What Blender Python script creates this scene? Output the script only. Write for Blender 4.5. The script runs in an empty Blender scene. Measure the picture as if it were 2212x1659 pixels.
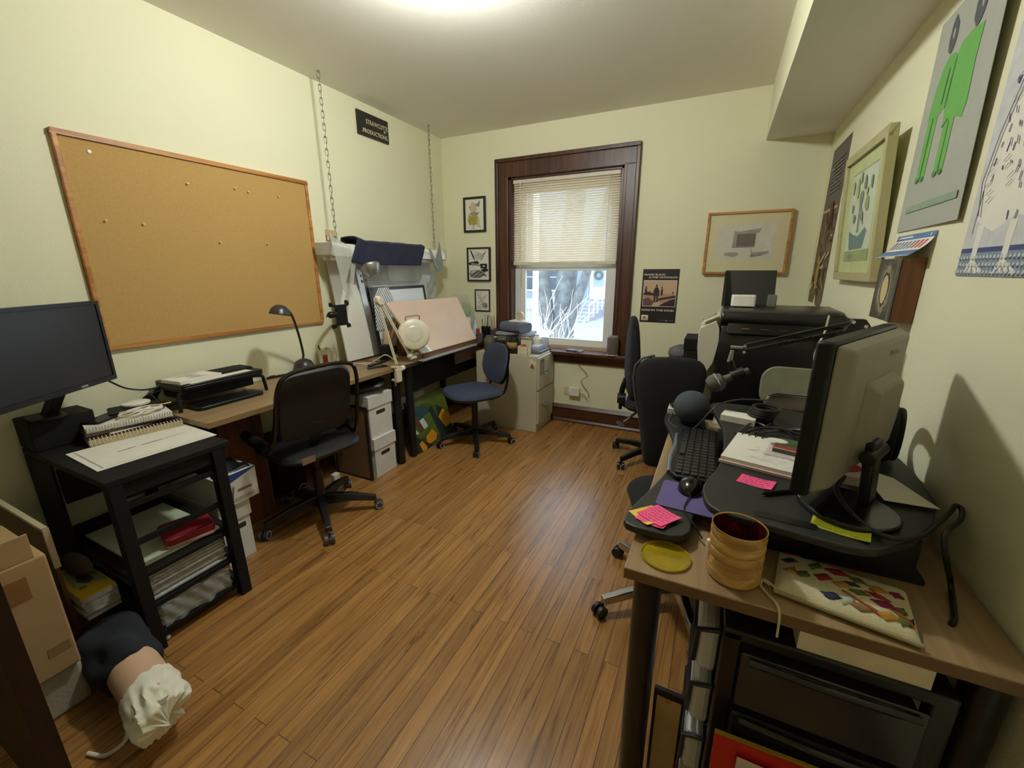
import bpy, bmesh, math, random
from mathutils import Vector as V, Matrix as MX, Euler

random.seed(7)
scene = bpy.context.scene
COL = scene.collection
PI = math.pi

# ------------------------------------------------------------------ materials
MATS = {}
def lin(c):
    o = []
    for v in c:
        v = v / 255.0
        o.append(v / 12.92 if v <= .04045 else ((v + .055) / 1.055) ** 2.4)
    return (o[0], o[1], o[2], 1.0)

def mat(name, rgb, rough=.6, metal=0.0, var=.08, scale=18.0, bump=0.0, bscale=None, spec=.5,
        emit=None, estr=0.0, trans=0.0, alpha=1.0, coat=0.0, sub=None):
    """Principled material whose colour is gently varied by procedural noise."""
    if name in MATS:
        return MATS[name]
    m = bpy.data.materials.new(name); m.use_nodes = True
    nt = m.node_tree; N = nt.nodes; L = nt.links
    b = N['Principled BSDF']
    tc = N.new('ShaderNodeTexCoord')
    nz = N.new('ShaderNodeTexNoise'); nz.inputs['Scale'].default_value = scale
    nz.inputs['Detail'].default_value = 3
    L.new(tc.outputs['Object'], nz.inputs['Vector'])
    mp = N.new('ShaderNodeMapRange')
    mp.inputs['From Min'].default_value = .3; mp.inputs['From Max'].default_value = .7
    mp.inputs['To Min'].default_value = 1 - var; mp.inputs['To Max'].default_value = 1 + var
    L.new(nz.outputs['Fac'], mp.inputs['Value'])
    mul = N.new('ShaderNodeVectorMath'); mul.operation = 'SCALE'
    c = lin(rgb); mul.inputs[0].default_value = c[:3]
    L.new(mp.outputs['Result'], mul.inputs['Scale'])
    L.new(mul.outputs['Vector'], b.inputs['Base Color'])
    b.inputs['Roughness'].default_value = rough
    b.inputs['Metallic'].default_value = metal
    b.inputs['Specular IOR Level'].default_value = spec
    b.inputs['Transmission Weight'].default_value = trans
    b.inputs['Alpha'].default_value = alpha
    b.inputs['Coat Weight'].default_value = coat
    if emit:
        b.inputs['Emission Color'].default_value = lin(emit); b.inputs['Emission Strength'].default_value = estr
    if bump:
        bz = N.new('ShaderNodeTexNoise'); bz.inputs['Scale'].default_value = bscale or scale * 4
        bz.inputs['Detail'].default_value = 4
        L.new(tc.outputs['Object'], bz.inputs['Vector'])
        bp = N.new('ShaderNodeBump'); bp.inputs['Strength'].default_value = bump
        bp.inputs['Distance'].default_value = .01
        L.new(bz.outputs['Fac'], bp.inputs['Height']); L.new(bp.outputs['Normal'], b.inputs['Normal'])
    MATS[name] = m
    return m

def wood(name, c0, c1, rough=.4, along='Y', scale=1.0, coat=0.0):
    """Streaky wood grain running along one axis of the object."""
    if name in MATS:
        return MATS[name]
    m = bpy.data.materials.new(name); m.use_nodes = True
    N = m.node_tree.nodes; L = m.node_tree.links; b = N['Principled BSDF']
    tc = N.new('ShaderNodeTexCoord'); mp = N.new('ShaderNodeMapping')
    s = [30 * scale] * 3; s['XYZ'.index(along)] = 1.6 * scale
    mp.inputs['Scale'].default_value = s
    L.new(tc.outputs['Object'], mp.inputs['Vector'])
    nz = N.new('ShaderNodeTexNoise'); nz.inputs['Scale'].default_value = 1.0
    nz.inputs['Detail'].default_value = 6; nz.inputs['Distortion'].default_value = .6
    L.new(mp.outputs['Vector'], nz.inputs['Vector'])
    r = N.new('ShaderNodeValToRGB')
    r.color_ramp.elements[0].position = .32; r.color_ramp.elements[0].color = lin(c0)
    r.color_ramp.elements[1].position = .68; r.color_ramp.elements[1].color = lin(c1)
    L.new(nz.outputs['Fac'], r.inputs['Fac']); L.new(r.outputs['Color'], b.inputs['Base Color'])
    b.inputs['Roughness'].default_value = rough; b.inputs['Coat Weight'].default_value = coat
    MATS[name] = m
    return m

# ------------------------------------------------------------------ mesh builder
class MB:
    def __init__(s):
        s.v = []; s.f = []; s.m = []; s.cur = 0; s.M = None
    def slot(s, i): s.cur = i; return s
    def add(s, vs, fs):
        o = len(s.v)
        for p in vs:
            p = V(p)
            if s.M is not None: p = s.M @ p
            s.v.append(p)
        for f in fs:
            s.f.append([i + o for i in f]); s.m.append(s.cur)
        return s
    def box(s, x0, y0, z0, x1, y1, z1):
        return s.add([(x0,y0,z0),(x1,y0,z0),(x1,y1,z0),(x0,y1,z0),(x0,y0,z1),(x1,y0,z1),(x1,y1,z1),(x0,y1,z1)],
                     [(0,3,2,1),(4,5,6,7),(0,1,5,4),(1,2,6,5),(2,3,7,6),(3,0,4,7)])
    def obox(s, c, size, rot=(0,0,0)):
        old = s.M
        t = MX.Translation(V(c)) @ Euler(rot).to_matrix().to_4x4()
        s.M = t if old is None else old @ t
        a, b, d = [q / 2 for q in size]
        s.box(-a,-b,-d,a,b,d); s.M = old
        return s
    def bar(s, p0, p1, w, h=None, up=(0,0,1)):
        """square bar from p0 to p1"""
        h = h or w
        p0 = V(p0); p1 = V(p1); d = (p1 - p0).normalized(); u = V(up)
        if abs(d.dot(u)) > .98: u = V((1,0,0))
        r = d.cross(u).normalized(); u = r.cross(d)
        vs = []
        for p in (p0, p1):
            for a, b in ((-1,-1),(1,-1),(1,1),(-1,1)):
                vs.append(p + r*(a*w/2) + u*(b*h/2))
        return s.add(vs, [(0,1,2,3),(7,6,5,4),(0,4,5,1),(1,5,6,2),(2,6,7,3),(3,7,4,0)])
    def cyl(s, p0, p1, r0, r1=None, n=16, caps=True):
        r1 = r0 if r1 is None else r1
        p0 = V(p0); p1 = V(p1); d = (p1 - p0).normalized()
        u = V((0,0,1)) if abs(d.z) < .9 else V((1,0,0))
        a = d.cross(u).normalized(); b = d.cross(a)
        vs = []
        for p, r in ((p0, r0), (p1, r1)):
            for i in range(n):
                t = 2*PI*i/n
                vs.append(p + a*(r*math.cos(t)) + b*(r*math.sin(t)))
        fs = [(i, (i+1) % n, n + (i+1) % n, n + i) for i in range(n)]
        if caps: fs += [tuple(range(n-1,-1,-1)), tuple(range(n, 2*n))]
        return s.add(vs, fs)
    def tube(s, pts, r, n=8, closed=False, radii=None):
        pts = [V(p) for p in pts]; k = len(pts); vs = []
        t0 = (pts[1] - pts[0]).normalized()
        u = V((0,0,1)) if abs(t0.z) < .9 else V((1,0,0))
        a = t0.cross(u).normalized()
        for i, p in enumerate(pts):
            if closed: t = (pts[(i+1) % k] - pts[i-1]).normalized()
            elif i == 0: t = t0
            elif i == k-1: t = (pts[i] - pts[i-1]).normalized()
            else: t = (pts[i+1] - pts[i-1]).normalized()
            a = (a - t * a.dot(t))
            if a.length < 1e-6: a = t.cross(V((1,0,0)))
            a.normalize(); b = t.cross(a); rr = radii[i] if radii else r
            for j in range(n):
                q = 2*PI*j/n
                vs.append(p + a*(rr*math.cos(q)) + b*(rr*math.sin(q)))
        fs = []
        for i in range(k if closed else k-1):
            for j in range(n):
                i2 = (i+1) % k
                fs.append((i*n+j, i*n+(j+1) % n, i2*n+(j+1) % n, i2*n+j))
        if not closed: fs += [tuple(range(n-1,-1,-1)), tuple((k-1)*n + j for j in range(n))]
        return s.add(vs, fs)
    def lathe(s, prof, c=(0,0,0), n=24, axis=None, capb=True, capt=True):
        """prof = [(r, z)] turned about local z"""
        old = s.M; t = MX.Translation(V(c))
        if axis is not None: t = t @ V(axis).to_track_quat('Z', 'Y').to_matrix().to_4x4()
        s.M = t if old is None else old @ t
        vs = []; k = len(prof)
        for r, z in prof:
            for j in range(n):
                q = 2*PI*j/n; vs.append((r*math.cos(q), r*math.sin(q), z))
        fs = [(i*n+j, i*n+(j+1) % n, (i+1)*n+(j+1) % n, (i+1)*n+j) for i in range(k-1) for j in range(n)]
        if capb and prof[0][0] > 1e-5: fs.append(tuple(range(n-1,-1,-1)))
        if capt and prof[-1][0] > 1e-5: fs.append(tuple((k-1)*n + j for j in range(n)))
        s.add(vs, fs); s.M = old
        return s
    def prism(s, poly, z0, z1, M=None):
        """2-D outline extruded along local z"""
        old = s.M
        if M is not None: s.M = M if old is None else old @ M
        n = len(poly)
        vs = [(x, y, z0) for x, y in poly] + [(x, y, z1) for x, y in poly]
        fs = [tuple(range(n-1,-1,-1)), tuple(range(n, 2*n))] + [(i, (i+1) % n, n+(i+1) % n, n+i) for i in range(n)]
        s.add(vs, fs); s.M = old
        return s
    def face(s, pts): return s.add(pts, [tuple(range(len(pts)))])
    def grid(s, fn, nu, nv):
        vs = [fn(i/nu, j/nv) for j in range(nv+1) for i in range(nu+1)]
        w = nu + 1
        return s.add(vs, [(j*w+i, j*w+i+1, (j+1)*w+i+1, (j+1)*w+i) for j in range(nv) for i in range(nu)])
    def ball(s, c, r, sc=(1,1,1), nu=20, nv=12, z0=-1.0, z1=1.0):
        """ellipsoid, optionally only between heights z0 and z1 (-1..1)"""
        prof = []; a0 = math.asin(z0); a1 = math.asin(z1)
        for i in range(nv+1):
            a = a0 + (a1 - a0)*i/nv
            prof.append((max(r*math.cos(a), 0.0), r*math.sin(a)))
        old = s.M; t = MX.Translation(V(c)) @ MX.Diagonal((sc[0], sc[1], sc[2], 1))
        s.M = t if old is None else old @ t
        s.lathe(prof, (0,0,0), nu); s.M = old
        return s

def rrect(w, h, r, n=5, cx=0, cy=0):
    o = []
    for qx, qy, a in ((1,1,0),(-1,1,90),(-1,-1,180),(1,-1,270)):
        for i in range(n+1):
            t = math.radians(a + 90*i/n)
            o.append((cx + qx*(w/2-r) + r*math.cos(t), cy + qy*(h/2-r) + r*math.sin(t)))
    return o

def spline(pts, n=8, closed=False):
    """Catmull-Rom through the points"""
    pts = [V(p) for p in pts]; o = []; k = len(pts)
    for i in range(k if closed else k-1):
        if closed: a, b, c, d = pts[i-1], pts[i], pts[(i+1) % k], pts[(i+2) % k]
        else:
            b, c = pts[i], pts[i+1]
            a = pts[i-1] if i else b*2 - c
            d = pts[i+2] if i+2 < k else c*2 - b
        for j in range(n):
            t = j/n
            o.append(.5*((2*b) + (c-a)*t + (2*a-5*b+4*c-d)*t*t + (3*b-a-3*c+d)*t**3))
    if not closed: o.append(pts[-1])
    return o

def frame_mx(o, u, v):
    """matrix with local x=u, y=v, z=u x v at o"""
    u = V(u).normalized(); v = V(v).normalized(); w = u.cross(v)
    return MX(((u.x,v.x,w.x,o[0]),(u.y,v.y,w.y,o[1]),(u.z,v.z,w.z,o[2]),(0,0,0,1)))

# ------------------------------------------------------------------ objects
ROOTLOC = {}
def tag(o, label, cat, group=None, kind=None):
    if label: o['label'] = label
    if cat: o['category'] = cat
    if group: o['group'] = group
    if kind: o['kind'] = kind
    return o

def mesh_obj(name, mb, mats, origin=(0,0,0), smooth=True, bevel=0.0, seg=2, parent=None, sub=0, solid=0.0, angle=35):
    if not isinstance(mats, (list, tuple)): mats = [mats]
    me = bpy.data.meshes.new(name); org = V(origin)
    me.from_pydata([tuple(p - org) for p in mb.v], [], mb.f)
    for m in mats: me.materials.append(m)
    for p, i in zip(me.polygons, mb.m): p.material_index = min(i, len(mats)-1)
    bm = bmesh.new(); bm.from_mesh(me)
    bmesh.ops.remove_doubles(bm, verts=bm.verts, dist=1e-5)
    bmesh.ops.recalc_face_normals(bm, faces=bm.faces)
    bm.to_mesh(me); bm.free()
    if smooth:
        for p in me.polygons: p.use_smooth = True
        me.set_sharp_from_angle(angle=math.radians(angle))
    o = bpy.data.objects.new(name, me); COL.objects.link(o)
    o.location = org
    if solid:
        md = o.modifiers.new('solid', 'SOLIDIFY'); md.thickness = solid; md.offset = 0
    if bevel:
        md = o.modifiers.new('bevel', 'BEVEL'); md.width = bevel; md.segments = seg
        md.limit_method = 'ANGLE'; md.angle_limit = math.radians(40); md.harden_normals = False
    if sub:
        md = o.modifiers.new('sub', 'SUBSURF'); md.levels = sub; md.render_levels = sub
    if parent is not None:
        o.parent = parent; o.location = (0,0,0)
    return o

def solo(name, mb, mats, label, cat, group=None, kind=None, **k):
    """a thing that is one mesh; verts are given in room coordinates"""
    xs = [p.x for p in mb.v]; ys = [p.y for p in mb.v]; zs = [p.z for p in mb.v]
    org = ((min(xs)+max(xs))/2, (min(ys)+max(ys))/2, min(zs))
    return tag(mesh_obj(name, mb, mats, org, **k), label, cat, group, kind)

def struct(name, mb, mats, label=None, **k):
    xs = [p.x for p in mb.v]; ys = [p.y for p in mb.v]; zs = [p.z for p in mb.v]
    org = ((min(xs)+max(xs))/2, (min(ys)+max(ys))/2, min(zs))
    o = mesh_obj(name, mb, mats, org, **k); o['kind'] = 'structure'
    if label: o['label'] = label
    ROOTLOC[o.name] = V(org)
    return o

def thing(name, label, cat, loc=(0,0,0), rz=0.0, group=None, local=False):
    """Empty at a thing's base. local=False: parts are given in room coordinates."""
    o = bpy.data.objects.new(name, None); COL.objects.link(o)
    o.empty_display_size = .05
    o.location = loc; o.rotation_euler = (0,0,rz)
    ROOTLOC[o.name] = V((0,0,0)) if local else V(loc)
    return tag(o, label, cat, group)

def part(T, name, mb, mats, label=None, **k):
    root = T
    while root.parent: root = root.parent
    org = ROOTLOC.get(root.name, V((0,0,0)))
    o = mesh_obj(name, mb, mats, org, parent=T, **k)
    if label: o['label'] = label
    return o

def dup(T, loc=None, rz=None, label=None, group=None):
    c = T.copy(); COL.objects.link(c)
    if loc is not None: c.location = loc
    if rz is not None: c.rotation_euler = (0,0,rz)
    if label: c['label'] = label
    if group: c['group'] = group
    for ch in T.children:
        d = ch.copy(); COL.objects.link(d); d.parent = c
        for g in ch.children:
            e = g.copy(); COL.objects.link(e); e.parent = d
    return c

def text_mesh(s, size, font_shear=0.0, space=1.0, bold=0.0):
    cu = bpy.data.curves.new('lettering', 'FONT'); cu.body = s; cu.size = size
    cu.space_character = space; cu.offset = bold; cu.resolution_u = 2
    o = bpy.data.objects.new('lettering', cu); COL.objects.link(o)
    dg = bpy.context.evaluated_depsgraph_get(); dg.update()
    me = bpy.data.meshes.new_from_object(o.evaluated_get(dg))
    vs = [v.co.copy() for v in me.vertices]; fs = [tuple(p.vertices) for p in me.polygons]
    bpy.data.objects.remove(o); bpy.data.curves.remove(cu); bpy.data.meshes.remove(me)
    return vs, fs

def put_text(mb, s, M, x, y, size, width=None, z=.0006, bold=0.0, slant=0):
    """flat letters at (x, y) of the plane M, stretched to width"""
    vs, fs = text_mesh(s, size, bold=bold)
    if not vs: return
    x0 = min(v.x for v in vs); x1 = max(v.x for v in vs)
    k = (width / (x1 - x0)) if width else 1.0
    old = mb.M; mb.M = M if old is None else old @ M
    mb.add([(x + (v.x - x0)*k, y + v.y + slant*(v.x-x0)*k, z) for v in vs], fs); mb.M = old

def art(mb, M, shapes, step=.0003, z0=.0004):
    """layers of flat printed shapes [(slot, polygon)] on the plane M"""
    old = mb.M; mb.M = M if old is None else old @ M
    for i, (sl, poly) in enumerate(shapes):
        mb.slot(sl); mb.face([(x, y, z0 + step*i) for x, y in poly])
    mb.M = old

def blob(cx, cy, rx, ry, n=14, j=0.0, rot=0.0, seed=0):
    rn = random.Random(seed); o = []
    for i in range(n):
        t = 2*PI*i/n; k = 1 + rn.uniform(-j, j)
        x = rx*math.cos(t)*k; y = ry*math.sin(t)*k
        o.append((cx + x*math.cos(rot) - y*math.sin(rot), cy + x*math.sin(rot) + y*math.cos(rot)))
    return o

def stroke(p, q, w):
    dx = q[0]-p[0]; dy = q[1]-p[1]; l = math.hypot(dx, dy) or 1; nx = -dy/l*w/2; ny = dx/l*w/2
    return [(p[0]+nx,p[1]+ny),(p[0]-nx,p[1]-ny),(q[0]-nx,q[1]-ny),(q[0]+nx,q[1]+ny)]
def clip_poly(poly, a, b, c):
    o = []
    for k in range(len(poly)):
        p, q = poly[k], poly[(k+1) % len(poly)]; fp = a*p[0]+b*p[1]+c; fq = a*q[0]+b*q[1]+c
        if fp >= 0: o.append(p)
        if fp*fq < 0:
            t = fp/(fp-fq); o.append((p[0]+(q[0]-p[0])*t, p[1]+(q[1]-p[1])*t))
    return o
def rect(x0, y0, x1, y1): return [(x0,y0),(x1,y0),(x1,y1),(x0,y1)]
# ================================================================== ROOM
XL, XR, YB, ZC = -2.503, .556, 3.647, 2.588

def wall_mat(name, rgb):
    m = mat(name, rgb, rough=.75, var=.02, scale=1.2, bump=.12, bscale=160, spec=.25)
    return m
M_wall = wall_mat('pale_yellow_paint', (226, 223, 192))
M_ceil = mat('white_ceiling_paint', (236, 233, 222), rough=.85, var=.015, scale=1.0, bump=.06, bscale=120, spec=.2)
M_brown = wood('dark_stained_trim', (50, 26, 13), (86, 49, 27), rough=.4, along='Z')
M_brownx = wood('dark_stained_trim_flat', (50, 26, 13), (86, 49, 27), rough=.4, along='X')

def floor_material():
    m = bpy.data.materials.new('oak_strip_floor'); m.use_nodes = True
    N = m.node_tree.nodes; L = m.node_tree.links; b = N['Principled BSDF']
    tc = N.new('ShaderNodeTexCoord')
    mp = N.new('ShaderNodeMapping'); mp.inputs['Rotation'].default_value = (0, 0, PI/2)
    L.new(tc.outputs['Object'], mp.inputs['Vector'])
    br = N.new('ShaderNodeTexBrick')
    br.inputs['Scale'].default_value = 1.0
    br.inputs['Brick Width'].default_value = 1.1; br.inputs['Row Height'].default_value = .057
    br.inputs['Mortar Size'].default_value = .0011; br.inputs['Mortar Smooth'].default_value = .2
    br.inputs['Bias'].default_value = 0.0
    br.offset = .37; br.offset_frequency = 2; br.squash = 1.0
    br.inputs['Color1'].default_value = (0, 0, 0, 1); br.inputs['Color2'].default_value = (1, 1, 1, 1)
    br.inputs['Mortar'].default_value = (.5, .5, .5, 1)
    L.new(mp.outputs['Vector'], br.inputs['Vector'])
    # grain, shifted per board
    sc = N.new('ShaderNodeVectorMath'); sc.operation = 'MULTIPLY'; sc.inputs[1].default_value = (44, 2.0, 1)
    L.new(tc.outputs['Object'], sc.inputs[0])
    sh = N.new('ShaderNodeVectorMath'); sh.operation = 'ADD'
    L.new(sc.outputs['Vector'], sh.inputs[0])
    k = N.new('ShaderNodeVectorMath'); k.operation = 'SCALE'; k.inputs['Scale'].default_value = 9.0
    L.new(br.outputs['Color'], k.inputs[0]); L.new(k.outputs['Vector'], sh.inputs[1])
    nz = N.new('ShaderNodeTexNoise'); nz.inputs['Scale'].default_value = 1.0; nz.inputs['Detail'].default_value = 7
    nz.inputs['Distortion'].default_value = 1.4; nz.inputs['Roughness'].default_value = .62
    L.new(sh.outputs['Vector'], nz.inputs['Vector'])
    r = N.new('ShaderNodeValToRGB'); e = r.color_ramp.elements
    e[0].position = .24; e[0].color = lin((98, 64, 32)); e[1].position = .80; e[1].color = lin((186, 141, 84))
    x = e.new(.5); x.color = lin((156, 111, 59))
    L.new(nz.outputs['Fac'], r.inputs['Fac'])
    tn = N.new('ShaderNodeMix'); tn.data_type = 'RGBA'; tn.blend_type = 'MULTIPLY'; tn.inputs['Factor'].default_value = 1
    t2 = N.new('ShaderNodeMapRange'); t2.inputs['To Min'].default_value = .78; t2.inputs['To Max'].default_value = 1.08
    L.new(br.outputs['Color'], t2.inputs['Value'])
    L.new(r.outputs['Color'], tn.inputs['A']); L.new(t2.outputs['Result'], tn.inputs['B'])
    gp = N.new('ShaderNodeMix'); gp.data_type = 'RGBA'; gp.inputs['B'].default_value = lin((48, 27, 12))
    L.new(br.outputs['Fac'], gp.inputs['Factor']); L.new(tn.outputs['Result'], gp.inputs['A'])
    L.new(gp.outputs['Result'], b.inputs['Base Color'])
    b.inputs['Roughness'].default_value = .3
    ro = N.new('ShaderNodeMapRange'); ro.inputs['To Min'].default_value = .22; ro.inputs['To Max'].default_value = .36
    L.new(nz.outputs['Fac'], ro.inputs['Value']); L.new(ro.outputs['Result'], b.inputs['Roughness'])
    bp = N.new('ShaderNodeBump'); bp.inputs['Strength'].default_value = .35; bp.inputs['Distance'].default_value = .002
    iv = N.new('ShaderNodeMath'); iv.operation = 'SUBTRACT'; iv.inputs[0].default_value = 1.0
    L.new(br.outputs['Fac'], iv.inputs[1]); L.new(iv.outputs['Value'], bp.inputs['Height'])
    L.new(bp.outputs['Normal'], b.inputs['Normal'])
    MATS['oak_strip_floor'] = m
    return m

struct('floor', MB().box(-2.65, -1.3, -.1, .70, 3.80, 0), floor_material(), smooth=False)
struct('ceiling', MB().box(-2.65, -1.3, ZC, .70, 3.80, ZC+.1), M_ceil, smooth=False)
struct('wall_left', MB().box(-2.65, -1.3, 0, XL, 3.80, ZC), M_wall, smooth=False)
struct('wall_right', MB().box(XR, -1.3, 0, .70, 3.80, ZC), M_wall, smooth=False)
struct('wall_front', MB().box(XL, -1.3, 0, XR, -1.18, ZC), M_wall, smooth=False)
# back wall round the window opening
WX0, WX1, WZ0, WZ1 = -1.80, -.775, .661, 2.20
b = MB()
b.box(XL, YB, 0, WX0, 3.80, ZC); b.box(WX1, YB, 0, XR, 3.80, ZC)
b.box(WX0, YB, 0, WX1, 3.80, WZ0); b.box(WX0, YB, WZ1, WX1, 3.80, ZC)
struct('wall_back', b, M_wall, smooth=False)
# boxed-in duct along the right wall under the ceiling
struct('trim_1', MB().box(.172, -1.18, 2.255, XR, YB, ZC).slot(0), [M_wall], label='boxed duct below the ceiling along the right wall', smooth=False)
o = bpy.data.objects['trim_1']; o.data.materials.append(M_ceil)
for p in o.data.polygons:
    if p.normal.z < -.5: p.material_index = 1

# baseboards: tall dark board with a rounded cap and a shoe strip
def baseboard(name, p0, p1, nrm):
    p0 = V(p0); p1 = V(p1); n = V(nrm); prof = [(0,0),(.030,0),(.030,.012),(.022,.026),(.018,.030),(.018,.120),(.026,.128),(.026,.138),(.016,.152),(.006,.165),(0,.165)]
    b = MB(); vs = []
    for p in (p0, p1):
        for d, z in prof: vs.append(p + n*d + V((0,0,z)))
    k = len(prof)
    b.add(vs, [tuple(range(k)), tuple(range(2*k-1, k-1, -1))] + [(i, (i+1) % k, k+(i+1) % k, k+i) for i in range(k)])
    return b
struct('baseboard_back', baseboard('', (XL, YB, 0), (XR, YB, 0), (0,-1,0)), M_brownx, angle=25)
struct('baseboard_left', baseboard('', (XL, -1.18, 0), (XL, YB-.03, 0), (1,0,0)), wood('dark_trim_long', (50,26,13), (86,49,27), rough=.35, along='Y'), angle=25)
struct('baseboard_right', baseboard('', (XR, -1.18, 0), (XR, YB-.03, 0), (-1,0,0)), wood('dark_trim_long', (50,26,13), (86,49,27)), angle=25)

# ------------------------------------------------------------------ window
M_vinyl = mat('white_vinyl', (226, 228, 226), rough=.4, var=.02)
gl = bpy.data.materials.new('window_glass'); gl.use_nodes = True
N = gl.node_tree.nodes; L = gl.node_tree.links; N.remove(N['Principled BSDF'])
tr = N.new('ShaderNodeBsdfTransparent'); tr.inputs['Color'].default_value = (.95, .97, .98, 1)
gs = N.new('ShaderNodeBsdfGlossy'); gs.inputs['Roughness'].default_value = .02
mx = N.new('ShaderNodeMixShader'); mx.inputs[0].default_value = .05; L.new(tr.outputs[0], mx.inputs[1]); L.new(gs.outputs[0], mx.inputs[2])
L.new(mx.outputs[0], N['Material Output'].inputs['Surface'])
M_glass = gl

# window_1: jambs, sashes and panes
W = MB()   # dark jamb lining
W.box(WX0, YB, WZ0, WX0+.025, 3.80, WZ1); W.box(WX1-.025, YB, WZ0, WX1, 3.80, WZ1); W.box(WX0, YB, WZ1-.025, WX1, 3.80, WZ1)
win = struct('window_1', W, M_brown, smooth=False)
org = ROOTLOC['window_1']
def wpart(name, mb, m, par=None, **k):
    return mesh_obj(name, mb, m, org, parent=par or win, **k)
# casing
c = MB()
def cas(mb, x0, z0, x1, z1, horiz):
    mb.box(x0, YB-.022, z0, x1, YB, z1)
c.box(-1.908, YB-.020, .69, -1.80, YB-.0005, 2.20); c.box(-.775, YB-.020, .69, -.673, YB-.0005, 2.20)
c.box(-1.908, YB-.020, 2.20, -.673, YB-.0005, 2.332)
wpart('window_casing', c, M_brown, bevel=.003, smooth=False)
c = MB()   # raised back band round the casing
c.box(-1.925, YB-.034, .69, -1.893, YB-.001, 2.318); c.box(-.688, YB-.034, .69, -.656, YB-.001, 2.318)
c.box(-1.925, YB-.034, 2.315, -.656, YB-.001, 2.348)
wpart('casing_band', c, M_brown, bevel=.006, smooth=False)
c = MB()
c.box(-1.815, YB-.028, .69, -1.797, YB-.001, 2.21); c.box(-.778, YB-.028, .69, -.760, YB-.001, 2.21); c.box(-1.815, YB-.028, 2.19, -.760, YB-.001, 2.21)
wpart('casing_bead', c, M_brown, bevel=.005, smooth=False)
c = MB().box(-1.955, YB-.107, .660, -.630, YB-.001, .69); c.box(WX0+.026, YB-.001, .662, WX1-.026, 3.74, .69)
wpart('window_sill', c, M_brownx, bevel=.006, smooth=False)
c = MB().box(-1.925, YB-.022, .575, -.660, YB-.0005, .660)
c.box(-1.925, YB-.032, .632, -.660, YB-.001, .659)
wpart('sill_apron', c, M_brownx, bevel=.004, smooth=False)
c = MB().box(WX0+.025, 3.695, .690, WX1-.025, 3.735, .725)
wpart('sill_strip', c, mat('beige_sill_strip', (188, 164, 142), rough=.6))
# outer vinyl frame and the two sashes
c = MB()
c.box(-1.775, 3.735, .675, -1.725, 3.795, 2.175); c.box(-.85+.0, 3.735, .675, -.80, 3.795, 2.175)
c.box(-1.775, 3.735, 2.125, -.80, 3.795, 2.175); c.box(-1.775, 3.735, .675, -.80, 3.795, .712)
wpart('window_frame', c, M_vinyl, bevel=.003, smooth=False)
def sash(x0, x1, z0, z1, y0, y1, w, name):
    c = MB(); c.box(x0, y0, z0, x0+w, y1, z1); c.box(x1-w, y0, z0, x1, y1, z1)
    c.box(x0+w, y0, z0, x1-w, y1, z0+w*1.2); c.box(x0+w, y0, z1-w, x1-w, y1, z1)
    s = wpart('window_sash', c, M_vinyl, bevel=.004, smooth=False)
    g = MB().box(x0+w-.005, (y0+y1)/2-.002, z0+w, x1-w+.005, (y0+y1)/2+.002, z1-w+.005)
    wpart('window_pane', g, M_glass, par=s, smooth=False)
sash(-1.725, -.85, .712, 1.45, 3.74, 3.768, .055, 'lower')
sash(-1.725, -.85, 1.40, 2.125, 3.77, 3.793, .05, 'upper')

# ------------------------------------------------------------------ blind
T = thing('window_blind', 'cream slatted blind lowered over the upper half of the window', 'blind', (-1.29, 3.685, 1.44))
M_rail = mat('blind_rail', (214, 206, 186), rough=.5)
bs = bpy.data.materials.new('blind_slat_vinyl'); bs.use_nodes = True
N = bs.node_tree.nodes; L = bs.node_tree.links; pb = N['Principled BSDF']
pb.inputs['Base Color'].default_value = lin((232, 222, 200)); pb.inputs['Roughness'].default_value = .45
tl = N.new('ShaderNodeBsdfTranslucent'); tl.inputs['Color'].default_value = lin((236, 216, 180))
mx = N.new('ShaderNodeMixShader'); mx.inputs[0].default_value = .18
L.new(pb.outputs[0], mx.inputs[1]); L.new(tl.outputs[0], mx.inputs[2]); L.new(mx.outputs[0], N['Material Output'].inputs['Surface'])
part(T, 'headrail', MB().box(-1.765, 3.665, 2.142, -.81, 3.705, 2.174), M_rail, bevel=.003)
zs = [1.485 + i*(2.135-1.485)/33 for i in range(34)]
b = MB()
for z in zs:
    a = math.radians(42); hw = .0140
    pts = []
    for k in range(4):
        t = -1 + 2*k/3
        pts.append((3.685 + t*hw*math.cos(a), z + t*hw*math.sin(a) + .0016*(1-t*t)))
    vs = [(-1.762, y, q) for y, q in pts] + [(-.812, y, q) for y, q in pts]
    b.add(vs, [(k, k+1, 5+k, 4+k) for k in range(3)])
part(T, 'slats', b, bs)
part(T, 'bottom_rail', MB().box(-1.764, 3.670, 1.446, -.81, 3.700, 1.474), M_rail, bevel=.004)
for x in (-1.655, -.90):
    part(T, 'ladder_cord', MB().cyl((x, 3.668, 1.47), (x, 3.668, 2.15), .0018, n=6).cyl((x, 3.702, 1.47), (x, 3.702, 2.15), .0018, n=6), mat('cord_white', (235,230,215)))
part(T, 'tilt_wand', MB().cyl((-1.69, 3.655, 1.30), (-1.69, 3.655, 2.15), .004, n=8), mat('wand_plastic', (190,186,170), rough=.3))

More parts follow.
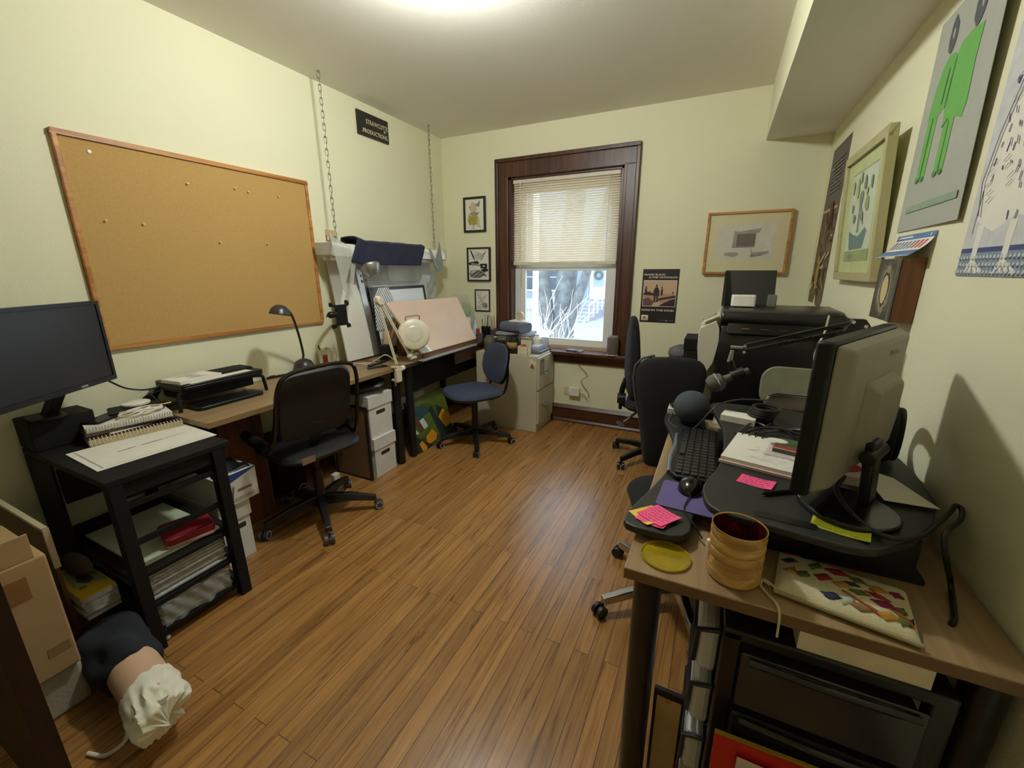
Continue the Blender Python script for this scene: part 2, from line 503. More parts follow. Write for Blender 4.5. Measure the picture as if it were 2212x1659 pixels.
# ------------------------------------------------------------------ things on the sill
T = thing('smart_speaker', 'grey fabric covered cylindrical speaker standing on the window sill', 'speaker', (-.772, 3.57, .69))
part(T, 'body', MB().lathe([(.044,.004),(.049,.012),(.050,.08),(.048,.145),(.044,.158)], (-.772,3.57,.69)), mat('speaker_cloth', (104, 94, 88), rough=.95, bump=.5, bscale=400))
part(T, 'top_cap', MB().lathe([(.044,.158),(.038,.166),(.0,.167)], (-.772,3.57,.69)), mat('speaker_top', (128,112,104), rough=.5))
part(T, 'base_ring', MB().lathe([(.046,.0),(.051,.002),(.051,.006),(.048,.010)], (-.772,3.57,.69)), mat('speaker_base', (176,160,148), rough=.5))
T = thing('pocket_notebook', 'thin grey and black notebook lying on the window sill', 'notebook', (-1.12, 3.60, .69), rz=math.radians(-14), local=True)
part(T, 'cover', MB().box(-.075,-.035,0,.07,.04,.016), mat('note_cover', (88,92,104), rough=.5), bevel=.003)
part(T, 'band', MB().box(.02,-.037,-.0005,.032,.042,.0175), mat('note_band', (30,34,60), rough=.5))
part(T, 'pages', MB().box(.03,-.034,.003,.074,.037,.013), mat('note_pages', (206,190,170), rough=.8))
# ================================================================== ON THE WALLS
M_blackwood = mat('black_frame_lacquer', (28, 25, 22), rough=.35)
M_paper = mat('white_paper', (222, 218, 206), rough=.8, var=.03)
M_ink = mat('black_ink', (38, 36, 36), rough=.8)
M_greyink = mat('grey_wash', (140, 138, 134), rough=.85, var=.25, scale=30)
M_lightink = mat('light_grey_wash', (186, 183, 176), rough=.85, var=.2, scale=30)

# --- cork board
T = thing('cork_board', 'large bare cork board in a thin light wood frame on the left wall', 'cork board', (XL, 1.48, 1.05))
M_cork = mat('cork', (184, 148, 88), rough=.9, var=.05, scale=90, bump=.3, bscale=500)
M_pine = wood('honey_pine', (150, 92, 40), (196, 140, 78), rough=.45, along='Y')
Y0, Y1, Z0, Z1 = .885, 2.082, 1.050, 1.962
part(T, 'cork_panel', MB().box(XL+.001, Y0+.018, Z0+.018, XL+.013, Y1-.018, Z1-.018), M_cork, smooth=False)
c = MB(); c.box(XL+.001, Y0, Z0, XL+.022, Y1, Z0+.019); c.box(XL+.001, Y0, Z1-.019, XL+.022, Y1, Z1)
c.box(XL+.001, Y0, Z0+.019, XL+.022, Y0+.019, Z1-.019); c.box(XL+.001, Y1-.019, Z0+.019, XL+.022, Y1, Z1-.019)
part(T, 'board_frame', c, M_pine, bevel=.003, smooth=False)
pins = [(.997,1.895,'round white push pin high in the top left corner of the cork board'),
        (1.36,1.83,'clear push pin near the top edge in the middle of the cork board'),
        (1.60,1.845,'left pin of the two clear push pins close together near the cork board top'),
        (1.675,1.838,'right pin of the two clear push pins close together near the cork board top'),
        (.995,1.62,'clear push pin beside the left edge of the cork board at mid height'),
        (1.135,1.617,'clear push pin a hand width in from the left edge of the cork board'),
        (1.47,1.555,'clear push pin alone in the middle of the cork board'),
        (1.745,1.56,'clear push pin right of the middle of the cork board'),
        (1.86,1.84,'clear push pin near the top right corner of the cork board')]
M_pin = mat('pin_plastic', (224, 196, 152), rough=.25)
M_pinw = mat('pin_white', (240, 236, 226), rough=.25)
for i, (y, z, lab) in enumerate(pins):
    b = MB().lathe([(.0032,0),(.0045,.001),(.0030,.003),(.0026,.008),(.0048,.010),(.0048,.0125),(0,.013)] if i else [(.002,0),(.007,.002),(.007,.004),(0,.006)],
                   (XL+.0131, y, z), 12, axis=(1,0,0))
    solo('push_pin', b, M_pin if i else M_pinw, lab, 'push pin', 'push pins on the cork board')

# --- sign
T = thing('wall_sign', 'small black sign with pale lettering high on the left wall', 'sign', (XL, 2.745, 2.365))
part(T, 'sign_board', MB().box(XL+.001, 2.583, 2.365, XL+.014, 2.908, 2.526), mat('sign_black', (40, 38, 32), rough=.5, var=.25, scale=12), bevel=.002, smooth=False)
Mx = frame_mx((XL+.0141, 2.583, 2.365), (0,1,0), (0,0,1))
b = MB()
put_text(b, 'STRAWCUTTE', Mx, .085, .088, .042, .232, bold=.0006)
put_text(b, '.PRODUCTIONS.', Mx, .040, .024, .040, .272, bold=.0006)
put_text(b, 'R', frame_mx((XL+.0141, 2.583, 2.365), (0,.5,.86), (0,-.86,.5)), .20, -.215, .030, bold=.0006)
part(T, 'lettering', b, mat('sign_letters', (206, 200, 160), rough=.5), smooth=False)

# --- small framed drawings left of the window
def framed(name, label, x0, x1, z0, z1, w, d, frame_m, shapes, mats, cat='picture'):
    T = thing(name, label, cat, ((x0+x1)/2, YB, z0))
    c = MB(); y0 = YB-d
    c.box(x0, y0, z0, x1, YB-.001, z0+w); c.box(x0, y0, z1-w, x1, YB-.001, z1)
    c.box(x0, y0, z0+w, x0+w, YB-.001, z1-w); c.box(x1-w, y0, z0+w, x1, YB-.001, z1-w)
    part(T, 'picture_frame', c, frame_m, bevel=.0015, smooth=False)
    b = MB().slot(0).box(x0+w-.002, YB-d*.55, z0+w-.002, x1-w+.002, YB-.002, z1-w+.002)
    art(b, frame_mx((x0+w, YB-d*.55, z0+w), (1,0,0), (0,0,1)), shapes)
    part(T, 'drawing', b, mats, smooth=False)
    return T
W_, H_ = .196, .268
M_olive = mat('olive_wash', (160, 148, 62), rough=.85, var=.2, scale=40)
M_tan = mat('tan_wash', (196, 180, 146), rough=.85, var=.15, scale=40)
sh = [(1, blob(.085,.20,.045,.045,16,.25,.3,3)), (2, [(.105,.215),(.165,.262),(.15,.20)]), (3, blob(.085,.09,.05,.055,16,.3,0,5)),
      (1, rect(.12,.03,.15,.10)), (2, blob(.10,.145,.05,.016,12,.3,0,8)), (3, [(.03,.06),(.06,.05),(.055,.13),(.035,.14)]), (2, stroke((.06,.018),(.10,.014),.006)),
      (2, stroke((.085,.02),(.083,.05),.008)), (2, stroke((.14,.03),(.165,.026),.006)), (2, stroke((.10,.14),(.095,.20),.004)), (2, stroke((.06,.16),(.052,.22),.003))]
framed('framed_drawing', 'small black framed ink drawing with olive green wash, topmost left of the window', -2.272, -2.034, 1.750, 2.062, .020, .018, M_blackwood, sh, [M_paper, M_tan, M_greyink, M_olive])
sh = [(1, [(.02,.27),(.05,.20),(.075,.17),(.055,.23),(.03,.275)]), (1, [(.20,.275),(.165,.21),(.13,.17),(.155,.225)]), (2, blob(.11,.22,.05,.04,14,.2,0,2)),
      (1, blob(.07,.155,.06,.022,14,.3,.1,4)), (3, stroke((.03,.15),(.16,.13),.02)), (1, rect(.13,.105,.205,.15)), (4, blob(.168,.128,.009,.009)), (4, blob(.145,.098,.011,.010)),
      (1, blob(.18,.09,.04,.018,12,.2,0,9)), (3, blob(.09,.055,.085,.04,18,.15,0,6)), (1, stroke((.02,.03),(.12,.09),.009)), (1, stroke((.06,.02),(.15,.08),.007)), (1, stroke((.11,.03),(.19,.05),.008)),
      (1, stroke((.12,.08),(.20,.03),.006)), (2, stroke((.03,.06),(.09,.10),.012))]
framed('framed_drawing', 'black framed ink drawing of antlers over dark crossed shapes, second below the olive one', -2.243, -1.990, 1.300, 1.613, .013, .026, M_blackwood, sh, [M_paper, M_ink, M_lightink, M_greyink, M_paper])
sh = [(1, [(.01,.19),(.05,.13),(.075,.10),(.10,.06),(.13,.02),(.10,.03),(.06,.08),(.02,.13)]), (1, [(.14,.17),(.10,.12),(.06,.08),(.02,.06),(.04,.09),(.09,.13)]),
      (2, blob(.10,.05,.035,.025,14,.2,-.5,3)), (2, stroke((.02,.02),(.06,.06),.006)), (2, stroke((.04,.01),(.07,.05),.005)), (1, stroke((.05,.18),(.07,.11),.008)), (3, stroke((.08,.02),(.12,.07),.003))]
framed('framed_drawing', 'smallest black framed grey sketch, lowest left of the window above the brushes', -2.172, -2.005, 1.010, 1.222, .010, .014, M_blackwood, sh, [M_paper, M_lightink, M_greyink, M_ink])

# --- concert poster right of the window
M_pblack = mat('poster_black', (26, 22, 20), rough=.5)
T = thing('concert_poster', 'black concert poster of small figures on sand, right of the window', 'poster', (-.437, YB, .98))
pw, ph = .281, .427
b = MB().slot(0).box(-.578, YB-.0015, .979, -.578+pw, YB+.0003, .979+ph)
Mx = frame_mx((-.578, YB-.0015, .979), (1,0,0), (0,0,1))
art(b, Mx, [(1, rect(.012,.130,.270,.340)), (2, rect(.016,.134,.266,.336)), (3, [(.016,.134),(.266,.134),(.266,.228),(.20,.232),(.10,.222),(.016,.230)]),
    (4, [(.016,.134),(.085,.134),(.10,.17),(.06,.20),(.016,.19)]), (5, [(.140,.134),(.266,.134),(.266,.195),(.225,.185),(.17,.155)]), (2, [(.09,.134),(.13,.134),(.17,.158),(.12,.166)]),
    (5, [(.12,.176),(.266,.205),(.266,.222),(.14,.196)]), (5, [(.016,.222),(.09,.218),(.095,.235),(.05,.25),(.016,.235)]),
    (5, rect(.026,.225,.042,.275)), (5, blob(.035,.285,.0055,.009)), (5, [(.092,.215),(.142,.215),(.140,.26),(.125,.285),(.107,.285),(.094,.26)]), (5, blob(.116,.296,.007,.010)),
    (5, rect(.100,.166,.113,.22)), (5, rect(.120,.166,.132,.22)), (5, [(.150,.222),(.168,.222),(.166,.27),(.153,.27)]), (5, blob(.159,.280,.005,.008)), (5, rect(.240,.23,.247,.25)), (5, rect(.062,.238,.070,.256)),
    (1, rect(.012,.016,.067,.060)), (5, blob(.038,.040,.010,.006)), (6, rect(.018,.022,.061,.030)), (6, blob(.212,.018,.007,.008))], step=.00015, z0=.0003)
b.slot(1)
put_text(b, 'FRANK BLACK', Mx, .012, .378, .017, .165, z=.0016, bold=.0006)
put_text(b, '& THE CATHOLICS', Mx, .050, .357, .017, .218, z=.0016, bold=.0006)
put_text(b, 'DOG IN THE SAND', Mx, .012, .094, .021, .252, z=.0016, bold=.0006)
b.slot(6)
for x in (.150, .164, .178, .192, .228, .242, .256):
    art(b, Mx, [(6, rect(x, .018, x+.009, .022))], z0=.0006)
part(T, 'print', b, [M_pblack, mat('poster_cream', (226, 206, 186), rough=.6), mat('poster_sand_sky', (200, 170, 142), rough=.6, var=.06, scale=20), mat('poster_sand', (178, 140, 118), rough=.6, var=.12, scale=40),
     mat('poster_plum', (112, 74, 76), rough=.6, var=.2, scale=60), mat('poster_dark', (48, 34, 36), rough=.6), mat('poster_grey', (140,130,124), rough=.6)], smooth=False)

# --- oak framed drawing further right
M_oak = wood('light_oak', (160, 100, 48), (200, 146, 84), rough=.4, along='X')
x0, x1, z0, z1 = -.135, .402, 1.368, 1.803
T = thing('framed_print', 'oak framed grey drawing with a wide cream mount above the printer', 'picture', (.13, YB, z0))
c = MB(); y0 = YB-.042
w = .016
c.box(x0, y0, z0, x1, YB-.004, z0+w); c.box(x0, y0, z1-w, x1, YB-.004, z1); c.box(x0, y0, z0+w, x0+w, YB-.004, z1-w); c.box(x1-w, y0, z0+w, x1, YB-.004, z1-w)
part(T, 'picture_frame', c, M_oak, bevel=.0015, smooth=False)
b = MB().slot(0).box(x0+w-.002, YB-.030, z0+w-.002, x1-w+.002, YB-.012, z1-w+.002)
Mx = frame_mx((x0+w, YB-.030, z0+w), (1,0,0), (0,0,1))
art(b, Mx, [(1, rect(.06,.085,.425,.335)), (2, rect(.375,.12,.425,.33)), (3, [(.165,.170),(.30,.170),(.31,.275),(.17,.285)]), (4, rect(.19,.175,.31,.265)), (3, [(.22,.285),(.34,.30),(.33,.27),(.24,.268)]),
    (3, [(.30,.11),(.40,.125),(.405,.145),(.30,.135),(.29,.165),(.28,.15)]), (1, rect(.19,.115,.24,.17)), (1, rect(.235,.10,.29,.155)), (3, blob(.175,.125,.05,.018,14,.3,0,4)), (5, rect(.165,.172,.30,.179)), (5, stroke((.29,.11),(.36,.12),.012))])
part(T, 'drawing', b, [mat('cream_mount', (212, 204, 164), rough=.8, var=.02), mat('drawing_paper', (206, 202, 186), rough=.8, var=.03), mat('drawing_light', (214,206,196), rough=.8), mat('charcoal_mid', (160,152,142), rough=.85, var=.12, scale=60), mat('charcoal_dark', (118,106,98), rough=.85, var=.1, scale=60), M_greyink], smooth=False)

# --- wall outlet with a plugged adapter and its cable
T = thing('wall_outlet', 'cream wall outlet plate below the window beside the cabinet', 'outlet', (-1.19, YB, .25))
part(T, 'cover_plate', MB().box(-1.225, YB-.007, .262, -1.10, YB-.0005, .345), mat('outlet_cream', (222,214,186), rough=.45), bevel=.003)
part(T, 'socket', MB().box(-1.215, YB-.010, .275, -1.165, YB-.006, .333), mat('outlet_socket', (206,198,172), rough=.4), bevel=.003)
T = thing('power_adapter', 'white plug adapter in the wall outlet with a thin black cable', 'adapter', (-1.10, YB-.03, .26))
part(T, 'plug_body', MB().box(-1.165, YB-.052, .268, -1.062, YB-.0105, .350), mat('adapter_white', (228,224,210), rough=.4), bevel=.006)
part(T, 'cable', MB().tube(spline([(-1.062,YB-.03,.295),(-1.02,YB-.03,.285),(-.99,YB-.03,.25),(-.975,YB-.028,.30),(-1.03,YB-.025,.37),(-1.05,YB-.03,.42),(-1.0,YB-.03,.47),(-1.03,YB-.03,.52),(-1.075,YB-.035,.56),(-1.055,YB-.045,.64),(-1.06,YB-.115,.68),(-1.063,YB-.10,.699),(-1.068,YB-.04,.699)],6), .0022, 6), mat('cable_black', (24,24,24), rough=.5))

# ================================================================== RIGHT WALL
# tall collage poster by the corner
T = thing('collage_poster', 'tall narrow dark brown collage poster hanging beside the back right corner', 'poster', (XR, 3.31, 1.19))
def wy(o, x=XR): return frame_mx((x, o[0], o[1]), (0,-1,0), (0,0,1))     # seen from inside: right = -y
pw, ph = .43, .93
b = MB().slot(0)
cs = [(0,.015),(.02,.0),(.17,.0),(.19,.03),(.20,.05),(.215,.06),(.225,.03),(.25,-.01),(.40,-.012),(.43,.02)]
out = [(x, z) for x, z in cs] + [(pw, ph), (0, ph)]
Mx = wy((3.525, 1.19), XR-.0012)
b.prism(out, -.0015, 0, Mx)
rn = random.Random(4); shp = [(1, rect(.0,.60,pw,ph-.0)), (4, rect(.02,.555,.38,.570)), (4, rect(.03,.80,.10,.815)), (1, rect(.02,.60,.40,.64))]
for i in range(46):
    cx, cy = rn.uniform(.04,.39), rn.uniform(.08,.52); a = rn.uniform(0,PI); l = rn.uniform(.02,.07)
    shp.append((rn.choice((2,3,4,5,5)), stroke((cx-l*math.cos(a),cy-l*math.sin(a)),(cx+l*math.cos(a),cy+l*math.sin(a)), rn.uniform(.006,.022))))
shp += [(3, blob(.17,.18,.05,.10,14,.25,.1,3)), (2, blob(.27,.53,.04,.06,12,.3,0,5))]
for i in range(9): shp.append((6, rect(.05+.03*rn.random(), .66+i*.022, .30+.08*rn.random(), .668+i*.022)))
art(b, Mx, shp, step=.00008, z0=.0003)
part(T, 'print', b, [mat('collage_brown', (104, 90, 70), rough=.7, var=.35, scale=25), mat('collage_slate', (96, 88, 86), rough=.6, var=.15, scale=40), mat('collage_rust', (96, 48, 30), rough=.7), mat('collage_ochre', (176, 138, 74), rough=.7, var=.2, scale=40),
     mat('collage_bone', (190, 176, 150), rough=.7), mat('collage_dark', (58, 46, 36), rough=.7), mat('collage_type', (128,120,114), rough=.6)], smooth=False)

# pale green framed botanical print, tilted forward at the top
T = thing('framed_print', 'pale green framed print of a plant in a blue pot on the right wall', 'picture', (XR, 2.43, 1.35))
y0, y1, z0, z1 = 2.125, 2.735, 1.350, 1.910
M_pale = mat('pale_green_gilt', (182, 174, 130), rough=.4, var=.06, metal=.1)
c = MB(); w = .036
def tilt(mb):       # hangs by its top edge: lower rim on the wall, upper rim a few cm out
    for p in mb.v: p.x -= .035*(p.z - z0)/(z1 - z0)
    return mb
xo, xi = XR-.036, XR-.004
c.box(xo, y0, z0, xi, y1, z0+w); c.box(xo, y0, z1-w, xi, y1, z1); c.box(xo, y0, z0+w, xi, y0+w, z1-w); c.box(xo, y1-w, z0+w, xi, y1, z1-w)
part(T, 'picture_frame', tilt(c), M_pale, bevel=.004, smooth=False)
b = MB().slot(0).box(XR-.022, y0+w-.003, z0+w-.003, XR-.008, y1-w+.003, z1-w+.003)
pw, ph = y1-y0-2*w, z1-z0-2*w
Mx = wy((y1-w, z0+w), XR-.022)
rn = random.Random(9)
shp = [(1, rect(.08,.05,pw-.08,ph-.06)), (2, rect(.08,.05,pw-.08,.052)), (4, [(.15,.10),(.36,.10),(.40,.17),(.37,.185),(.28,.155),(.20,.165),(.12,.185)]), (1, blob(.26,.18,.03,.025)), (3, rect(.245,.17,.275,.34)), (3, stroke((.26,.30),(.33,.20),.014)),
       (5, rect(.08,.05,pw-.08,.095)), (2, rect(.08,ph-.062,pw-.08,ph-.060)), (3, blob(.19,.07,.05,.012))]
for cx, cy, rx, ry, k in ((.15,.28,.02,.022,3),(.36,.28,.03,.03,5),(.27,.31,.03,.03,3),(.19,.235,.02,.02,3),(.20,.36,.022,.045,6),(.31,.37,.02,.03,3),(.40,.36,.016,.03,3),(.31,.235,.018,.02,3),(.13,.37,.016,.03,6),(.24,.40,.018,.025,6),(.35,.33,.014,.016,6)):
    shp.append((k, blob(cx,cy,rx,ry,10,.2,0,int(cx*999))))
art(b, Mx, shp, step=.0002)
part(T, 'print', tilt(b), [mat('green_mount', (190, 196, 144), rough=.8), mat('print_ground', (198, 206, 182), rough=.8, var=.05), mat('mount_line', (150,156,110), rough=.8), mat('plant_grey', (132,140,122), rough=.8), mat('pot_blue', (110,132,130), rough=.8),
     mat('leaf_green', (150,164,108), rough=.8), mat('leaf_olive', (176,176,128), rough=.8)], smooth=False)

# big grey poster with two green figures
T = thing('figure_poster', 'grey poster with two green figures and scribbled heads, highest on the right wall', 'poster', (XR, 1.81, 1.53))
Y1, Y0, Z0, Z1 = 2.042, 1.572, 1.526, 2.155
b = MB().slot(0)
pw, ph = Y1-Y0, Z1-Z0
def curl(mb):       # pinned along the top, the near edge bows away from the wall
    for p in mb.v:
        t = (Y1 - p.y)/pw; u = (p.z - Z0)/ph
        p.x -= .024*max(0, t)**2*(.35 + .65*min(max(u,0),1)) + .002
    return mb
NU = 12
for i in range(NU):
    a0, a1 = pw*i/NU, pw*(i+1)/NU
    Mx = wy((Y1, Z0), XR-.003)
    b.prism(rect(a0, 0, a1, ph), -.0012, 0, Mx)
G = [(1, [(.06,.335),(.075,.42),(.10,.475),(.135,.496),(.175,.49),(.192,.475),(.19,.345),(.15,.335),(.09,.33)]), (1, rect(.072,.155,.104,.345)), (1, rect(.110,.155,.142,.345)),
     (1, [(.19,.47),(.212,.500),(.28,.503),(.354,.492),(.346,.41),(.352,.31),(.337,.276),(.275,.295),(.205,.285),(.186,.345)]), (1, rect(.212,.152,.244,.30)), (1, rect(.252,.152,.284,.30)),
     (2, blob(.123,.552,.026,.052,16,.12,.10,2)), (0, blob(.125,.556,.007,.015,12,0,.1)), (2, blob(.300,.552,.036,.048,16,.12,.10,6)), (0, blob(.310,.560,.009,.020,12,0,.1)),
     (3, stroke((.150,.36),(.158,.455),.009)), (3, stroke((.186,.34),(.194,.47),.009)), (3, stroke((.107,.16),(.107,.335),.006)), (3, stroke((.248,.155),(.248,.29),.006)), (3, stroke((.200,.285),(.235,.300),.006)),
     (3, blob(.088,.155,.014,.008)), (3, blob(.126,.155,.014,.008)), (3, blob(.228,.152,.014,.008)), (3, blob(.268,.152,.014,.008)), (4, rect(.05,.058,.44,.078))]
def fine(poly, n=6):
    o = []
    for i, p in enumerate(poly):
        q = poly[(i+1) % len(poly)]
        for k in range(n): o.append((p[0]+(q[0]-p[0])*k/n, p[1]+(q[1]-p[1])*k/n))
    return o
for i_, (s_, p_) in enumerate(G):
    for k_ in range(NU*2):
        q_ = clip_poly(clip_poly(p_, 1, 0, -pw*k_/(NU*2)), -1, 0, pw*(k_+1)/(NU*2))
        if len(q_) > 2: art(b, wy((Y1, Z0), XR-.003), [(s_, q_)], z0=.0008+.00010*i_)
part(T, 'print', curl(b), [mat('poster_grey_stock', (168, 170, 160), rough=.55, var=.03), mat('figure_green', (104, 170, 84), rough=.6, var=.05), mat('scribble_slate', (84, 86, 90), rough=.7, var=.2, scale=60), mat('figure_outline', (78, 132, 68), rough=.6), mat('poster_faint_green', (138, 158, 134), rough=.6)], smooth=False)

# white print with a feathered creature
T = thing('creature_print', 'white print of a feathered creature standing on a blue patterned base', 'poster', (XR, 1.33, 1.385))
Y1, Z0 = 1.530, 1.383
pw, ph = .40, .56
b = MB().slot(0).prism(rect(0, 0, pw, ph), -.0023, .001, wy((Y1, Z0), XR-.002))
Mx = wy((Y1, Z0), XR-.0031)
rn = random.Random(12)
shp = [(1, rect(0,.0,pw,.06)), (2, rect(0,.055,pw,.066)), (3, rect(0,.066,pw,ph)),
       (0, [(.04,.13),(.02,.22),(.05,.33),(.09,.42),(.13,.50),(.20,.55),(.36,.55),(.38,.30),(.36,.17),(.28,.115),(.20,.13),(.12,.10)]),
       (4, rect(.03,.10,.034,.20))]
for x in (.055, .185, .31):
    shp += [(0, [(x,.03),(x+.022,.03),(x+.026,.12),(x-.002,.12)])]
    for dx in (-.03,.0,.03,.055): shp.append((0, stroke((x+.011,.035),(x+.011+dx,.008),.011)))
    shp += [(2, stroke((x-.012,.02),(x-.022,.008),.003)), (2, stroke((x+.04,.02),(x+.05,.008),.003))]
for i in range(60):
    cx, cy = rn.uniform(.05,.35), rn.uniform(.13,.50)
    shp.append((2, stroke((cx,cy),(cx+rn.uniform(-.006,.006),cy-rn.uniform(.008,.020)), .0034)))
for i in range(34):
    cx, cy = rn.uniform(.04,.34), rn.uniform(.15,.48)
    shp.append((4, stroke((cx,cy),(cx+.02,cy+.012), .0018)))
line = [(.05,.14),(.028,.22),(.05,.32),(.09,.42),(.13,.50),(.20,.54)]
for p, q in zip(line, line[1:]): shp.append((4, stroke(p, q, .0040)))
for i in range(26):
    for j in range(3): shp.append((3, blob(.008+i*.0152+.004*(j%2), .010+j*.017, .0045, .0045, 6)))
art(b, Mx, shp, step=.00004, z0=.0002)
b.slot(4); put_text(b, 'Boo', Mx, .30, .165, .05, .09, z=.006)
part(T, 'print', b, [mat('print_white', (226, 222, 210), rough=.6, var=.02), mat('print_blue_grey', (128, 142, 156), rough=.6, var=.1, scale=60), mat('print_navy', (62, 72, 118), rough=.6), mat('print_pale_grey', (198, 198, 200), rough=.6, var=.08, scale=30), mat('print_line', (60, 60, 74), rough=.6)], smooth=False)

# curling sticker strip
T = thing('sticker_strip', 'small blue and white printed strip curling off the wall above the wooden box', 'sticker', (XR, 1.86, 1.44))
b = MB()
def strip(v0, v1, u0=0.0, u1=1.0, lift=0.0):
    def fn(u, v):
        uu = u0 + (u1-u0)*u; vv = v0 + (v1-v0)*v
        return (XR - .003 - lift - .055*(1-vv)**2, 2.015 - .31*uu, 1.440 + .070*vv)
    return fn
b.slot(0).grid(strip(0,1), 6, 8)
b.slot(1).grid(strip(.02,.24,lift=.0006), 6, 3); b.slot(1).grid(strip(.76,1,lift=.0006), 6, 3)
for i in range(9):
    b.slot(2 if i < 6 else 3).grid(strip(.34,.68,.06+i*.1,.06+i*.1+.055,lift=.0008), 1, 3)
b.slot(0).grid(strip(.84,.92,.05,.45,lift=.0009), 1, 1); b.slot(0).grid(strip(.82,.95,.88,.9,lift=.0009), 1, 1)
part(T, 'print', b, [mat('strip_white', (232,226,222), rough=.5), mat('strip_blue', (92,124,170), rough=.5), mat('strip_slate', (120,132,148), rough=.5), mat('strip_red', (190,84,84), rough=.5)], solid=.0006)

# wooden box picture with a round pale centre
T = thing('box_picture', 'deep wooden box picture with a pale oval on a dark face', 'picture', (XR, 1.835, 1.233))
part(T, 'box_side', MB().box(XR-.056, 1.730, 1.235, XR-.002, 1.940, 1.433), wood('redwood_box', (92, 54, 26), (124, 78, 42), rough=.5, along='Z'), bevel=.001, smooth=False)
b = MB().slot(0).box(XR-.0585, 1.731, 1.236, XR-.056, 1.939, 1.432)
Mx = wy((1.939, 1.236), XR-.0585)
art(b, Mx, [(1, blob(.100,.098,.072,.086,30,.10,0,3)), (2, blob(.100,.098,.055,.072,30,.12,0,4)), (3, blob(.100,.098,.040,.056,26,.10,0,5)), (4, blob(.100,.098,.030,.046,26,.03,0,6)), (1, rect(.17,.0,.19,.196)), (0, rect(.19,.0,.208,.196))], step=.0002)
part(T, 'face', b, [mat('box_face_dark', (70, 62, 48), rough=.6, var=.2, scale=30), mat('box_face_mid', (96, 88, 70), rough=.6, var=.2, scale=50), mat('box_face_light', (140,130,106), rough=.6, var=.2, scale=60), mat('box_face_deep', (62,52,40), rough=.6), mat('box_face_cream', (196,182,130), rough=.6)], smooth=False)
# ================================================================== LEFT SIDE
ZD = .75
M_lam = wood('grey_oak_laminate', (122, 98, 68), (156, 130, 96), rough=.42, along='Y', scale=.7)
M_lamedge = mat('laminate_edge', (134, 108, 74), rough=.5, var=.05)
M_blk = mat('black_plastic', (15, 15, 16), rough=.42, var=.1, spec=.35)
M_blkm = mat('black_metal', (20, 20, 22), rough=.35, var=.08)
M_blkmat = mat('black_matte', (11, 10, 10), rough=.7, var=.12, spec=.3)
M_chrome = mat('chrome', (200, 200, 204), rough=.18, metal=1.0, var=.02)
M_silver = mat('brushed_aluminium', (176, 176, 174), rough=.35, metal=.9, var=.05)
M_white = mat('white_plastic', (226, 222, 210), rough=.4, var=.03)
M_cream = mat('cream_plastic', (214, 206, 182), rough=.35, var=.03)
M_card = mat('white_carton', (214, 212, 208), rough=.8, var=.04)
M_darkhole = mat('dark_hole', (48, 36, 26), rough=.9)
M_wires = mat('wire_black', (18, 18, 18), rough=.5)

# --- two laminate work tables end to end
def table_leg(x, y, z1, r=.030):
    return MB().cyl((x,y,.012),(x,y,z1), r, n=20).cyl((x,y,0),(x,y,.014), r*.8, r*.9, n=20)
T = thing('work_table', 'long brown laminate work table under the cork board', 'table', (-2.235, 1.62, 0))
part(T, 'table_top', MB().box(-2.495, .975, .722, -1.975, 2.287, ZD), [M_lam], bevel=.003, smooth=False)
part(T, 'edge_band', MB().box(-1.9752, .976, .7235, -1.9735, 2.286, .7485), M_lamedge, smooth=False)
for x, y in ((-2.012, 2.235), (-2.45, 2.235), (-2.45, 1.02)): part(T, 'leg', table_leg(x, y, .722), M_blkm)
part(T, 'apron', MB().box(-2.46, 1.45, .640, -2.44, 2.23, .722), M_blkm, smooth=False)

T = thing('work_table', 'dark edged work table holding the tilted pink drawing board', 'table', (-2.23, 2.86, 0))
part(T, 'table_top', MB().box(-2.495, 2.297, .722, -1.965, 3.47, ZD), [M_lam], bevel=.003, smooth=False)
part(T, 'edge_band', MB().box(-1.966, 2.298, .7235, -1.9635, 3.469, .7485), mat('dark_edge', (58, 42, 32), rough=.5), smooth=False)
part(T, 'apron', MB().box(-2.06, 2.42, .50, -2.045, 3.42, .722), M_blkmat, smooth=False)
part(T, 'side_panel', MB().box(-1.995, 2.95, .62, -1.975, 3.46, .722), wood('brown_panel', (72,46,28), (98,66,42), rough=.5), smooth=False)
for x, y in ((-2.012, 2.375), (-2.45, 2.375), (-2.45, 3.42)): part(T, 'leg', table_leg(x, y, .722), M_blkm)

# --- metal tray edge along the second table
solo('pencil_ledge', MB().box(-1.962, 2.44, .750, -1.915, 3.22, .757).box(-1.919, 2.44, .757, -1.915, 3.22, .764), mat('pale_aluminium', (214,214,210), rough=.4, metal=.5), 'pale aluminium ledge lying along the front of the drawing table', 'ledge', smooth=False)

# --- tilted drawing board
T = thing('drawing_board', 'tilted pinkish wooden drawing board on the second work table', 'drawing board', (-2.05, 2.9, ZD))
TL, TR, BR, BL = V((-2.25,2.46,1.17)), V((-2.16,3.30,1.165)), V((-1.965,3.30,.790)), V((-1.965,2.50,.790))
n = (TR-BL).cross(TL-BR).normalized()
if n.x < 0: n = -n
b = MB(); th = n*.018
b.add([TL,TR,BR,BL,TL-th,TR-th,BR-th,BL-th], [(0,1,2,3),(7,6,5,4),(0,4,5,1),(1,5,6,2),(2,6,7,3),(3,7,4,0)])
part(T, 'board', b, mat('pink_birch_ply', (208, 180, 156), rough=.5, var=.05, scale=4, bump=.05), smooth=False, bevel=.0015)
b = MB()
for q in (.06, .94):
    p = TL.lerp(TR, q)-th*1.2; b.bar(p.lerp(BL.lerp(BR,q)-th*1.2, .25), (p.x-.06, p.y, ZD+.014), .022, .02)
part(T, 'prop_leg', b, M_pine, smooth=False)
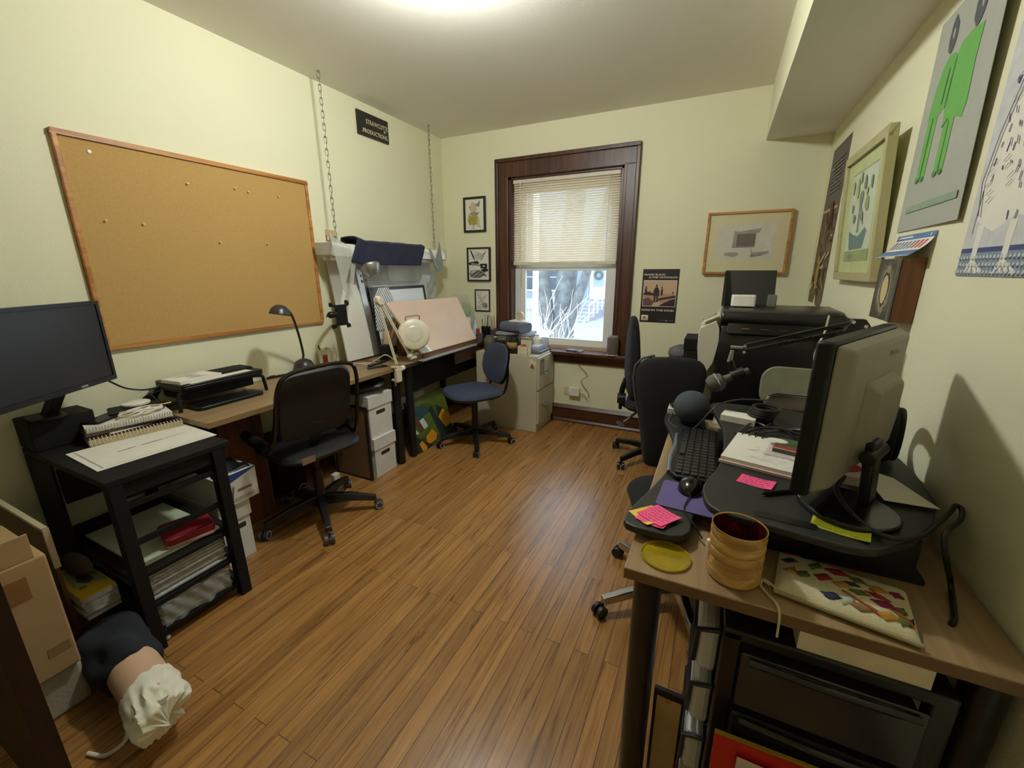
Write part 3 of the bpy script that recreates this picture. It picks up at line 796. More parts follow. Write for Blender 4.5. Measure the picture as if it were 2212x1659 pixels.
b = MB().bar(BL+V((.0,0,-.012)), BR+V((.0,0,-.012)), .02, .034)
b.M = None
part(T, 'front_rail', b, wood('rail_brown', (84,50,30),(116,74,46), rough=.5), smooth=False)
d = (BR-BL).normalized(); u = (TL-BL); u = (u - d*u.dot(d)).normalized()
M_lbl = mat('label_white', (226,232,226), rough=.7)
b = MB().slot(0); Mx = frame_mx(BL + n*.0015 + d*.01 + u*.005, d, u)
b.prism([(0,0),(.115,0),(.10,.05),(.085,.062),(.02,.06)], 0, .0008, Mx)
art(b, Mx, [(1, stroke((.02,.018),(.08,.018),.003)), (1, stroke((.02,.030),(.075,.030),.003)), (1, stroke((.025,.045),(.06,.045),.003))], z0=.001)
solo('paper_label', b, [M_lbl, M_greyink], 'small white paper label stuck on the lower left corner of the pink board', 'label', smooth=False)

# --- leaning boards against the wall behind (bottom edge pulled out a little)
def lean(y, z, off=0.0): return V((-2.38 - .11*(z-.76)/.77 + off, y, z))
def lean_slab(ya, yb, za, zb, t=.006, off=0.0, skew=0.0):
    """slab lying in the leaning plane, thickness towards the room"""
    nn = V((.99,0,.14)); b = MB()
    c = [lean(ya,za,off), lean(yb,za,off), lean(yb+skew,zb,off), lean(ya+skew,zb,off)]
    return b.add([p for p in c] + [p + nn*t for p in c], [(3,2,1,0),(4,5,6,7),(0,1,5,4),(1,2,6,5),(2,3,7,6),(3,0,4,7)])
def lean_mx(y, z, off): return frame_mx(lean(y,z,off), (0,1,0), (-.1414,0,.99))
M_foam = mat('foam_board', (222, 219, 208), rough=.7, var=.03, scale=6)
solo('foam_board', lean_slab(2.145, 2.40, .765, 1.50, .010, .014), M_foam, 'narrow white foam board leaning upright left of the steel ruler', 'board', smooth=False)
solo('foam_board', lean_slab(2.41, 3.33, .765, 1.50, .008, .000), [mat('grey_white_board', (206,207,204), rough=.6, var=.05, scale=5)], 'wide pale grey board leaning behind the black framed panel', 'board', smooth=False)
T = thing('steel_ruler', 'long steel ruler leaning between the white boards', 'ruler', (-2.36, 2.42, .765))
part(T, 'blade', lean_slab(2.405, 2.46, .765, 1.43, .003, .030, -.03), M_silver, smooth=False)
b = MB(); Mx = lean_mx(2.41, .77, .0345)
art(b, Mx, [(0, blob(.018,.36,.012,.018,14)), (0, blob(.012,.56,.008,.012,12)), (0, blob(.010,.60,.006,.010,12)), (0, stroke((.02,.30),(.022,.33),.006))], z0=.0006)
part(T, 'marking', b, M_greyink, smooth=False)
# black framed white panel
T = thing('white_sheet', 'large white panel in a black frame leaning behind the tilted drawing board', 'panel', (-2.37, 2.83, .765))
ya, yb, za, zb, o_ = 2.455, 3.14, .785, 1.275, .036
b = MB()
part(T, 'panel', lean_slab(ya+.02, yb-.02, za+.02, zb-.02, .008, o_), mat('panel_white', (222,226,226), rough=.4, var=.03, scale=4), smooth=False)
b = MB()
for q in (lean_slab(ya, ya+.022, za, zb, .013, o_), lean_slab(yb-.022, yb, za, zb, .013, o_), lean_slab(ya+.022, yb-.022, zb-.022, zb, .013, o_), lean_slab(ya+.022, yb-.022, za, za+.022, .013, o_)):
    b.add(q.v, q.f)
part(T, 'panel_frame', b, M_blackwood, smooth=False)
# striped tape sheet hanging over its left corner
b = MB(); Mx = lean_mx(2.45, .93, o_+.0185)
for i in range(24):
    x = -.20 + i*.0215
    poly = []
    for (px_, py_) in ((x,0),(x+.011,0),(x+.011+.32,.36),(x+.32,.36)): poly.append((px_, py_))
    # clip to the sheet outline
    def clip(poly, a, b_, c):
        o = []
        for k in range(len(poly)):
            p, q = poly[k], poly[(k+1) % len(poly)]; fp = a*p[0]+b_*p[1]+c; fq = a*q[0]+b_*q[1]+c
            if fp >= 0: o.append(p)
            if fp*fq < 0:
                t = fp/(fp-fq); o.append((p[0]+(q[0]-p[0])*t, p[1]+(q[1]-p[1])*t))
        return o
    for a, bb, cc in ((1,-.12,.0),(0,1,-.02),(0,-1,.345),(-1,-.35,.34)):
        if poly: poly = clip(poly, a, bb, cc)
    if len(poly) > 2: b.prism(poly, 0, .0006, Mx)
solo('tint_film', MB().prism([(.0,.02),(.33,.02),(.22,.345),(.035,.345)], 0, .0004, lean_mx(2.45, .93, o_+.0170)), mat('grey_film', (96,98,98), rough=.3, alpha=.5), 'grey tinted film under the white diagonal stripes on the framed panel', 'film', smooth=False)
solo('striped_sheet', b, mat('bright_stripe', (244,246,246), rough=.5), 'clear sheet with white diagonal stripes over the corner of the black framed panel', 'sheet', smooth=False)
# papers pinned to the wide board
b = MB().slot(0).prism(rect(0,0,.20,.27), 0, .0008, lean_mx(2.50, 1.19, .0098))
for i in range(12): art(b, lean_mx(2.50, 1.19, .0098), [(1, rect(.02,.03+i*.018,.17-.03*(i%3),.036+i*.018))], z0=.0012)
solo('paper_sheet', b, [mat('sheet_grey', (204,206,206), rough=.7), mat('sheet_type', (168,170,170), rough=.7)], 'printed paper sheet pinned behind the silver lamp bowl', 'paper', smooth=False)
solo('paper_sheet', MB().prism(rect(0,0,.40,.17), 0, .0008, lean_mx(2.74, 1.315, .0098)), mat('sheet_white', (218,219,216), rough=.6, var=.05, scale=4), 'blank white sheet pinned under the navy cloth', 'paper', smooth=False)
b = MB().slot(0).prism(rect(0,0,.035,.30), 0, .0012, lean_mx(2.465, 1.13, .0096))
for i in range(5): art(b, lean_mx(2.465, 1.13, .0096), [(1, blob(.017,.05+i*.05,.009,.013,10,.2,0,i))], z0=.0018)
solo('photo_strip', b, [mat('strip_grey', (176,178,176), rough=.5), mat('strip_dark', (92,92,92), rough=.6)], 'grey strip of small dark pictures beside the printed sheet', 'photo strip', smooth=False)

# --- fluorescent work light hung from chains
T = thing('hanging_work_light', 'long white work light hung on chains over the drawing table', 'lamp', (-2.37, 2.70, 1.49))
part(T, 'housing', MB().prism([(-.075,0),(.075,0),(.062,.055),(.03,.085),(-.03,.085),(-.062,.055)], 2.06, 3.34, MX(((1,0,0,-2.37),(0,0,1,0),(0,1,0,1.495),(0,0,0,1)))), mat('fixture_white', (232,230,222), rough=.35), smooth=False, bevel=.003)
part(T, 'end_cap', MB().box(-2.448, 2.050, 1.50, -2.292, 2.06, 1.582), mat('cap_grey', (186,186,180), rough=.5), bevel=.004)
part(T, 'end_cap', MB().box(-2.448, 3.34, 1.488, -2.292, 3.355, 1.585), mat('cap_grey', (186,186,180), rough=.5), bevel=.004)
M_tube = mat('tube_glass', (240,244,246), rough=.3, var=.02)
for x in (-2.405, -2.335): part(T, 'tube', MB().cyl((x,2.08,1.480),(x,3.32,1.480), .013, n=12), M_tube)
M_link = mat('chain_zinc', (150,146,128), rough=.4, metal=.8)
for cy, z1, lab in ((2.165, 1.583, 'zinc chain from the ceiling down to the left end of the work light'), (3.28, 1.583, 'zinc chain from the ceiling down to the right end of the work light')):
    C = thing('hanging_chain', lab, 'chain', (-2.37, cy, z1), group=None)
    zt = ZC; L_ = .036; i = 0; z = zt - .022
    hook = MB().cyl((-2.37,cy,zt-.006),(-2.37,cy,zt-.0005), .010, n=12).tube([(-2.37,cy,zt-.006),(-2.37,cy,zt-.014)], .0025, 6)
    part(C, 'ceiling_hook', hook, M_link)
    while z > z1 + .012:
        pts = []
        for k in range(12):
            t = 2*PI*k/12; w = .0085*math.cos(t); h = (.0145*(1 if math.sin(t) > 0 else -1) + .0085*math.sin(t)) if abs(math.sin(t)) > .3 else .0145*math.sin(t)/.3
            a = (i % 2)*PI/2 + .5
            pts.append((-2.37 + w*math.cos(a), cy + w*math.sin(a), z + h))
        part(C, 'link', MB().tube(pts, .0021, 6, closed=True), M_link)
        z -= L_; i += 1

# navy cloth draped over the light
def drape(u, v):
    y = 2.24 + .74*u + .03*math.sin(v*4) - .05*(v-.5); s = v*.36 - .15
    w = .007*math.sin(u*9 + v*3) + .004*math.sin(u*23)
    if s < -.055:  x, z = -2.37 - .083 - .004, 1.585 - (-.055 - s) + .0
    elif s < .055: x, z = -2.37 + s*1.5, 1.592 + .012*math.cos(s*18) + abs(w)*.5
    else:          x, z = -2.37 + .088 + abs(w), 1.592 - (s-.055)
    if u < .12: z += .02*(.12-u)/.12
    return (x + .004, y, z + .004)
solo('draped_cloth', MB().grid(drape, 40, 26), mat('navy_cloth', (34, 36, 58), rough=.95, var=.12, scale=30, bump=.3, bscale=500), 'navy blue cloth draped over the hanging work light', 'cloth', solid=.006)
# drafting triangles and templates hung on the light
M_clear = mat('smoked_acrylic', (206, 208, 198), rough=.15, var=.05, alpha=.42, coat=.4)
M_clear2 = mat('grey_acrylic', (150, 150, 138), rough=.25, var=.05, alpha=.8)
def hung(poly, x, mt, lab, cat, holes=()):
    b = MB(); b.prism(poly, 0, .0025, frame_mx((x,0,0), (0,1,0), (0,0,1)))
    return solo('drafting_template', b, mt, lab, cat, smooth=False)
hung([(2.03,1.635),(2.09,1.60),(2.20,1.56),(2.215,1.50),(2.13,1.33),(2.14,1.24),(2.10,1.28),(2.07,1.45)], -2.283, M_clear, 'clear curved drafting template hanging at the left end of the work light', 'template')
hung([(2.20,1.475),(2.245,1.475),(2.175,1.22),(2.155,1.23)], -2.289, M_clear, 'clear ruled scale strip hanging behind the curved template', 'template')
hung([(3.235,1.650),(3.285,1.42),(3.17,1.37),(3.00,1.235),(3.14,1.43)], -2.285, M_clear2, 'grey set square hanging point down at the right end of the work light', 'set square')
hung([(3.06,1.585),(3.10,1.575),(3.20,1.42),(3.17,1.40)], -2.280, M_silver, 'small steel scale hanging across the grey set square', 'scale')
hung([(3.18,1.34),(3.30,1.36),(3.33,1.22),(3.22,1.06)], -2.40, M_clear, 'clear plastic sleeve hanging below the grey set square', 'sleeve')
b = MB().slot(0).prism(rect(2.062,1.586,2.150,1.660), 0, .001, frame_mx((-2.35,0,0), (0,1,0), (0,0,1)))
art(b, frame_mx((-2.349,0,0), (0,1,0), (0,0,1)), [(1, rect(2.064,1.588,2.148,1.625)), (2, rect(2.072,1.595,2.090,1.622)), (2, rect(2.110,1.592,2.125,1.620))], z0=.0008)
solo('picture_card', b, [mat('card_tan', (176,160,126), rough=.7), mat('card_brown', (104,80,66), rough=.7), mat('card_pink', (196,166,146), rough=.7)], 'small tan picture card standing on the left end of the work light', 'card', smooth=False)
# silver reflector lamp
T = thing('reflector_lamp', 'small silver reflector lamp tucked under the navy cloth', 'lamp', (-2.31, 2.36, 1.37))
part(T, 'reflector', MB().lathe([(.018,.0),(.030,.004),(.055,.03),(.070,.065),(.074,.08)], (-2.240,2.345,1.362), 24, axis=(-.45,.1,1), capt=False), M_silver, solid=.0012)
part(T, 'lamp_arm', MB().tube([(-2.275,2.35,1.45),(-2.30,2.28,1.47),(-2.31,2.20,1.470)], .006, 8).box(-2.315,2.19,1.45,-2.30,2.21,1.4885), M_silver)

# --- tablet clamp
T = thing('tablet_holder', 'black X shaped tablet clamp on an arm in front of the white foam board', 'holder', (-2.32, 2.05, 1.02))
b = MB(); O = V((-2.20,1.985,1.13))
Mx = frame_mx(O, V((.30,.954,0)), (0,0,1))
b.prism([(-.038,-.060),(-.052,-.068),(-.056,-.088),(-.040,-.088),(-.034,-.074),(.034,-.074),(.040,-.088),(.056,-.088),(.054,-.068),(.038,-.058),(.036,.045),(.056,.058),(.056,.078),(.040,.080),(.036,.062),(-.034,.058),(-.058,.066),(-.060,.052),(-.036,.042)], -.006, .010, Mx)
part(T, 'clamp', b, M_blk, bevel=.002)
for sx, sz in ((-.05,-.08),(.05,-.08),(.05,.072),(-.055,.06)):
    p = Mx @ V((sx, sz, -.018)); part(T, 'jaw', MB().obox(p, (.018,.018,.026), (0,0,-1.2)), M_blk, bevel=.003)
part(T, 'ball_joint', MB().cyl(Mx @ V((-.072,0,.016)), Mx @ V((-.038,0,.012)), .020, .016, 14).ball(Mx @ V((-.075,0,.016)), .022), M_blk)
part(T, 'support_arm', MB().tube(spline([Mx @ V((-.075,0,.012)), (-2.26,1.93,1.12), (-2.34,2.0,1.11), (-2.40,2.10,1.11), (-2.406,2.145,1.11)], 6), .009, 8).box(-2.426,2.135,1.075,-2.395,2.165,1.145), M_blk)

# --- magnifier lamp on the table edge
T = thing('magnifier_lamp', 'cream magnifying lamp with a jointed arm clamped to the table edge', 'lamp', (-1.975, 2.20, .68))
part(T, 'clamp', MB().box(-1.985,2.165,.752,-1.93,2.20,.764).box(-1.945,2.165,.66,-1.930,2.20,.752).box(-1.985,2.165,.66,-1.945,2.20,.672).cyl((-1.966,2.183,.62),(-1.966,2.183,.719),.005,n=8).obox((-1.935,2.183,.70),(.02,.05,.09)), M_cream, bevel=.004)
part(T, 'clamp_knob', MB().cyl((-1.93,2.205,.745),(-1.93,2.235,.745),.018,n=12), M_white)
E1, E2, B0 = V((-1.985,2.105,1.205)), V((-1.985,2.375,.800)), V((-1.945,2.185,.775))
b = MB()
for o in (-.009,.009): b.bar(B0+V((0,o*.8,0)), E1+V((0,o*.8-.006,0)), .010, .008)
part(T, 'lower_arm', b, M_cream, smooth=False, bevel=.002)
b = MB()
for o in (-.012,.012): b.bar(E1+V((0,o*.7+.014,0)), E2+V((0,o*.7,0)), .010, .010)
part(T, 'upper_arm', b, M_cream, smooth=False, bevel=.002)
part(T, 'elbow', MB().cyl(E1+V((-.018,.004,.005)), E1+V((.018,.004,.005)), .026, n=18).ball(E1+V((0,-.004,.02)), .020), M_cream, bevel=.003)
part(T, 'swivel', MB().ball(E2, .022).cyl(E2+V((0,.0,-.02)), E2+V((.03,.04,-.012)), .014, n=12).cyl(E2+V((.0,.02,.0)), E2+V((.03,.06,.01)), .010, n=10).tube([E2, E2+V((.012,.03,.045)), E2+V((.012,.045,.085))], .011, 10), M_cream)
Hc = V((-1.955,2.40,.955)); ax = V((.68,-.62,.20)).normalized()
part(T, 'lamp_head', MB().lathe([(.060,-.012),(.100,-.018),(.112,-.008),(.115,.006),(.108,.022),(.090,.030),(.066,.031)], Hc, 36, axis=ax), M_cream)
part(T, 'lens_cover', MB().lathe([(.0,.0345),(.040,.0335),(.066,.0305),(.070,.027)], Hc, 36, axis=ax), mat('lens_cover_cream', (206,200,178), rough=.3))
up = V((0,0,1)); up = (up - ax*up.dot(ax)).normalized(); sd = ax.cross(up)
part(T, 'head_handle', MB().tube([Hc+up*.098-sd*.048, Hc+up*.130-sd*.050+ax*.02, Hc+up*.134-sd*.035+ax*.02, Hc+up*.128+sd*.045+ax*.02, Hc+up*.117+sd*.050+ax*.018, Hc+up*.088+sd*.052], .005, 8), mat('handle_tan', (140,128,104), rough=.4))
part(T, 'power_cord', MB().tube(spline([B0+V((0,0,.02)), (-2.02,2.17,.84),(-2.10,2.16,.80),(-2.16,2.135,.767),(-2.25,2.145,.763),(-2.40,2.09,.763),(-2.47,2.105,.763)],6), .004, 8), mat('cord_cream', (214,204,180), rough=.5))

# --- desk bits under the boards
solo('speaker_box', MB().box(-2.24, 2.335, .751, -2.17, 2.41, .865), M_blkmat, 'small black box standing behind the magnifier lamp arm', 'speaker', bevel=.008)
T = thing('black_stapler', 'black stapler lying open by the magnifier lamp clamp', 'stapler', (-2.08, 2.14, ZD), rz=math.radians(65), local=True)
part(T, 'stapler_base', MB().box(-.07,-.016,.0005,.07,.016,.010), M_blk, bevel=.003)
part(T, 'stapler_arm', MB().obox((0,0,.030),(.13,.022,.016),(0,math.radians(-9),0)), M_blk, bevel=.005)
T = thing('small_bottle', 'dark brown bottle with a black cap behind the pink drawing board', 'bottle', (-2.27, 2.66, ZD))
part(T, 'bottle_body', MB().lathe([(.045,.0005),(.05,.006),(.05,.13),(.03,.155),(.022,.16)], (-2.215,2.575,ZD)), mat('amber_glass', (66,34,16), rough=.15), bevel=0)
part(T, 'cap', MB().lathe([(.026,.16),(.026,.205),(.0,.206)], (-2.215,2.575,ZD)), M_blk)
T = thing('clear_bag', 'crumpled tan paper bag standing behind the magnifier lamp', 'bag', (-2.26, 2.45, ZD))
def bag(u, v):
    t = 2*PI*u; k = 1 + .18*math.sin(5*t + 3*v) + .12*math.sin(9*t+2); r = .034*k*(1 - .35*v)
    return (-2.275 + r*math.cos(t), 2.465 + r*math.sin(t), ZD + .001 + .20*v)
part(T, 'bag_body', MB().grid(bag, 22, 10), mat('tan_bag', (176,156,120), rough=.8), solid=.001)
T = thing('cable_run', 'loose white and black cables lying along the back of the work table', 'cables', (-2.42, 2.15, ZD))
part(T, 'white_cable', MB().tube(spline([(-2.47,1.98,.754),(-2.40,2.11,.754),(-2.33,2.12,.754),(-2.24,2.22,.754),(-2.13,2.24,.756),(-2.03,2.20,.756)],6), .0035, 6), mat('cable_cream', (216,204,176), rough=.5))
part(T, 'black_cable', MB().tube(spline([(-2.48,2.04,.7535),(-2.42,2.07,.7535),(-2.30,2.20,.7535),(-2.22,2.30,.7535)],6), .003, 6), M_wires)

# --- desk lamp
T = thing('desk_lamp', 'small dark desk lamp with a domed base under the cork board', 'desk lamp', (-2.42, 1.83, ZD))
M_dk = mat('dark_bronze_plastic', (46, 42, 42), rough=.35, var=.06)
part(T, 'lamp_base', MB().lathe([(.080,.0005),(.082,.006),(.076,.016),(.066,.020),(.062,.05),(.046,.078),(.022,.092),(.0,.095)], (-2.42,1.83,ZD), 32), M_dk)
part(T, 'lamp_arm', MB().tube(spline([(-2.42,1.83,.840),(-2.415,1.832,.88),(-2.355,1.775,1.0),(-2.285,1.70,1.12),(-2.262,1.665,1.165),(-2.25,1.635,1.185)],6), .0075, 10), M_dk)
part(T, 'lamp_shade', MB().lathe([(.012,.050),(.030,.042),(.046,.024),(.054,.0),(.056,-.006)], (-2.235,1.582,1.166), 28, axis=(.05,.22,1), capb=True, capt=False), M_dk, solid=.002)

# --- glass mug with oddments
T = thing('pen_mug', 'clear glass mug with a red crest holding pens behind the black chair', 'mug', (-2.44, 2.02, ZD))
Mg = mat('mug_glass', (236,234,206), rough=.08, var=.02, alpha=.72, coat=.4)
part(T, 'mug_body', MB().lathe([(.036,.0005),(.044,.004),(.040,.02),(.042,.10),(.045,.125),(.043,.125),(.040,.10),(.038,.022),(.0,.018)], (-2.44,2.02,ZD), 28), Mg)
part(T, 'mug_handle', MB().tube(spline([(-2.42,2.058,.855),(-2.405,2.085,.85),(-2.40,2.088,.81),(-2.41,2.07,.775),(-2.42,2.055,.772)],6), .007, 8), Mg)
b = MB(); 
b.grid(lambda u,v: (-2.44+.0435*math.cos(-1.05+.75*u), 2.02+.0435*math.sin(-1.05+.75*u), .785+.055*v), 6, 3)
part(T, 'crest', b, mat('crest_red', (150,40,26), rough=.5, var=.25, scale=120), solid=.0004)
solo('tape_ring', MB().lathe([(.014,-.006),(.020,-.006),(.020,.006),(.014,.006),(.014,-.006)], (-2.432,2.033,.866), 20, axis=(.6,-.4,.6), capb=False, capt=False), mat('tape_gold', (198,172,84), rough=.4), 'gold tape ring sticking out of the glass mug', 'tape')
solo('pen', MB().cyl((-2.425,2.006,.772),(-2.452,1.985,.905),.004,n=8), M_blk, 'black pen leaning out of the glass mug', 'pen')
T = thing('marker_pen', 'black marker lying on the work table beside the lamp base', 'marker', (-2.47, 1.66, ZD))
part(T, 'barrel', MB().bar((-2.475,1.60,.757),(-2.45,1.74,.757),.014,.012), M_blk, bevel=.002)
part(T, 'clip', MB().bar((-2.473,1.62,.765),(-2.468,1.65,.765),.006,.004), M_blk)

# --- monitor riser with printer-like laptop and papers
T = thing('monitor_riser', 'black plastic desk riser with curved legs on the work table', 'riser', (-2.35, 1.22, ZD))
part(T, 'platform', MB().box(-2.47, 1.03, .838, -2.235, 1.42, .852), M_blk, bevel=.006)
part(T, 'drawer_body', MB().box(-2.46, 1.05, .795, -2.26, 1.385, .838), M_blkmat, bevel=.004)
for y, s in ((1.035,-1),(1.415,1)):
    for x in (-2.455,-2.25):
        part(T, 'leg', MB().tube(spline([(x,y-s*.02,.843),(x,y+s*.015,.835),(x,y+s*.022,.81),(x+.006,y+s*.026,.752)],5), .009, 8), M_blk)
solo('keyboard', MB().prism(rrect(.12,.33,.02), 0, .018, MX.Translation((-2.235,1.22,.7505))), M_blk, 'low black keyboard pushed halfway under the desk riser', 'keyboard', bevel=.004)
T = thing('closed_laptop', 'closed black laptop on top of the desk riser', 'laptop', (-2.35, 1.23, .852))
part(T, 'laptop_base', MB().prism(rrect(.25,.40,.015), 0, .016, MX.Translation((-2.345,1.225,.8525))), M_blk, bevel=.003)
part(T, 'laptop_lid', MB().prism(rrect(.25,.40,.015), .0165, .026, MX.Translation((-2.345,1.225,.8525))), M_blk, bevel=.003)
solo('paper_sheet', MB().prism(rect(-.10,-.155,.10,.155), 0, .0015, MX.Translation((-2.335,1.215,.879)) @ MX.Rotation(.06,4,'Z')), M_paper, 'white sheet lying flat on the closed laptop', 'paper', smooth=False)
b = MB().slot(0).prism(rect(-.07,-.10,.07,.10), 0, .016, MX.Translation((-2.315,1.12,.8815)) @ MX.Rotation(.10,4,'Z'))
art(b, MX.Translation((-2.315,1.12,.898)) @ MX.Rotation(.10,4,'Z'), [(1, rect(-.03,-.02,.03,.03)), (1, rect(.035,-.04,.045,.05)), (1, rect(-.05,-.05,-.04,.05))])
solo('paper_pad', b, [M_paper, M_lightink], 'thick pad of white cards on the left half of the closed laptop', 'paper pad', smooth=False)
solo('black_notebook', MB().box(-.055,-.085,0,.055,.085,.010), M_blkmat, 'small black notebook on the right half of the closed laptop', 'notebook', bevel=.002).location = (-2.345,1.325,.881)
T = thing('cable_bundle', 'bundle of black cables spilling off the left end of the desk riser', 'cables', (-2.40, 1.0, .76))
for i in range(7):
    a = i*.9
    part(T, 'cable', MB().tube(spline([(-2.47+.01*i,1.02,.79+.008*i),(-2.44,.985-.006*i,.83-.004*i),(-2.38-.012*i,.985,.80-.006*i),(-2.36+.01*i,1.01+.004*i,.765+.003*i),(-2.44,1.0,.757+.004*i)],5), .0045, 6), M_wires)

# ------------------------------------------------------------------ cart with shelves
T = thing('shelf_cart', 'tall black open shelf stand with slatted sides at front left', 'shelf', (-2.11, .74, 0))
CX0, CX1, CY0, CY1 = -2.45, -1.775, .535, .945
part(T, 'shelf_top', MB().box(CX0, CY0, .694, CX1, CY1, .718), M_blkmat, bevel=.003, smooth=False)
part(T, 'top_apron', MB().box(CX1-.032, CY0+.02, .640, CX1-.012, CY1-.02, .694), M_blkmat, smooth=False)
for x, y in ((CX1-.022,.562),(CX1-.022,.895),(CX0+.022,.562),(CX0+.022,.895)):
    dx = .012 if x > -2 else 0
    b = MB(); w = .021
    b.add([(x-w+dx,y-w,0),(x+w+dx,y-w,0),(x+w+dx,y+w,0),(x-w+dx,y+w,0),(x-w,y-w,.694),(x+w,y-w,.694),(x+w,y+w,.694),(x-w,y+w,.694)],
          [(0,3,2,1),(4,5,6,7),(0,1,5,4),(1,2,6,5),(2,3,7,6),(3,0,4,7)])
    part(T, 'post', b, M_blkmat, smooth=False, bevel=.002)
for z in (.60, .452): part(T, 'side_rail', MB().box(CX1-.030, .585, z-.010, CX1-.014, .873, z+.010), M_blkmat, smooth=False)
for z in (.318, .182, .052):
    part(T, 'shelf_board', MB().box(CX0+.01, .545, z-.012, CX1-.012, .915, z+.006), M_blkmat, smooth=False, bevel=.002)
part(T, 'side_panel', MB().box(CX0, .536, .22, CX0+.24, .545, .69), M_blkmat, smooth=False)
part(T, 'glide', MB().ball((-1.80,.60,.012), .010, nu=10, nv=6), mat('glide_pale', (190,190,180)))
solo('slide_tray', MB().box(-2.38, .60, .612, -1.83, .86, .640).box(-1.832,.60,.618,-1.826,.86,.626).box(-2.38,.59,.46,-2.36,.88,.612), M_blk, 'thin black tray with a pale front lip under the shelf top', 'tray', smooth=False)
bpy.data.objects['slide_tray'].data.materials.append(mat('lip_grey', (150,152,150), rough=.4))
# shelf contents
solo('red_book', MB().prism(rrect(.16,.17,.02), 0, .028, MX.Translation((-1.905,.785,.347)) @ MX.Rotation(-.25,4,'Z')), mat('red_cover', (128,24,34), rough=.5), 'dark red rounded book lying on the middle shelf of the black stand', 'book', bevel=.003)
solo('red_book_pages', MB().prism(rrect(.16,.165,.02), 0, .012, MX.Translation((-1.902,.785,.334)) @ MX.Rotation(-.25,4,'Z')), mat('page_pink', (190,150,140), rough=.8), 'pale pink edged booklet directly under the dark red book', 'book', bevel=.002)
solo('flat_book', MB().box(-2.28,.590,.3245,-1.835,.872,.3335), mat('page_greenish', (196,204,178), rough=.7), 'wide pale green book lying under the red book', 'book', smooth=False)
b = MB()
rn = random.Random(3)
for i in range(16): b.box(-2.30+rn.uniform(0,.03), .588+rn.uniform(0,.012), .1885+i*.0066, -1.800-rn.uniform(0,.02), .868-rn.uniform(0,.012), .1885+i*.0066+.0056)
solo('magazine_stack', b, mat('magazine_edges', (176,178,176), rough=.45, var=.25, scale=60), 'thick stack of pale magazines on the second lowest shelf', 'magazines', kind='stuff', smooth=False)
b = MB()
for i in range(13): b.box(-2.28+rn.uniform(0,.03), .588+rn.uniform(0,.012), .0585+i*.0075, -1.80-rn.uniform(0,.015), .866-rn.uniform(0,.012), .0585+i*.0075+.0065)
solo('magazine_stack', b, mat('plastic_edges', (150,154,150), rough=.2, var=.35, scale=40), 'stack of plastic wrapped magazines on the lowest shelf', 'magazines', kind='stuff', smooth=False)
solo('plastic_wrap', MB().grid(lambda u,v: (-1.792+.004*math.sin(u*31+v*9)+.004*math.sin(u*13), .60+.25*u, .062+.10*v+.006*math.sin(u*17)), 30, 8), mat('cling_film', (190,196,196), rough=.12, alpha=.35, spec=.8), 'shiny crumpled plastic film over the front of the lowest magazine stack', 'film', solid=.0005)
b = MB()
for i in range(11): b.box(-2.19+rn.uniform(0,.01), .432+rn.uniform(0,.01), .19+i*.008, -1.90-rn.uniform(0,.012), .534, .19+i*.008+.007)
solo('magazine_stack', b, mat('magazine_edges_b', (168,166,158), rough=.45, var=.25, scale=60), 'stack of magazines sticking out of the near side of the black stand', 'magazines', kind='stuff', smooth=False)
b = MB().slot(0).box(-2.17,.436,.2785,-1.905,.533,.284)
art(b, MX.Translation((0,0,.2842)), [(1, [(-2.15,.46),(-1.99,.448),(-1.96,.53),(-2.14,.53)]), (2, blob(-2.03,.49,.045,.022,14,.2,0,4)), (2, blob(-2.10,.505,.03,.012,12,.2,0,6)), (3, rect(-1.985,.455,-1.965,.475))])
solo('yellow_magazine', b, [mat('cover_yellow', (190,160,20), rough=.45), mat('cover_sage', (140,140,104), rough=.45, var=.2, scale=60), mat('cover_dark', (70,66,44), rough=.5), mat('cover_rose', (130,86,80), rough=.5)], 'yellow bordered magazine on top of the stack sticking out at the near side', 'magazine', smooth=False)
solo('folded_cloth', MB().ball((-2.10,.50,.3185), 1, (.10,.032,.034), 18, 8), mat('brown_cloth', (74,58,48), rough=.95), 'brown bundle poking out of the near side above the magazines', 'bundle')

solo('dark_filler_box', MB().box(-2.47,.540,.7185,-2.325,.735,.840), M_blkmat, 'added black box filling the dark area under the left monitor on the black stand', 'box', smooth=False, bevel=.004)  # invented box standing in for the dark area below the monitor
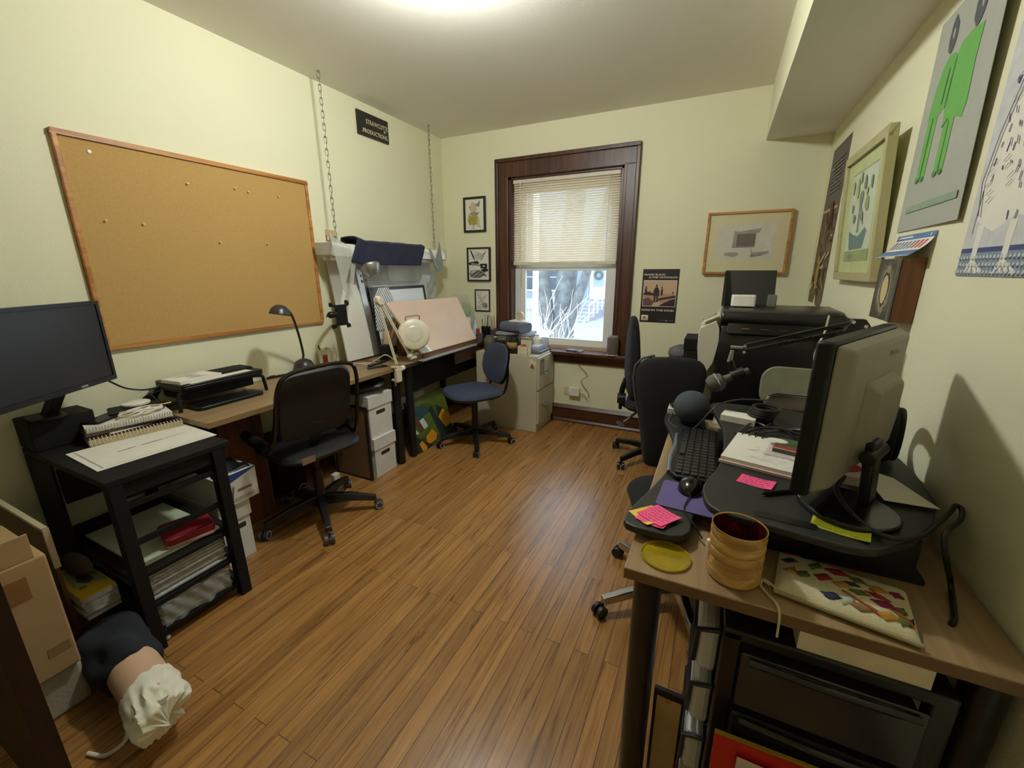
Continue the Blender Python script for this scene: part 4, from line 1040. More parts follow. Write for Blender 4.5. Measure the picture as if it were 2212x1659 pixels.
# things on the cart top
T = thing('paper_certificate', 'white certificate sheet with faint print lying along the front of the black stand', 'paper', (-2.04, .77, .719), local=True)
b = MB().slot(0).prism(rect(-.150,-.195,.150,.195), 0, .0012, MX.Translation((0,0,.0005)))
Mx = MX.Translation((0,0,.002)) @ MX.Rotation(PI/2,4,'Z')
art(b, Mx, [(1, stroke((-.09,.0),(-.03,.006),.006)), (1, stroke((-.06,.006),(-.05,-.004),.004)), (1, rect(-.01,-.002,.06,.004)), (1, rect(.07,.0,.14,.0025)), (1, rect(-.175,-.135,-.173,.135)), (1, rect(-.17,-.135,.175,-.1335))])
part(T, 'sheet', b, [M_paper, M_greyink], smooth=False)
T.rotation_euler = (0,0,math.radians(-3))
def spiral_book(name, lab, loc, rz, w, d, h, cover, coil, n, page=None):
    T = thing(name, lab, 'notebook', loc, rz=rz, local=True)
    part(T, 'pages', MB().box(-w/2,-d/2,.002,w/2,d/2,h-.002), page or M_paper, smooth=False)
    part(T, 'cover', MB().box(-w/2-.002,-d/2-.002,h-.002,w/2,d/2+.002,h).box(-w/2-.002,-d/2-.002,0,w/2,d/2+.002,.002), cover, smooth=False)
    b = MB()
    for i in range(n):
        y = -d/2 + d*(i+.5)/n
        b.tube([(w/2-.006+ (h*.62)*math.cos(t), y, h/2+(h*.66)*math.sin(t)) for t in [2*PI*k/8 for k in range(8)]], .0016, 5, closed=True)
    part(T, 'coil', b, coil)
    return T
M_coil = mat('coil_cream', (212,200,164), rough=.4)
spiral_book('spiral_notebook', 'large spiral notebook with a dark cover at the bottom of the pile', (-2.295,.835,.719), math.radians(-12), .25,.31,.030, mat('cover_purple_black', (40,32,36), rough=.6), M_coil, 26, mat('old_pages', (196,182,150), rough=.8))
solo('loose_card', MB().box(-.035,-.07,0,.035,.07,.002), M_paper, 'narrow white card slipped between the two spiral notebooks', 'card', smooth=False).location = (-2.235,.80,.7505)
solo('brown_folder', MB().prism(rect(-.10,-.15,.10,.15), 0, .012, MX.Translation((-2.305,.825,.7535)) @ MX.Rotation(-.16,4,'Z')), mat('folder_brown', (88,66,54), rough=.7), 'brown folder between the two spiral notebooks', 'folder', smooth=False)
spiral_book('spiral_notebook', 'white spiral notebook on top of the pile beside the monitor', (-2.305,.83,.767), math.radians(-14), .21,.28,.020, mat('cover_white', (214,210,200), rough=.6), mat('coil_white', (214,214,208), rough=.35), 30)
solo('phone', MB().prism(rrect(.075,.15,.01), 0, .009, MX.Translation((-2.325,.765,.7885)) @ MX.Rotation(.5,4,'Z')), M_blk, 'black phone lying on the white spiral notebook', 'phone', bevel=.002)
solo('black_case', MB().prism(rrect(.13,.19,.015), 0, .016, MX.Translation((-2.345,.885,.7885)) @ MX.Rotation(-.3,4,'Z')), M_blkmat, 'flat black case under the white round lid', 'case', bevel=.003)
T = thing('paint_lid', 'round white lid lying on the black case by the monitor', 'lid', (-2.40,.86,.805))
part(T, 'disc', MB().lathe([(.048,.0),(.052,.002),(.052,.010),(.049,.012),(.0,.0122)], (-2.375,.90,.8065), 32), M_white)
b = MB(); rn = random.Random(5)
pts = []
for i in range(26):
    t = i*1.15; r = .045 + .02*math.sin(i*1.7)
    pts.append((-2.25 + .6*r*math.cos(t)*1.2, .855 + r*math.sin(t)*1.35, .7975 + .018*abs(math.sin(i*.8))))
solo('white_cable', MB().tube(spline(pts, 5), .0034, 6), mat('cable_white', (224,214,196), rough=.5), 'tangled white cable on top of the white spiral notebook', 'cable')
solo('pencil', MB().cyl((-2.30,.86,.8005),(-2.27,.99,.805),.0035,n=6), mat('pencil_wood', (214,190,130), rough=.5), 'pale pencil lying across the end of the notebook pile', 'pencil')

# --- monitor at far left
T = thing('desktop_monitor', 'black desktop monitor cut off by the left edge of the photo', 'monitor', (-2.17,.60,.72))
A, Bv = V((-2.305,.828,0)), V((-2.015,.375,0)); d = (Bv-A).normalized(); w = d.cross(V((0,0,1)))
if w.x < 0: w = -w
L_ = (Bv-A).length
def mon_slab(a0, a1, z0, z1, t0, t1):
    c = [A+d*a0, A+d*a1]; vs = []
    for t in (t0, t1):
        for p in c:
            for z in (z0, z1): vs.append(p + w*t + V((0,0,z)))
    return MB().add(vs, [(0,1,3,2),(4,6,7,5),(0,4,5,1),(2,3,7,6),(0,2,6,4),(1,5,7,3)])
part(T, 'casing', mon_slab(0, L_, .955, 1.285, -.03, 0), M_blk, bevel=.006)
part(T, 'screen', mon_slab(.015, L_-.015, .975, 1.270, .0002, .0012), mat('dark_screen', (30,30,33), rough=.35), smooth=False)
b = mon_slab(0,.014,.955,1.285,.0,.005)
for q in (mon_slab(L_-.014,L_,.955,1.285,0,.005), mon_slab(.014,L_-.014,.955,.974,0,.005), mon_slab(.014,L_-.014,1.271,1.285,0,.005)): b.add(q.v, q.f)
part(T, 'bezel', b, M_blkm, smooth=False)
q = A + d*(L_*.30) + w*.0056 + V((0,0,.964)); part(T, 'logo', MB().obox(q, (.001,.03,.008), (0,0,math.atan2(w.y,w.x))), mat('logo_grey', (130,130,130), rough=.4))
cm = A + d*(L_*.30) - w*.15
part(T, 'neck', MB().bar(cm+V((0,0,.852)), cm+w*.115+V((0,0,1.05)), .05, .03), M_blk, bevel=.005)
part(T, 'stand_foot', MB().prism(rrect(.12,.10,.03), 0, .014, MX.Translation((cm.x-.0,cm.y-.01,.8405))), M_blk, bevel=.004)
solo('cable', MB().tube(spline([(-2.30,.80,.95),(-2.33,.86,.90),(-2.40,.95,.86),(-2.42,1.02,.855),(-2.44,1.05,.862)],6), .004, 6), M_wires, 'black cable running from the left monitor toward the desk riser', 'cable')

# ------------------------------------------------------------------ under the work tables
def archive_box(lab, x0, x1, y0, y1, z0, h, lidh, name='archive_box'):
    T = thing(name, lab, 'box', ((x0+x1)/2, (y0+y1)/2, z0))
    part(T, 'body', MB().box(x0+.008, y0+.008, z0, x1-.008, y1-.008, z0+h-.01), M_card, smooth=False)
    part(T, 'lid', MB().box(x0, y0, z0+h-lidh, x1, y1, z0+h), M_card, smooth=False, bevel=.002)
    yc = (y0+y1)/2
    part(T, 'hand_hole', MB().prism(rrect(.085,.026,.006), 0, .0012, frame_mx((x1-.0078, yc, z0+h-lidh-.042), (0,1,0), (0,0,1))), M_darkhole, smooth=False)
    return T
archive_box('white archive box on the floor, lower of the two boxes beside the table legs', -2.42, -2.0, 1.965, 2.180, 0, .290, .085)
archive_box('white archive box on top of another, upper of the two boxes beside the table legs', -2.44, -2.01, 1.955, 2.185, .2905, .300, .085)
def bagf(u, v):
    t = 2*PI*u; k = 1 + .10*math.sin(3*t) + .06*math.sin(7*t+1)
    r = math.sin(PI*min(v*.98+.01,1))**.6
    return (-2.19 + .20*r*k*math.cos(t), 2.045 + .15*r*k*math.sin(t), .5925 + .098*v**.8*(1+.15*math.sin(2*t)) )
solo('black_bag', MB().grid(bagf, 30, 12), mat('nylon_black', (24,25,30), rough=.5, var=.2), 'black nylon bag slumped on the upper white archive box under the table', 'bag')
T = thing('hardboard_sheet', 'brown hardboard panel with dark edges standing beside the archive boxes', 'panel', (-2.16, 1.94, 0))
part(T, 'sheet', MB().box(-2.33, 1.926, .012, -2.015, 1.934, .520), mat('hardboard', (120, 92, 64), rough=.7, var=.06, scale=8), smooth=False)
b = MB(); b.box(-2.34,1.922,0,-2.005,1.938,.012); b.box(-2.34,1.922,.520,-2.005,1.938,.530); b.box(-2.015,1.922,.012,-2.005,1.938,.520); b.box(-2.34,1.922,.012,-2.33,1.938,.520)
part(T, 'edging', b, M_blackwood, smooth=False)
archive_box('plain white archive box on the floor behind the black shelf stand', -2.40, -2.0, .955, 1.105, 0, .315, .09)
T = thing('printed_box', 'open white and blue printed carton on the archive box behind the black stand', 'box', (-2.2, 1.03, .3155))
part(T, 'body', MB().box(-2.38, .96, .3155, -1.985, 1.150, .470), M_card, smooth=False)
b = MB().slot(0); Mx = frame_mx((-1.9848,.96,.3155), (0,1,0), (0,0,1))
art(b, Mx, [(0, [(0,.155),(.19,.155),(.19,.150),(.0,.095)]), (1, rect(.09,.055,.16,.07)), (1, stroke((.06,.02),(.075,.09),.010)), (2, rect(.02,.012,.17,.030))])
part(T, 'print', b, [mat('carton_blue', (44,62,128), rough=.6), mat('carton_tan', (130,114,84), rough=.6), mat('carton_grey', (176,170,156), rough=.7)], smooth=False)
def crump(u,v): return (-2.36+.36*u, .97+.17*v, .472+.035*(math.sin(PI*u)*math.sin(PI*v))+.008*math.sin(u*20+v*9))
solo('black_cables', MB().grid(crump, 16, 10), M_wires, 'heap of black cable filling the open printed carton', 'cables', kind='stuff', solid=.003)
solo('wood_cabinet', MB().box(-2.46,1.15,.0,-2.25,1.385,.715), wood('red_brown_wood', (74,40,20),(110,64,34), rough=.5, along='Z'), 'red brown wooden cabinet under the work table behind the black chair', 'cabinet', smooth=False, bevel=.003)
T = thing('computer_tower', 'black computer tower in the dark under the work table', 'computer', (-2.36,1.58,0))
part(T, 'case', MB().box(-2.475,1.48,.012,-2.335,1.67,.42), M_blk, bevel=.006)
part(T, 'front_panel', MB().box(-2.335,1.485,.018,-2.330,1.665,.414), M_blkmat, smooth=False)
for y in (1.50,1.65):
    part(T, 'foot', MB().box(-2.36,y-.01,0,-2.34,y+.01,.012), M_blk)
solo('power_strip', MB().box(-2.20,1.58,.0,-2.15,1.80,.040), M_white, 'white power strip on the floor in front of the computer tower', 'power strip', bevel=.006)
solo('plug_block', MB().box(-2.195,1.74,.0405,-2.155,1.79,.095), M_white, 'white plug block standing on the power strip', 'plug', bevel=.006)
T = thing('floor_cables', 'loose grey cables looping on the floor under the work table', 'cables', (-2.2,1.6,0))
for i in range(3):
    part(T, 'cable', MB().tube(spline([(-2.25,1.45+.03*i,.006),(-2.19,1.46,.05+.03*i),(-2.17,1.52+.02*i,.14-.03*i),(-2.19,1.60,.06),(-2.22,1.68,.006),(-2.21,1.86,.006)],6), .0045, 6), mat('cable_grey', (120,120,114), rough=.5))
# painting and papers under the second table
T = thing('abstract_painting', 'unframed green and orange abstract painting leaning under the drawing table', 'painting', (-2.08, 2.67, 0))
P0, ud, vd = V((-1.990,2.414,.002)), V((0,1,0)), V((-.30,.06,.95)).normalized()
Mx = frame_mx(P0, ud, vd)
b = MB().slot(0).prism(rect(0,0,.50,.42), -.018, 0, Mx)
art(b, Mx, [(1, [(0,.30),(.20,.36),(.36,.33),(.30,.0),(.20,.0),(.0,.14)]), (2, [(.0,.42),(.5,.42),(.5,.20),(.36,.30),(.2,.36),(.0,.33)]), (3, [(.0,.30),(.10,.36),(.20,.34),(.26,.26),(.16,.20),(.0,.24)]), (4, [(.02,.30),(.06,.31),(.13,.17),(.10,.14)]),
   (5, [(.04,.18),(.0,.30),(.0,.16),(.07,.135)]), (5, [(.10,.24),(.155,.25),(.19,.165),(.13,.16)]), (2, [(.16,.26),(.26,.27),(.30,.06),(.20,.09),(.20,.17)]), (6, [(.24,.30),(.29,.31),(.38,.04),(.32,.02)]),
   (7, [(.34,.20),(.42,.25),(.50,.19),(.50,.10),(.40,.09)]), (8, [(.13,.10),(.22,.13),(.27,.08),(.24,.035),(.15,.03),(.12,.06)]), (8, [(.03,.07),(.07,.085),(.11,.02),(.10,.0),(.05,.0)]), (2, [(.02,.14),(.20,.17),(.18,.12),(.05,.10)])], step=.0003)
part(T, 'canvas', b, [mat('paint_dark', (36,42,32), rough=.6), mat('paint_olive', (70,82,34), rough=.6, var=.2), mat('paint_green', (88,104,30), rough=.6, var=.25), mat('paint_teal', (40,70,76), rough=.6, var=.2), mat('paint_brown', (92,58,42), rough=.6),
   mat('paint_white', (206,214,206), rough=.6), mat('paint_navy', (32,44,48), rough=.6), mat('paint_ochre', (206,150,18), rough=.6, var=.1), mat('paint_orange', (216,142,32), rough=.6, var=.08)], smooth=False)
solo('white_carton', MB().prism(rect(0,0,.30,.09), -.14, 0, frame_mx((-2.15,2.44,.345), (0,1,0), (-.30,.08,.95))), M_card, 'white carton lid resting behind the painting under the drawing table', 'box', smooth=False)

# ------------------------------------------------------------------ file cabinet and its load
T = thing('file_cabinet', 'beige two drawer metal file cabinet below the window', 'cabinet', (-1.63, 3.43, 0))
M_beige = mat('beige_enamel', (190, 182, 158), rough=.45, var=.04, scale=5)
part(T, 'cabinet_body', MB().box(-1.935, 3.232, 0, -1.335, 3.612, .690), M_beige, bevel=.004, smooth=False)
part(T, 'seam', MB().box(-1.70, 3.2305, .55, -1.697, 3.232, .685), mat('seam_grey', (120,112,92)), smooth=False)
part(T, 'rust_spot', MB().prism(blob(0,0,.028,.040,14,.3,0,2), 0, .0006, frame_mx((-1.375,3.2318,.625), (1,0,0), (0,0,1))), mat('chipped_white', (214,208,196), rough=.8))
part(T, 'rust_spot', MB().prism(blob(0,0,.018,.022,12,.3,0,3), 0, .0006, frame_mx((-1.378,3.2310,.600), (1,0,0), (0,0,1))), mat('rust', (126,84,48), rough=.9))
for z0, z1 in ((.385,.675),(.075,.375)):
    D = part(T, 'drawer', MB().box(-1.3355, 3.242, z0, -1.318, 3.602, z1), M_beige, bevel=.004, smooth=False)
    yh = 3.40; zh = z1-.16 if z0 > .3 else .225
    part(D, 'drawer_handle', MB().box(-1.318, yh-.045, zh, -1.290, yh+.045, zh+.010).box(-1.318,yh-.045,zh,-1.312,yh+.045,zh+.03), M_silver, bevel=.003)
    if z0 > .3: part(D, 'label_holder', MB().box(-1.318, 3.27, .52, -1.315, 3.36, .655), mat('label_grey', (138,132,120), rough=.3, metal=.5), smooth=False)
ZF = .6902
T = thing('tool_case', 'grey zip case with a black end lying on a pile on the file cabinet', 'case', (-1.66,3.46,.855))
b = MB(); Mx = frame_mx((-1.80,3.36,.858), (0,0,1), (0,1,0))
b = MB(); b.M = MX.Translation((-1.645,3.46,.858)) @ MX.Rotation(math.radians(-20),4,'Z')
b.prism([(x,y) for x,y in rrect(.17,.085,.032)], -.13, .13, MX(((0,0,1,0),(1,0,0,0),(0,1,0,.0435),(0,0,0,1))))
part(T, 'case_body', b, mat('case_grey', (88,92,112), rough=.7, var=.1), bevel=.004)
b = MB(); b.M = MX.Translation((-1.645,3.46,.858)) @ MX.Rotation(math.radians(-20),4,'Z')
b.prism(rrect(.172,.087,.033), -.134, -.118, MX(((0,0,1,0),(1,0,0,0),(0,1,0,.0440),(0,0,0,1))))
part(T, 'end_panel', b, mat('case_black', (30,28,28), rough=.8), bevel=.003)
solo('white_tray', MB().prism(rrect(.17,.13,.02), 0, .012, MX.Translation((-1.62,3.49,.9455))), M_white, 'white shallow tray on top of the grey zip case', 'tray', bevel=.003)
solo('tape_dispenser', MB().cyl((-1.615,3.475,.998),(-1.615,3.505,.998),.040,n=24), mat('tan_tape', (190,176,150), rough=.5), 'round tan tape roll standing in the white tray', 'tape')
T = thing('wood_crate', 'grey carton of supplies under the grey zip case', 'box', (-1.66,3.48,ZF))
part(T, 'crate', MB().box(-1.80,3.40,ZF,-1.50,3.59,.83), mat('crate_grey', (112,106,90), rough=.8, var=.15), smooth=False)
part(T, 'crate_lid', MB().box(-1.81,3.39,.831,-1.49,3.60,.856), mat('crate_lid', (150,152,160), rough=.7), smooth=False)
solo('brown_jar', MB().lathe([(.05,0),(.055,.008),(.055,.10),(.04,.125),(.04,.135)], (-1.845,3.335,ZF), 20), mat('jar_grey', (92,86,72), rough=.4), 'grey canister at the near left corner of the file cabinet top', 'canister')
T = thing('ink_bottle', 'dark glass jar with a tan label on the file cabinet', 'jar', (-1.60,3.32,ZF))
part(T, 'jar_body', MB().lathe([(.062,.0005),(.066,.006),(.066,.125),(.058,.140),(.058,.155),(.0,.156)], (-1.60,3.32,ZF), 28), mat('jar_dark', (34,30,32), rough=.2))
part(T, 'jar_label', MB().grid(lambda u,v: (-1.60+.0667*math.cos(-2.1+1.5*u), 3.32+.0667*math.sin(-2.1+1.5*u), ZF+.045+.055*v), 10, 2), mat('label_tan', (158,124,72), rough=.7), solid=.0004)
solo('pencil_holder', MB().lathe([(.045,0),(.048,.004),(.048,.10),(.046,.10),(.044,.006),(0,.006)], (-1.72,3.30,ZF), 20), mat('holder_dark', (50,44,46), rough=.35), 'dark round pot standing left of the labelled glass jar', 'pot')
for i in range(6):
    a = i*1.1
    solo('silver_tool', MB().cyl((-1.52+.02*math.cos(a),3.37+.02*math.sin(a),ZF+.0005),(-1.52+.04*math.cos(a),3.37+.035*math.sin(a),ZF+.165),.005,n=8), M_silver, 'thin silver tool standing upright in the cluster behind the cream box', 'tool', group='silver tools on the file cabinet')
solo('white_bottle', MB().lathe([(.036,0),(.04,.006),(.04,.11),(.022,.135),(.022,.15),(.0,.151)], (-1.445,3.50,ZF), 20), M_white, 'white plastic bottle by the window on the file cabinet', 'bottle')
solo('clear_cup', MB().lathe([(.026,0),(.034,.09),(.031,.09),(.024,.004),(0,.004)], (-1.38,3.53,ZF+.028), 20), mat('cup_clear', (200,206,206), rough=.15, alpha=.5), 'small clear cup near the window behind the grey books', 'cup')
T = thing('open_box', 'small open cream carton holding a red ball on the file cabinet', 'box', (-1.475,3.285,ZF))
b = MB(); x0,x1,y0,y1,h = -1.525,-1.425,3.245,3.325,.075
b.box(x0,y0,ZF,x1,y1,ZF+.003); b.box(x0,y0,ZF,x1,y0+.003,ZF+h); b.box(x0,y1-.003,ZF,x1,y1,ZF+h+.05); b.box(x0,y0,ZF,x0+.003,y1,ZF+h); b.box(x1-.003,y0,ZF,x1,y1,ZF+h)
part(T, 'carton', b, mat('carton_cream', (214,204,174), rough=.7), smooth=False)
part(T, 'flap', MB().add([(x0,y1-.004,ZF+h+.05),(x1,y1-.004,ZF+h+.05),(x1,y1-.02,ZF+h+.072),(x0,y1-.02,ZF+h+.072)],[(0,1,2,3)]), mat('carton_cream', (214,204,174)), solid=.002)
solo('red_ball', MB().ball((-1.485,3.285,ZF+.058), .032), mat('ball_red', (150,70,54), rough=.6), 'dull red ball sitting inside the small cream carton', 'ball')
T = thing('grey_book', 'flat dark grey laptop case at the bottom right of the file cabinet pile', 'case', (-1.39,3.40,ZF))
part(T, 'case_body', MB().box(-1.455,3.335,ZF,-1.345,3.56,ZF+.025), mat('case_slate', (96,98,108), rough=.5), bevel=.006)
for i,(lab,c) in enumerate((('lower of the two pale blue grey books on the laptop case',(150,158,172)),('upper of the two pale blue grey books on the laptop case',(178,188,200)))):
    solo('small_book', MB().box(-1.45+.004*i,3.345+.006*i,ZF+.0255+.021*i,-1.375,3.49,ZF+.0455+.021*i), mat('book_%d' % i, c, rough=.5), lab, 'book', bevel=.002)
T = thing('craft_bottle', 'small terracotta bottle with a pointed cap by the window sill', 'bottle', (-1.365,3.58,ZF))
part(T, 'bottle_body', MB().lathe([(.02,0),(.022,.004),(.022,.045),(.008,.06)], (-1.37,3.585,ZF+.0), 16), mat('terracotta', (176,120,92), rough=.6))
part(T, 'bottle_tip', MB().lathe([(.008,.06),(.003,.085),(.0,.086)], (-1.37,3.585,ZF), 12), M_blk)
# dark pots with brushes standing on the table behind the pink board
def brush_pot(lab, x, y, z, r, h, m, n, seed, cols):
    T = thing('brush_pot', lab, 'pot', (x,y,z))
    part(T, 'pot', MB().lathe([(r*.85,0),(r*.9,.004),(r,h),(r*.93,h),(r*.8,.006),(0,.006)], (x,y,z), 20), m)
    rn = random.Random(seed)
    for i in range(n):
        a = rn.uniform(0,2*PI); l = h + rn.uniform(.05,.12)
        solo('brush', MB().cyl((x+r*.4*math.cos(a), y+r*.4*math.sin(a), z+.01),(x+r*.8*math.cos(a), y+r*.8*math.sin(a), z+l),.004,.003,8).ball((x+r*.82*math.cos(a), y+r*.82*math.sin(a), z+l+.008), .005, (1,1,2.4), 8, 6),
             cols[i % len(cols)], 'thin brush or pen standing in ' + lab.split(' pot')[0].replace('tall ','').replace('wide ','') + ' pot', 'brush', group='brushes in the ' + lab.split(' pot')[0] + ' pot')
    return T
M_br1 = mat('brush_wood', (170,136,84), rough=.5); M_br2 = mat('brush_dark', (60,44,40), rough=.5); M_br3 = mat('brush_grey', (150,146,140), rough=.4)
brush_pot('tall black pot of brushes beneath the smallest framed sketch', -1.985, 3.515, ZD, .045, .13, M_blk, 6, 3, [M_br2, M_br3])
brush_pot('wide plum pot of brushes beside the window casing', -1.885, 3.515, ZF, .055, .17, mat('pot_plum', (70,54,58), rough=.5), 8, 6, [M_br1, M_br3, M_br2])
solo('grey_mug', MB().lathe([(.03,0),(.034,.004),(.036,.075),(.033,.075),(.03,.006),(0,.006)], (-1.995,3.41,ZD), 20), mat('mug_grey', (84,84,88), rough=.4), 'grey metal cup at the right corner of the drawing table', 'cup')
solo('white_dish', MB().lathe([(.02,0),(.03,.004),(.045,.018),(.042,.019),(.028,.008),(0,.007)], (-1.86,3.42,ZF+.09), 20), M_white, 'small white dish stacked on books on the file cabinet', 'dish')
for i in range(3):
    solo('stacked_book', MB().box(-1.93,3.375,ZF+.03*i,-1.82+.004*i,3.46,ZF+.028+.03*i), mat('stack_%d' % i, ((112,104,86),(66,56,46),(124,118,100))[i], rough=.6), ('bottom','middle','top')[i] + ' book of the short stack under the white dish', 'book', smooth=False, bevel=.002)
T = thing('clear_sack', 'crumpled clear plastic sack over green packing behind the drawing board', 'sack', (-2.28,3.50,ZD))
def sack(u, v):
    t = 2*PI*u; k = 1 + .10*math.sin(4*t+v*2) + .05*math.sin(9*t); r = (1-.55*v**2)*k
    return (-2.27 + .155*r*math.cos(t), 3.525 + .095*r*math.sin(t), ZD + .002 + .42*v)
part(T, 'plastic', MB().grid(sack, 26, 10), mat('sack_film', (206,208,196), rough=.15, alpha=.22, spec=.7), solid=.0006)
part(T, 'green_packing', MB().ball((-2.27,3.53,ZD+.26), 1, (.11,.065,.085), 18, 10), mat('packing_green', (104,158,40), rough=.7, var=.3, scale=25))
solo('paper_roll', MB().cyl((-2.13,3.42,ZD+.0005),(-2.13,3.42,ZD+.22),.032,n=20), M_paper, 'white paper roll standing behind the right edge of the pink board', 'roll')
solo('glue_bottle', MB().lathe([(.022,0),(.025,.004),(.025,.13),(.012,.16),(.006,.20),(0,.201)], (-2.06,3.44,ZD), 16), mat('glue_clear', (186,196,196), rough=.3), 'clear glue bottle with a nozzle next to the paper roll', 'bottle')
solo('red_tube', MB().lathe([(.016,0),(.018,.004),(.018,.11),(.01,.12),(0,.121)], (-2.03,3.435,ZD), 14), mat('tube_red', (150,50,44), rough=.5), 'small red and white paint tube by the grey metal cup', 'paint tube')
# ================================================================== CHAIRS
M_seatblk = mat('black_upholstery', (15, 15, 17), rough=.55, var=.15)
M_fabblk = mat('black_fabric', (11, 11, 12), rough=.95, var=.15, bump=.2, bscale=600)
M_blue = mat('blue_upholstery', (50, 58, 78), rough=.8, var=.12, scale=60, bump=.2, bscale=700)
M_caster = mat('caster_grey', (70, 70, 72), rough=.4)

def star_base(T, cx, cy, R, a0, m, cm, hub=.12, rim=None, tip=.075):
    """five legs with twin-wheel casters, a gas lift column"""
    part(T, 'base_hub', MB().cyl((cx,cy,.075),(cx,cy,hub+.02),.032,.028,18), m, bevel=.003)
    for k in range(5):
        a = math.radians(a0 + 72*k); ex, ey = cx + R*math.cos(a), cy + R*math.sin(a)
        sx, sy = cx + .02*math.cos(a), cy + .02*math.sin(a)
        tx, ty = -math.sin(a), math.cos(a); b = MB(); vs = []
        for (x, y, z0, z1, w) in ((sx,sy,.074,hub+.008,.026),(cx+R*.55*math.cos(a),cy+R*.55*math.sin(a),tip+.004,hub-.006,.023),(ex,ey,tip-.016,tip+.016,.019)):
            vs += [(x+tx*w,y+ty*w,z0),(x-tx*w,y-ty*w,z0),(x-tx*w*.7,y-ty*w*.7,z1),(x+tx*w*.7,y+ty*w*.7,z1)]
        b.add(vs, [(3,2,1,0),(8,9,10,11)] + [(4*q+i, 4*q+(i+1) % 4, 4*q+4+(i+1) % 4, 4*q+4+i) for q in (0,1) for i in range(4)])
        L = part(T, 'leg', b, m, bevel=.004, smooth=False)
        ca = a + .9*math.sin(k*2.3+a0); wx, wy_ = -math.sin(ca), math.cos(ca)
        ox, oy = ex + .012*math.cos(ca), ey + .012*math.sin(ca)
        w = MB()
        for s in (-1, 1):
            w.cyl((ox+wx*s*.006, oy+wy_*s*.006, .0265), (ox+wx*s*.024, oy+wy_*s*.024, .0265), .0262, n=20)
        w.cyl((ex,ey,.03),(ex,ey,tip-.010),.009,n=10)
        c = part(L, 'caster', w, cm, bevel=.002)
        if rim:
            r = MB()
            for s in (-1, 1):
                r.lathe([(.017,0),(.0225,0),(.0225,.0012),(.017,.0012),(.017,0)], (ox+wx*s*.0242, oy+wy_*s*.0242, .0265), 20, axis=(wx*s, wy_*s, 0), capb=False, capt=False)
            part(L, 'caster_rim', r, rim)

def cushion(M, w, d, h, r, crown=.012, nu=18, nv=18, side=1):
    """pillow-like slab on the plane M (w along x, d along y, thickness along z)"""
    out = rrect(w, d, r, 6); b = MB(); b.M = M
    rings = []
    for (k, z) in ((0.0, h+crown),(.45, h+crown*.8),(.8, h+crown*.3),(.95, h*.86),(1.0, h*.5),(.95, h*.12),(.8, 0),(.4,0),(0.0,0)):
        rings.append([(x*k, y*k, z) for x, y in out])
    n = len(out); vs = [p for rg in rings for p in rg]
    fs = [(i*n+j, i*n+(j+1) % n, (i+1)*n+(j+1) % n, (i+1)*n+j) for i in range(len(rings)-1) for j in range(n)]
    b.add(vs, fs); b.M = None
    return b

# --- black task chair at the long table
T = thing('task_chair', 'worn black office chair with a looped frame at the long work table', 'chair', (-1.98, 1.49, 0))
M_rim = mat('caster_rim_pale', (170,166,158), rough=.4)
star_base(T, -1.98, 1.49, .31, 38, mat('chair_black_steel', (30,29,29), rough=.3, var=.1), M_caster, hub=.13, rim=M_rim)
part(T, 'gas_column', MB().cyl((-1.98,1.49,.10),(-1.98,1.49,.30),.026,n=18).cyl((-1.98,1.49,.28),(-1.98,1.49,.415),.016,n=14), M_blkm)
part(T, 'mechanism', MB().box(-2.07,1.42,.40,-1.86,1.56,.435), M_blkm, bevel=.006)
rz = math.radians(-8)
Mx = MX.Translation((-2.00,1.475,.432)) @ MX.Rotation(rz,4,'Z')
part(T, 'seat', cushion(Mx, .44, .46, .05, .11), M_seatblk)
fw = V((math.cos(rz), math.sin(rz), 0)); lw = V((-math.sin(rz), math.cos(rz), 0))
Bm = frame_mx(V((-1.805,1.415,.738)), -lw, V((.16*fw.x,.16*fw.y,.985)))   # z axis points to the front of the chair
Bm2 = Bm @ MX.Translation((0,0,-.0))
w = (Bm.to_3x3() @ V((0,0,1))).normalized()
s = -1 if w.dot(V((-1,0,0))) < 0 else 1
bk = cushion(Bm @ MX.Translation((0,0,0)), .41, .365, .035, .085, crown=.010)
part(T, 'backrest', bk, M_seatblk)
lp = [(-.225,-.23,.0),(-.228,-.05,-.012),(-.215,.12,-.022),(-.165,.198,-.026),(0,.215,-.028),(.165,.198,-.026),(.215,.12,-.022),(.228,-.05,-.012),(.235,-.20,.02),(.225,-.245,.10),(.21,-.28,.14)]
q = [Bm @ V((x,y,z)) for x,y,z in lp]
part(T, 'back_frame', MB().tube(spline([Bm @ V((-.21,-.28,.14)), Bm @ V((-.235,-.24,.10))] + q[:], 6), .0105, 10), mat('frame_gloss_black', (16,16,17), rough=.2))
part(T, 'arm_pad', MB().tube([Bm @ V((-.235,-.19,.05)), Bm @ V((-.245,-.20,.16)), Bm @ V((-.24,-.21,.28))], .026, 12, radii=[.018,.030,.022]), M_blkmat)
part(T, 'arm_pad', MB().tube([Bm @ V((.235,-.19,.05)), Bm @ V((.245,-.20,.16)), Bm @ V((.24,-.21,.28))], .026, 12, radii=[.018,.030,.022]), M_blkmat)
part(T, 'back_bar', MB().bar(Bm @ V((0,-.10,.0)), Bm @ V((0,-.30,.06)), .05, .008), M_blkm)
part(T, 'worn_label', MB().prism(rect(-.035,-.018,.035,.018), 0, .0015, frame_mx(Mx @ V((.2185,-.13,.030)), lw, (0,0,1))), mat('label_tan_worn', (126,100,84), rough=.7))

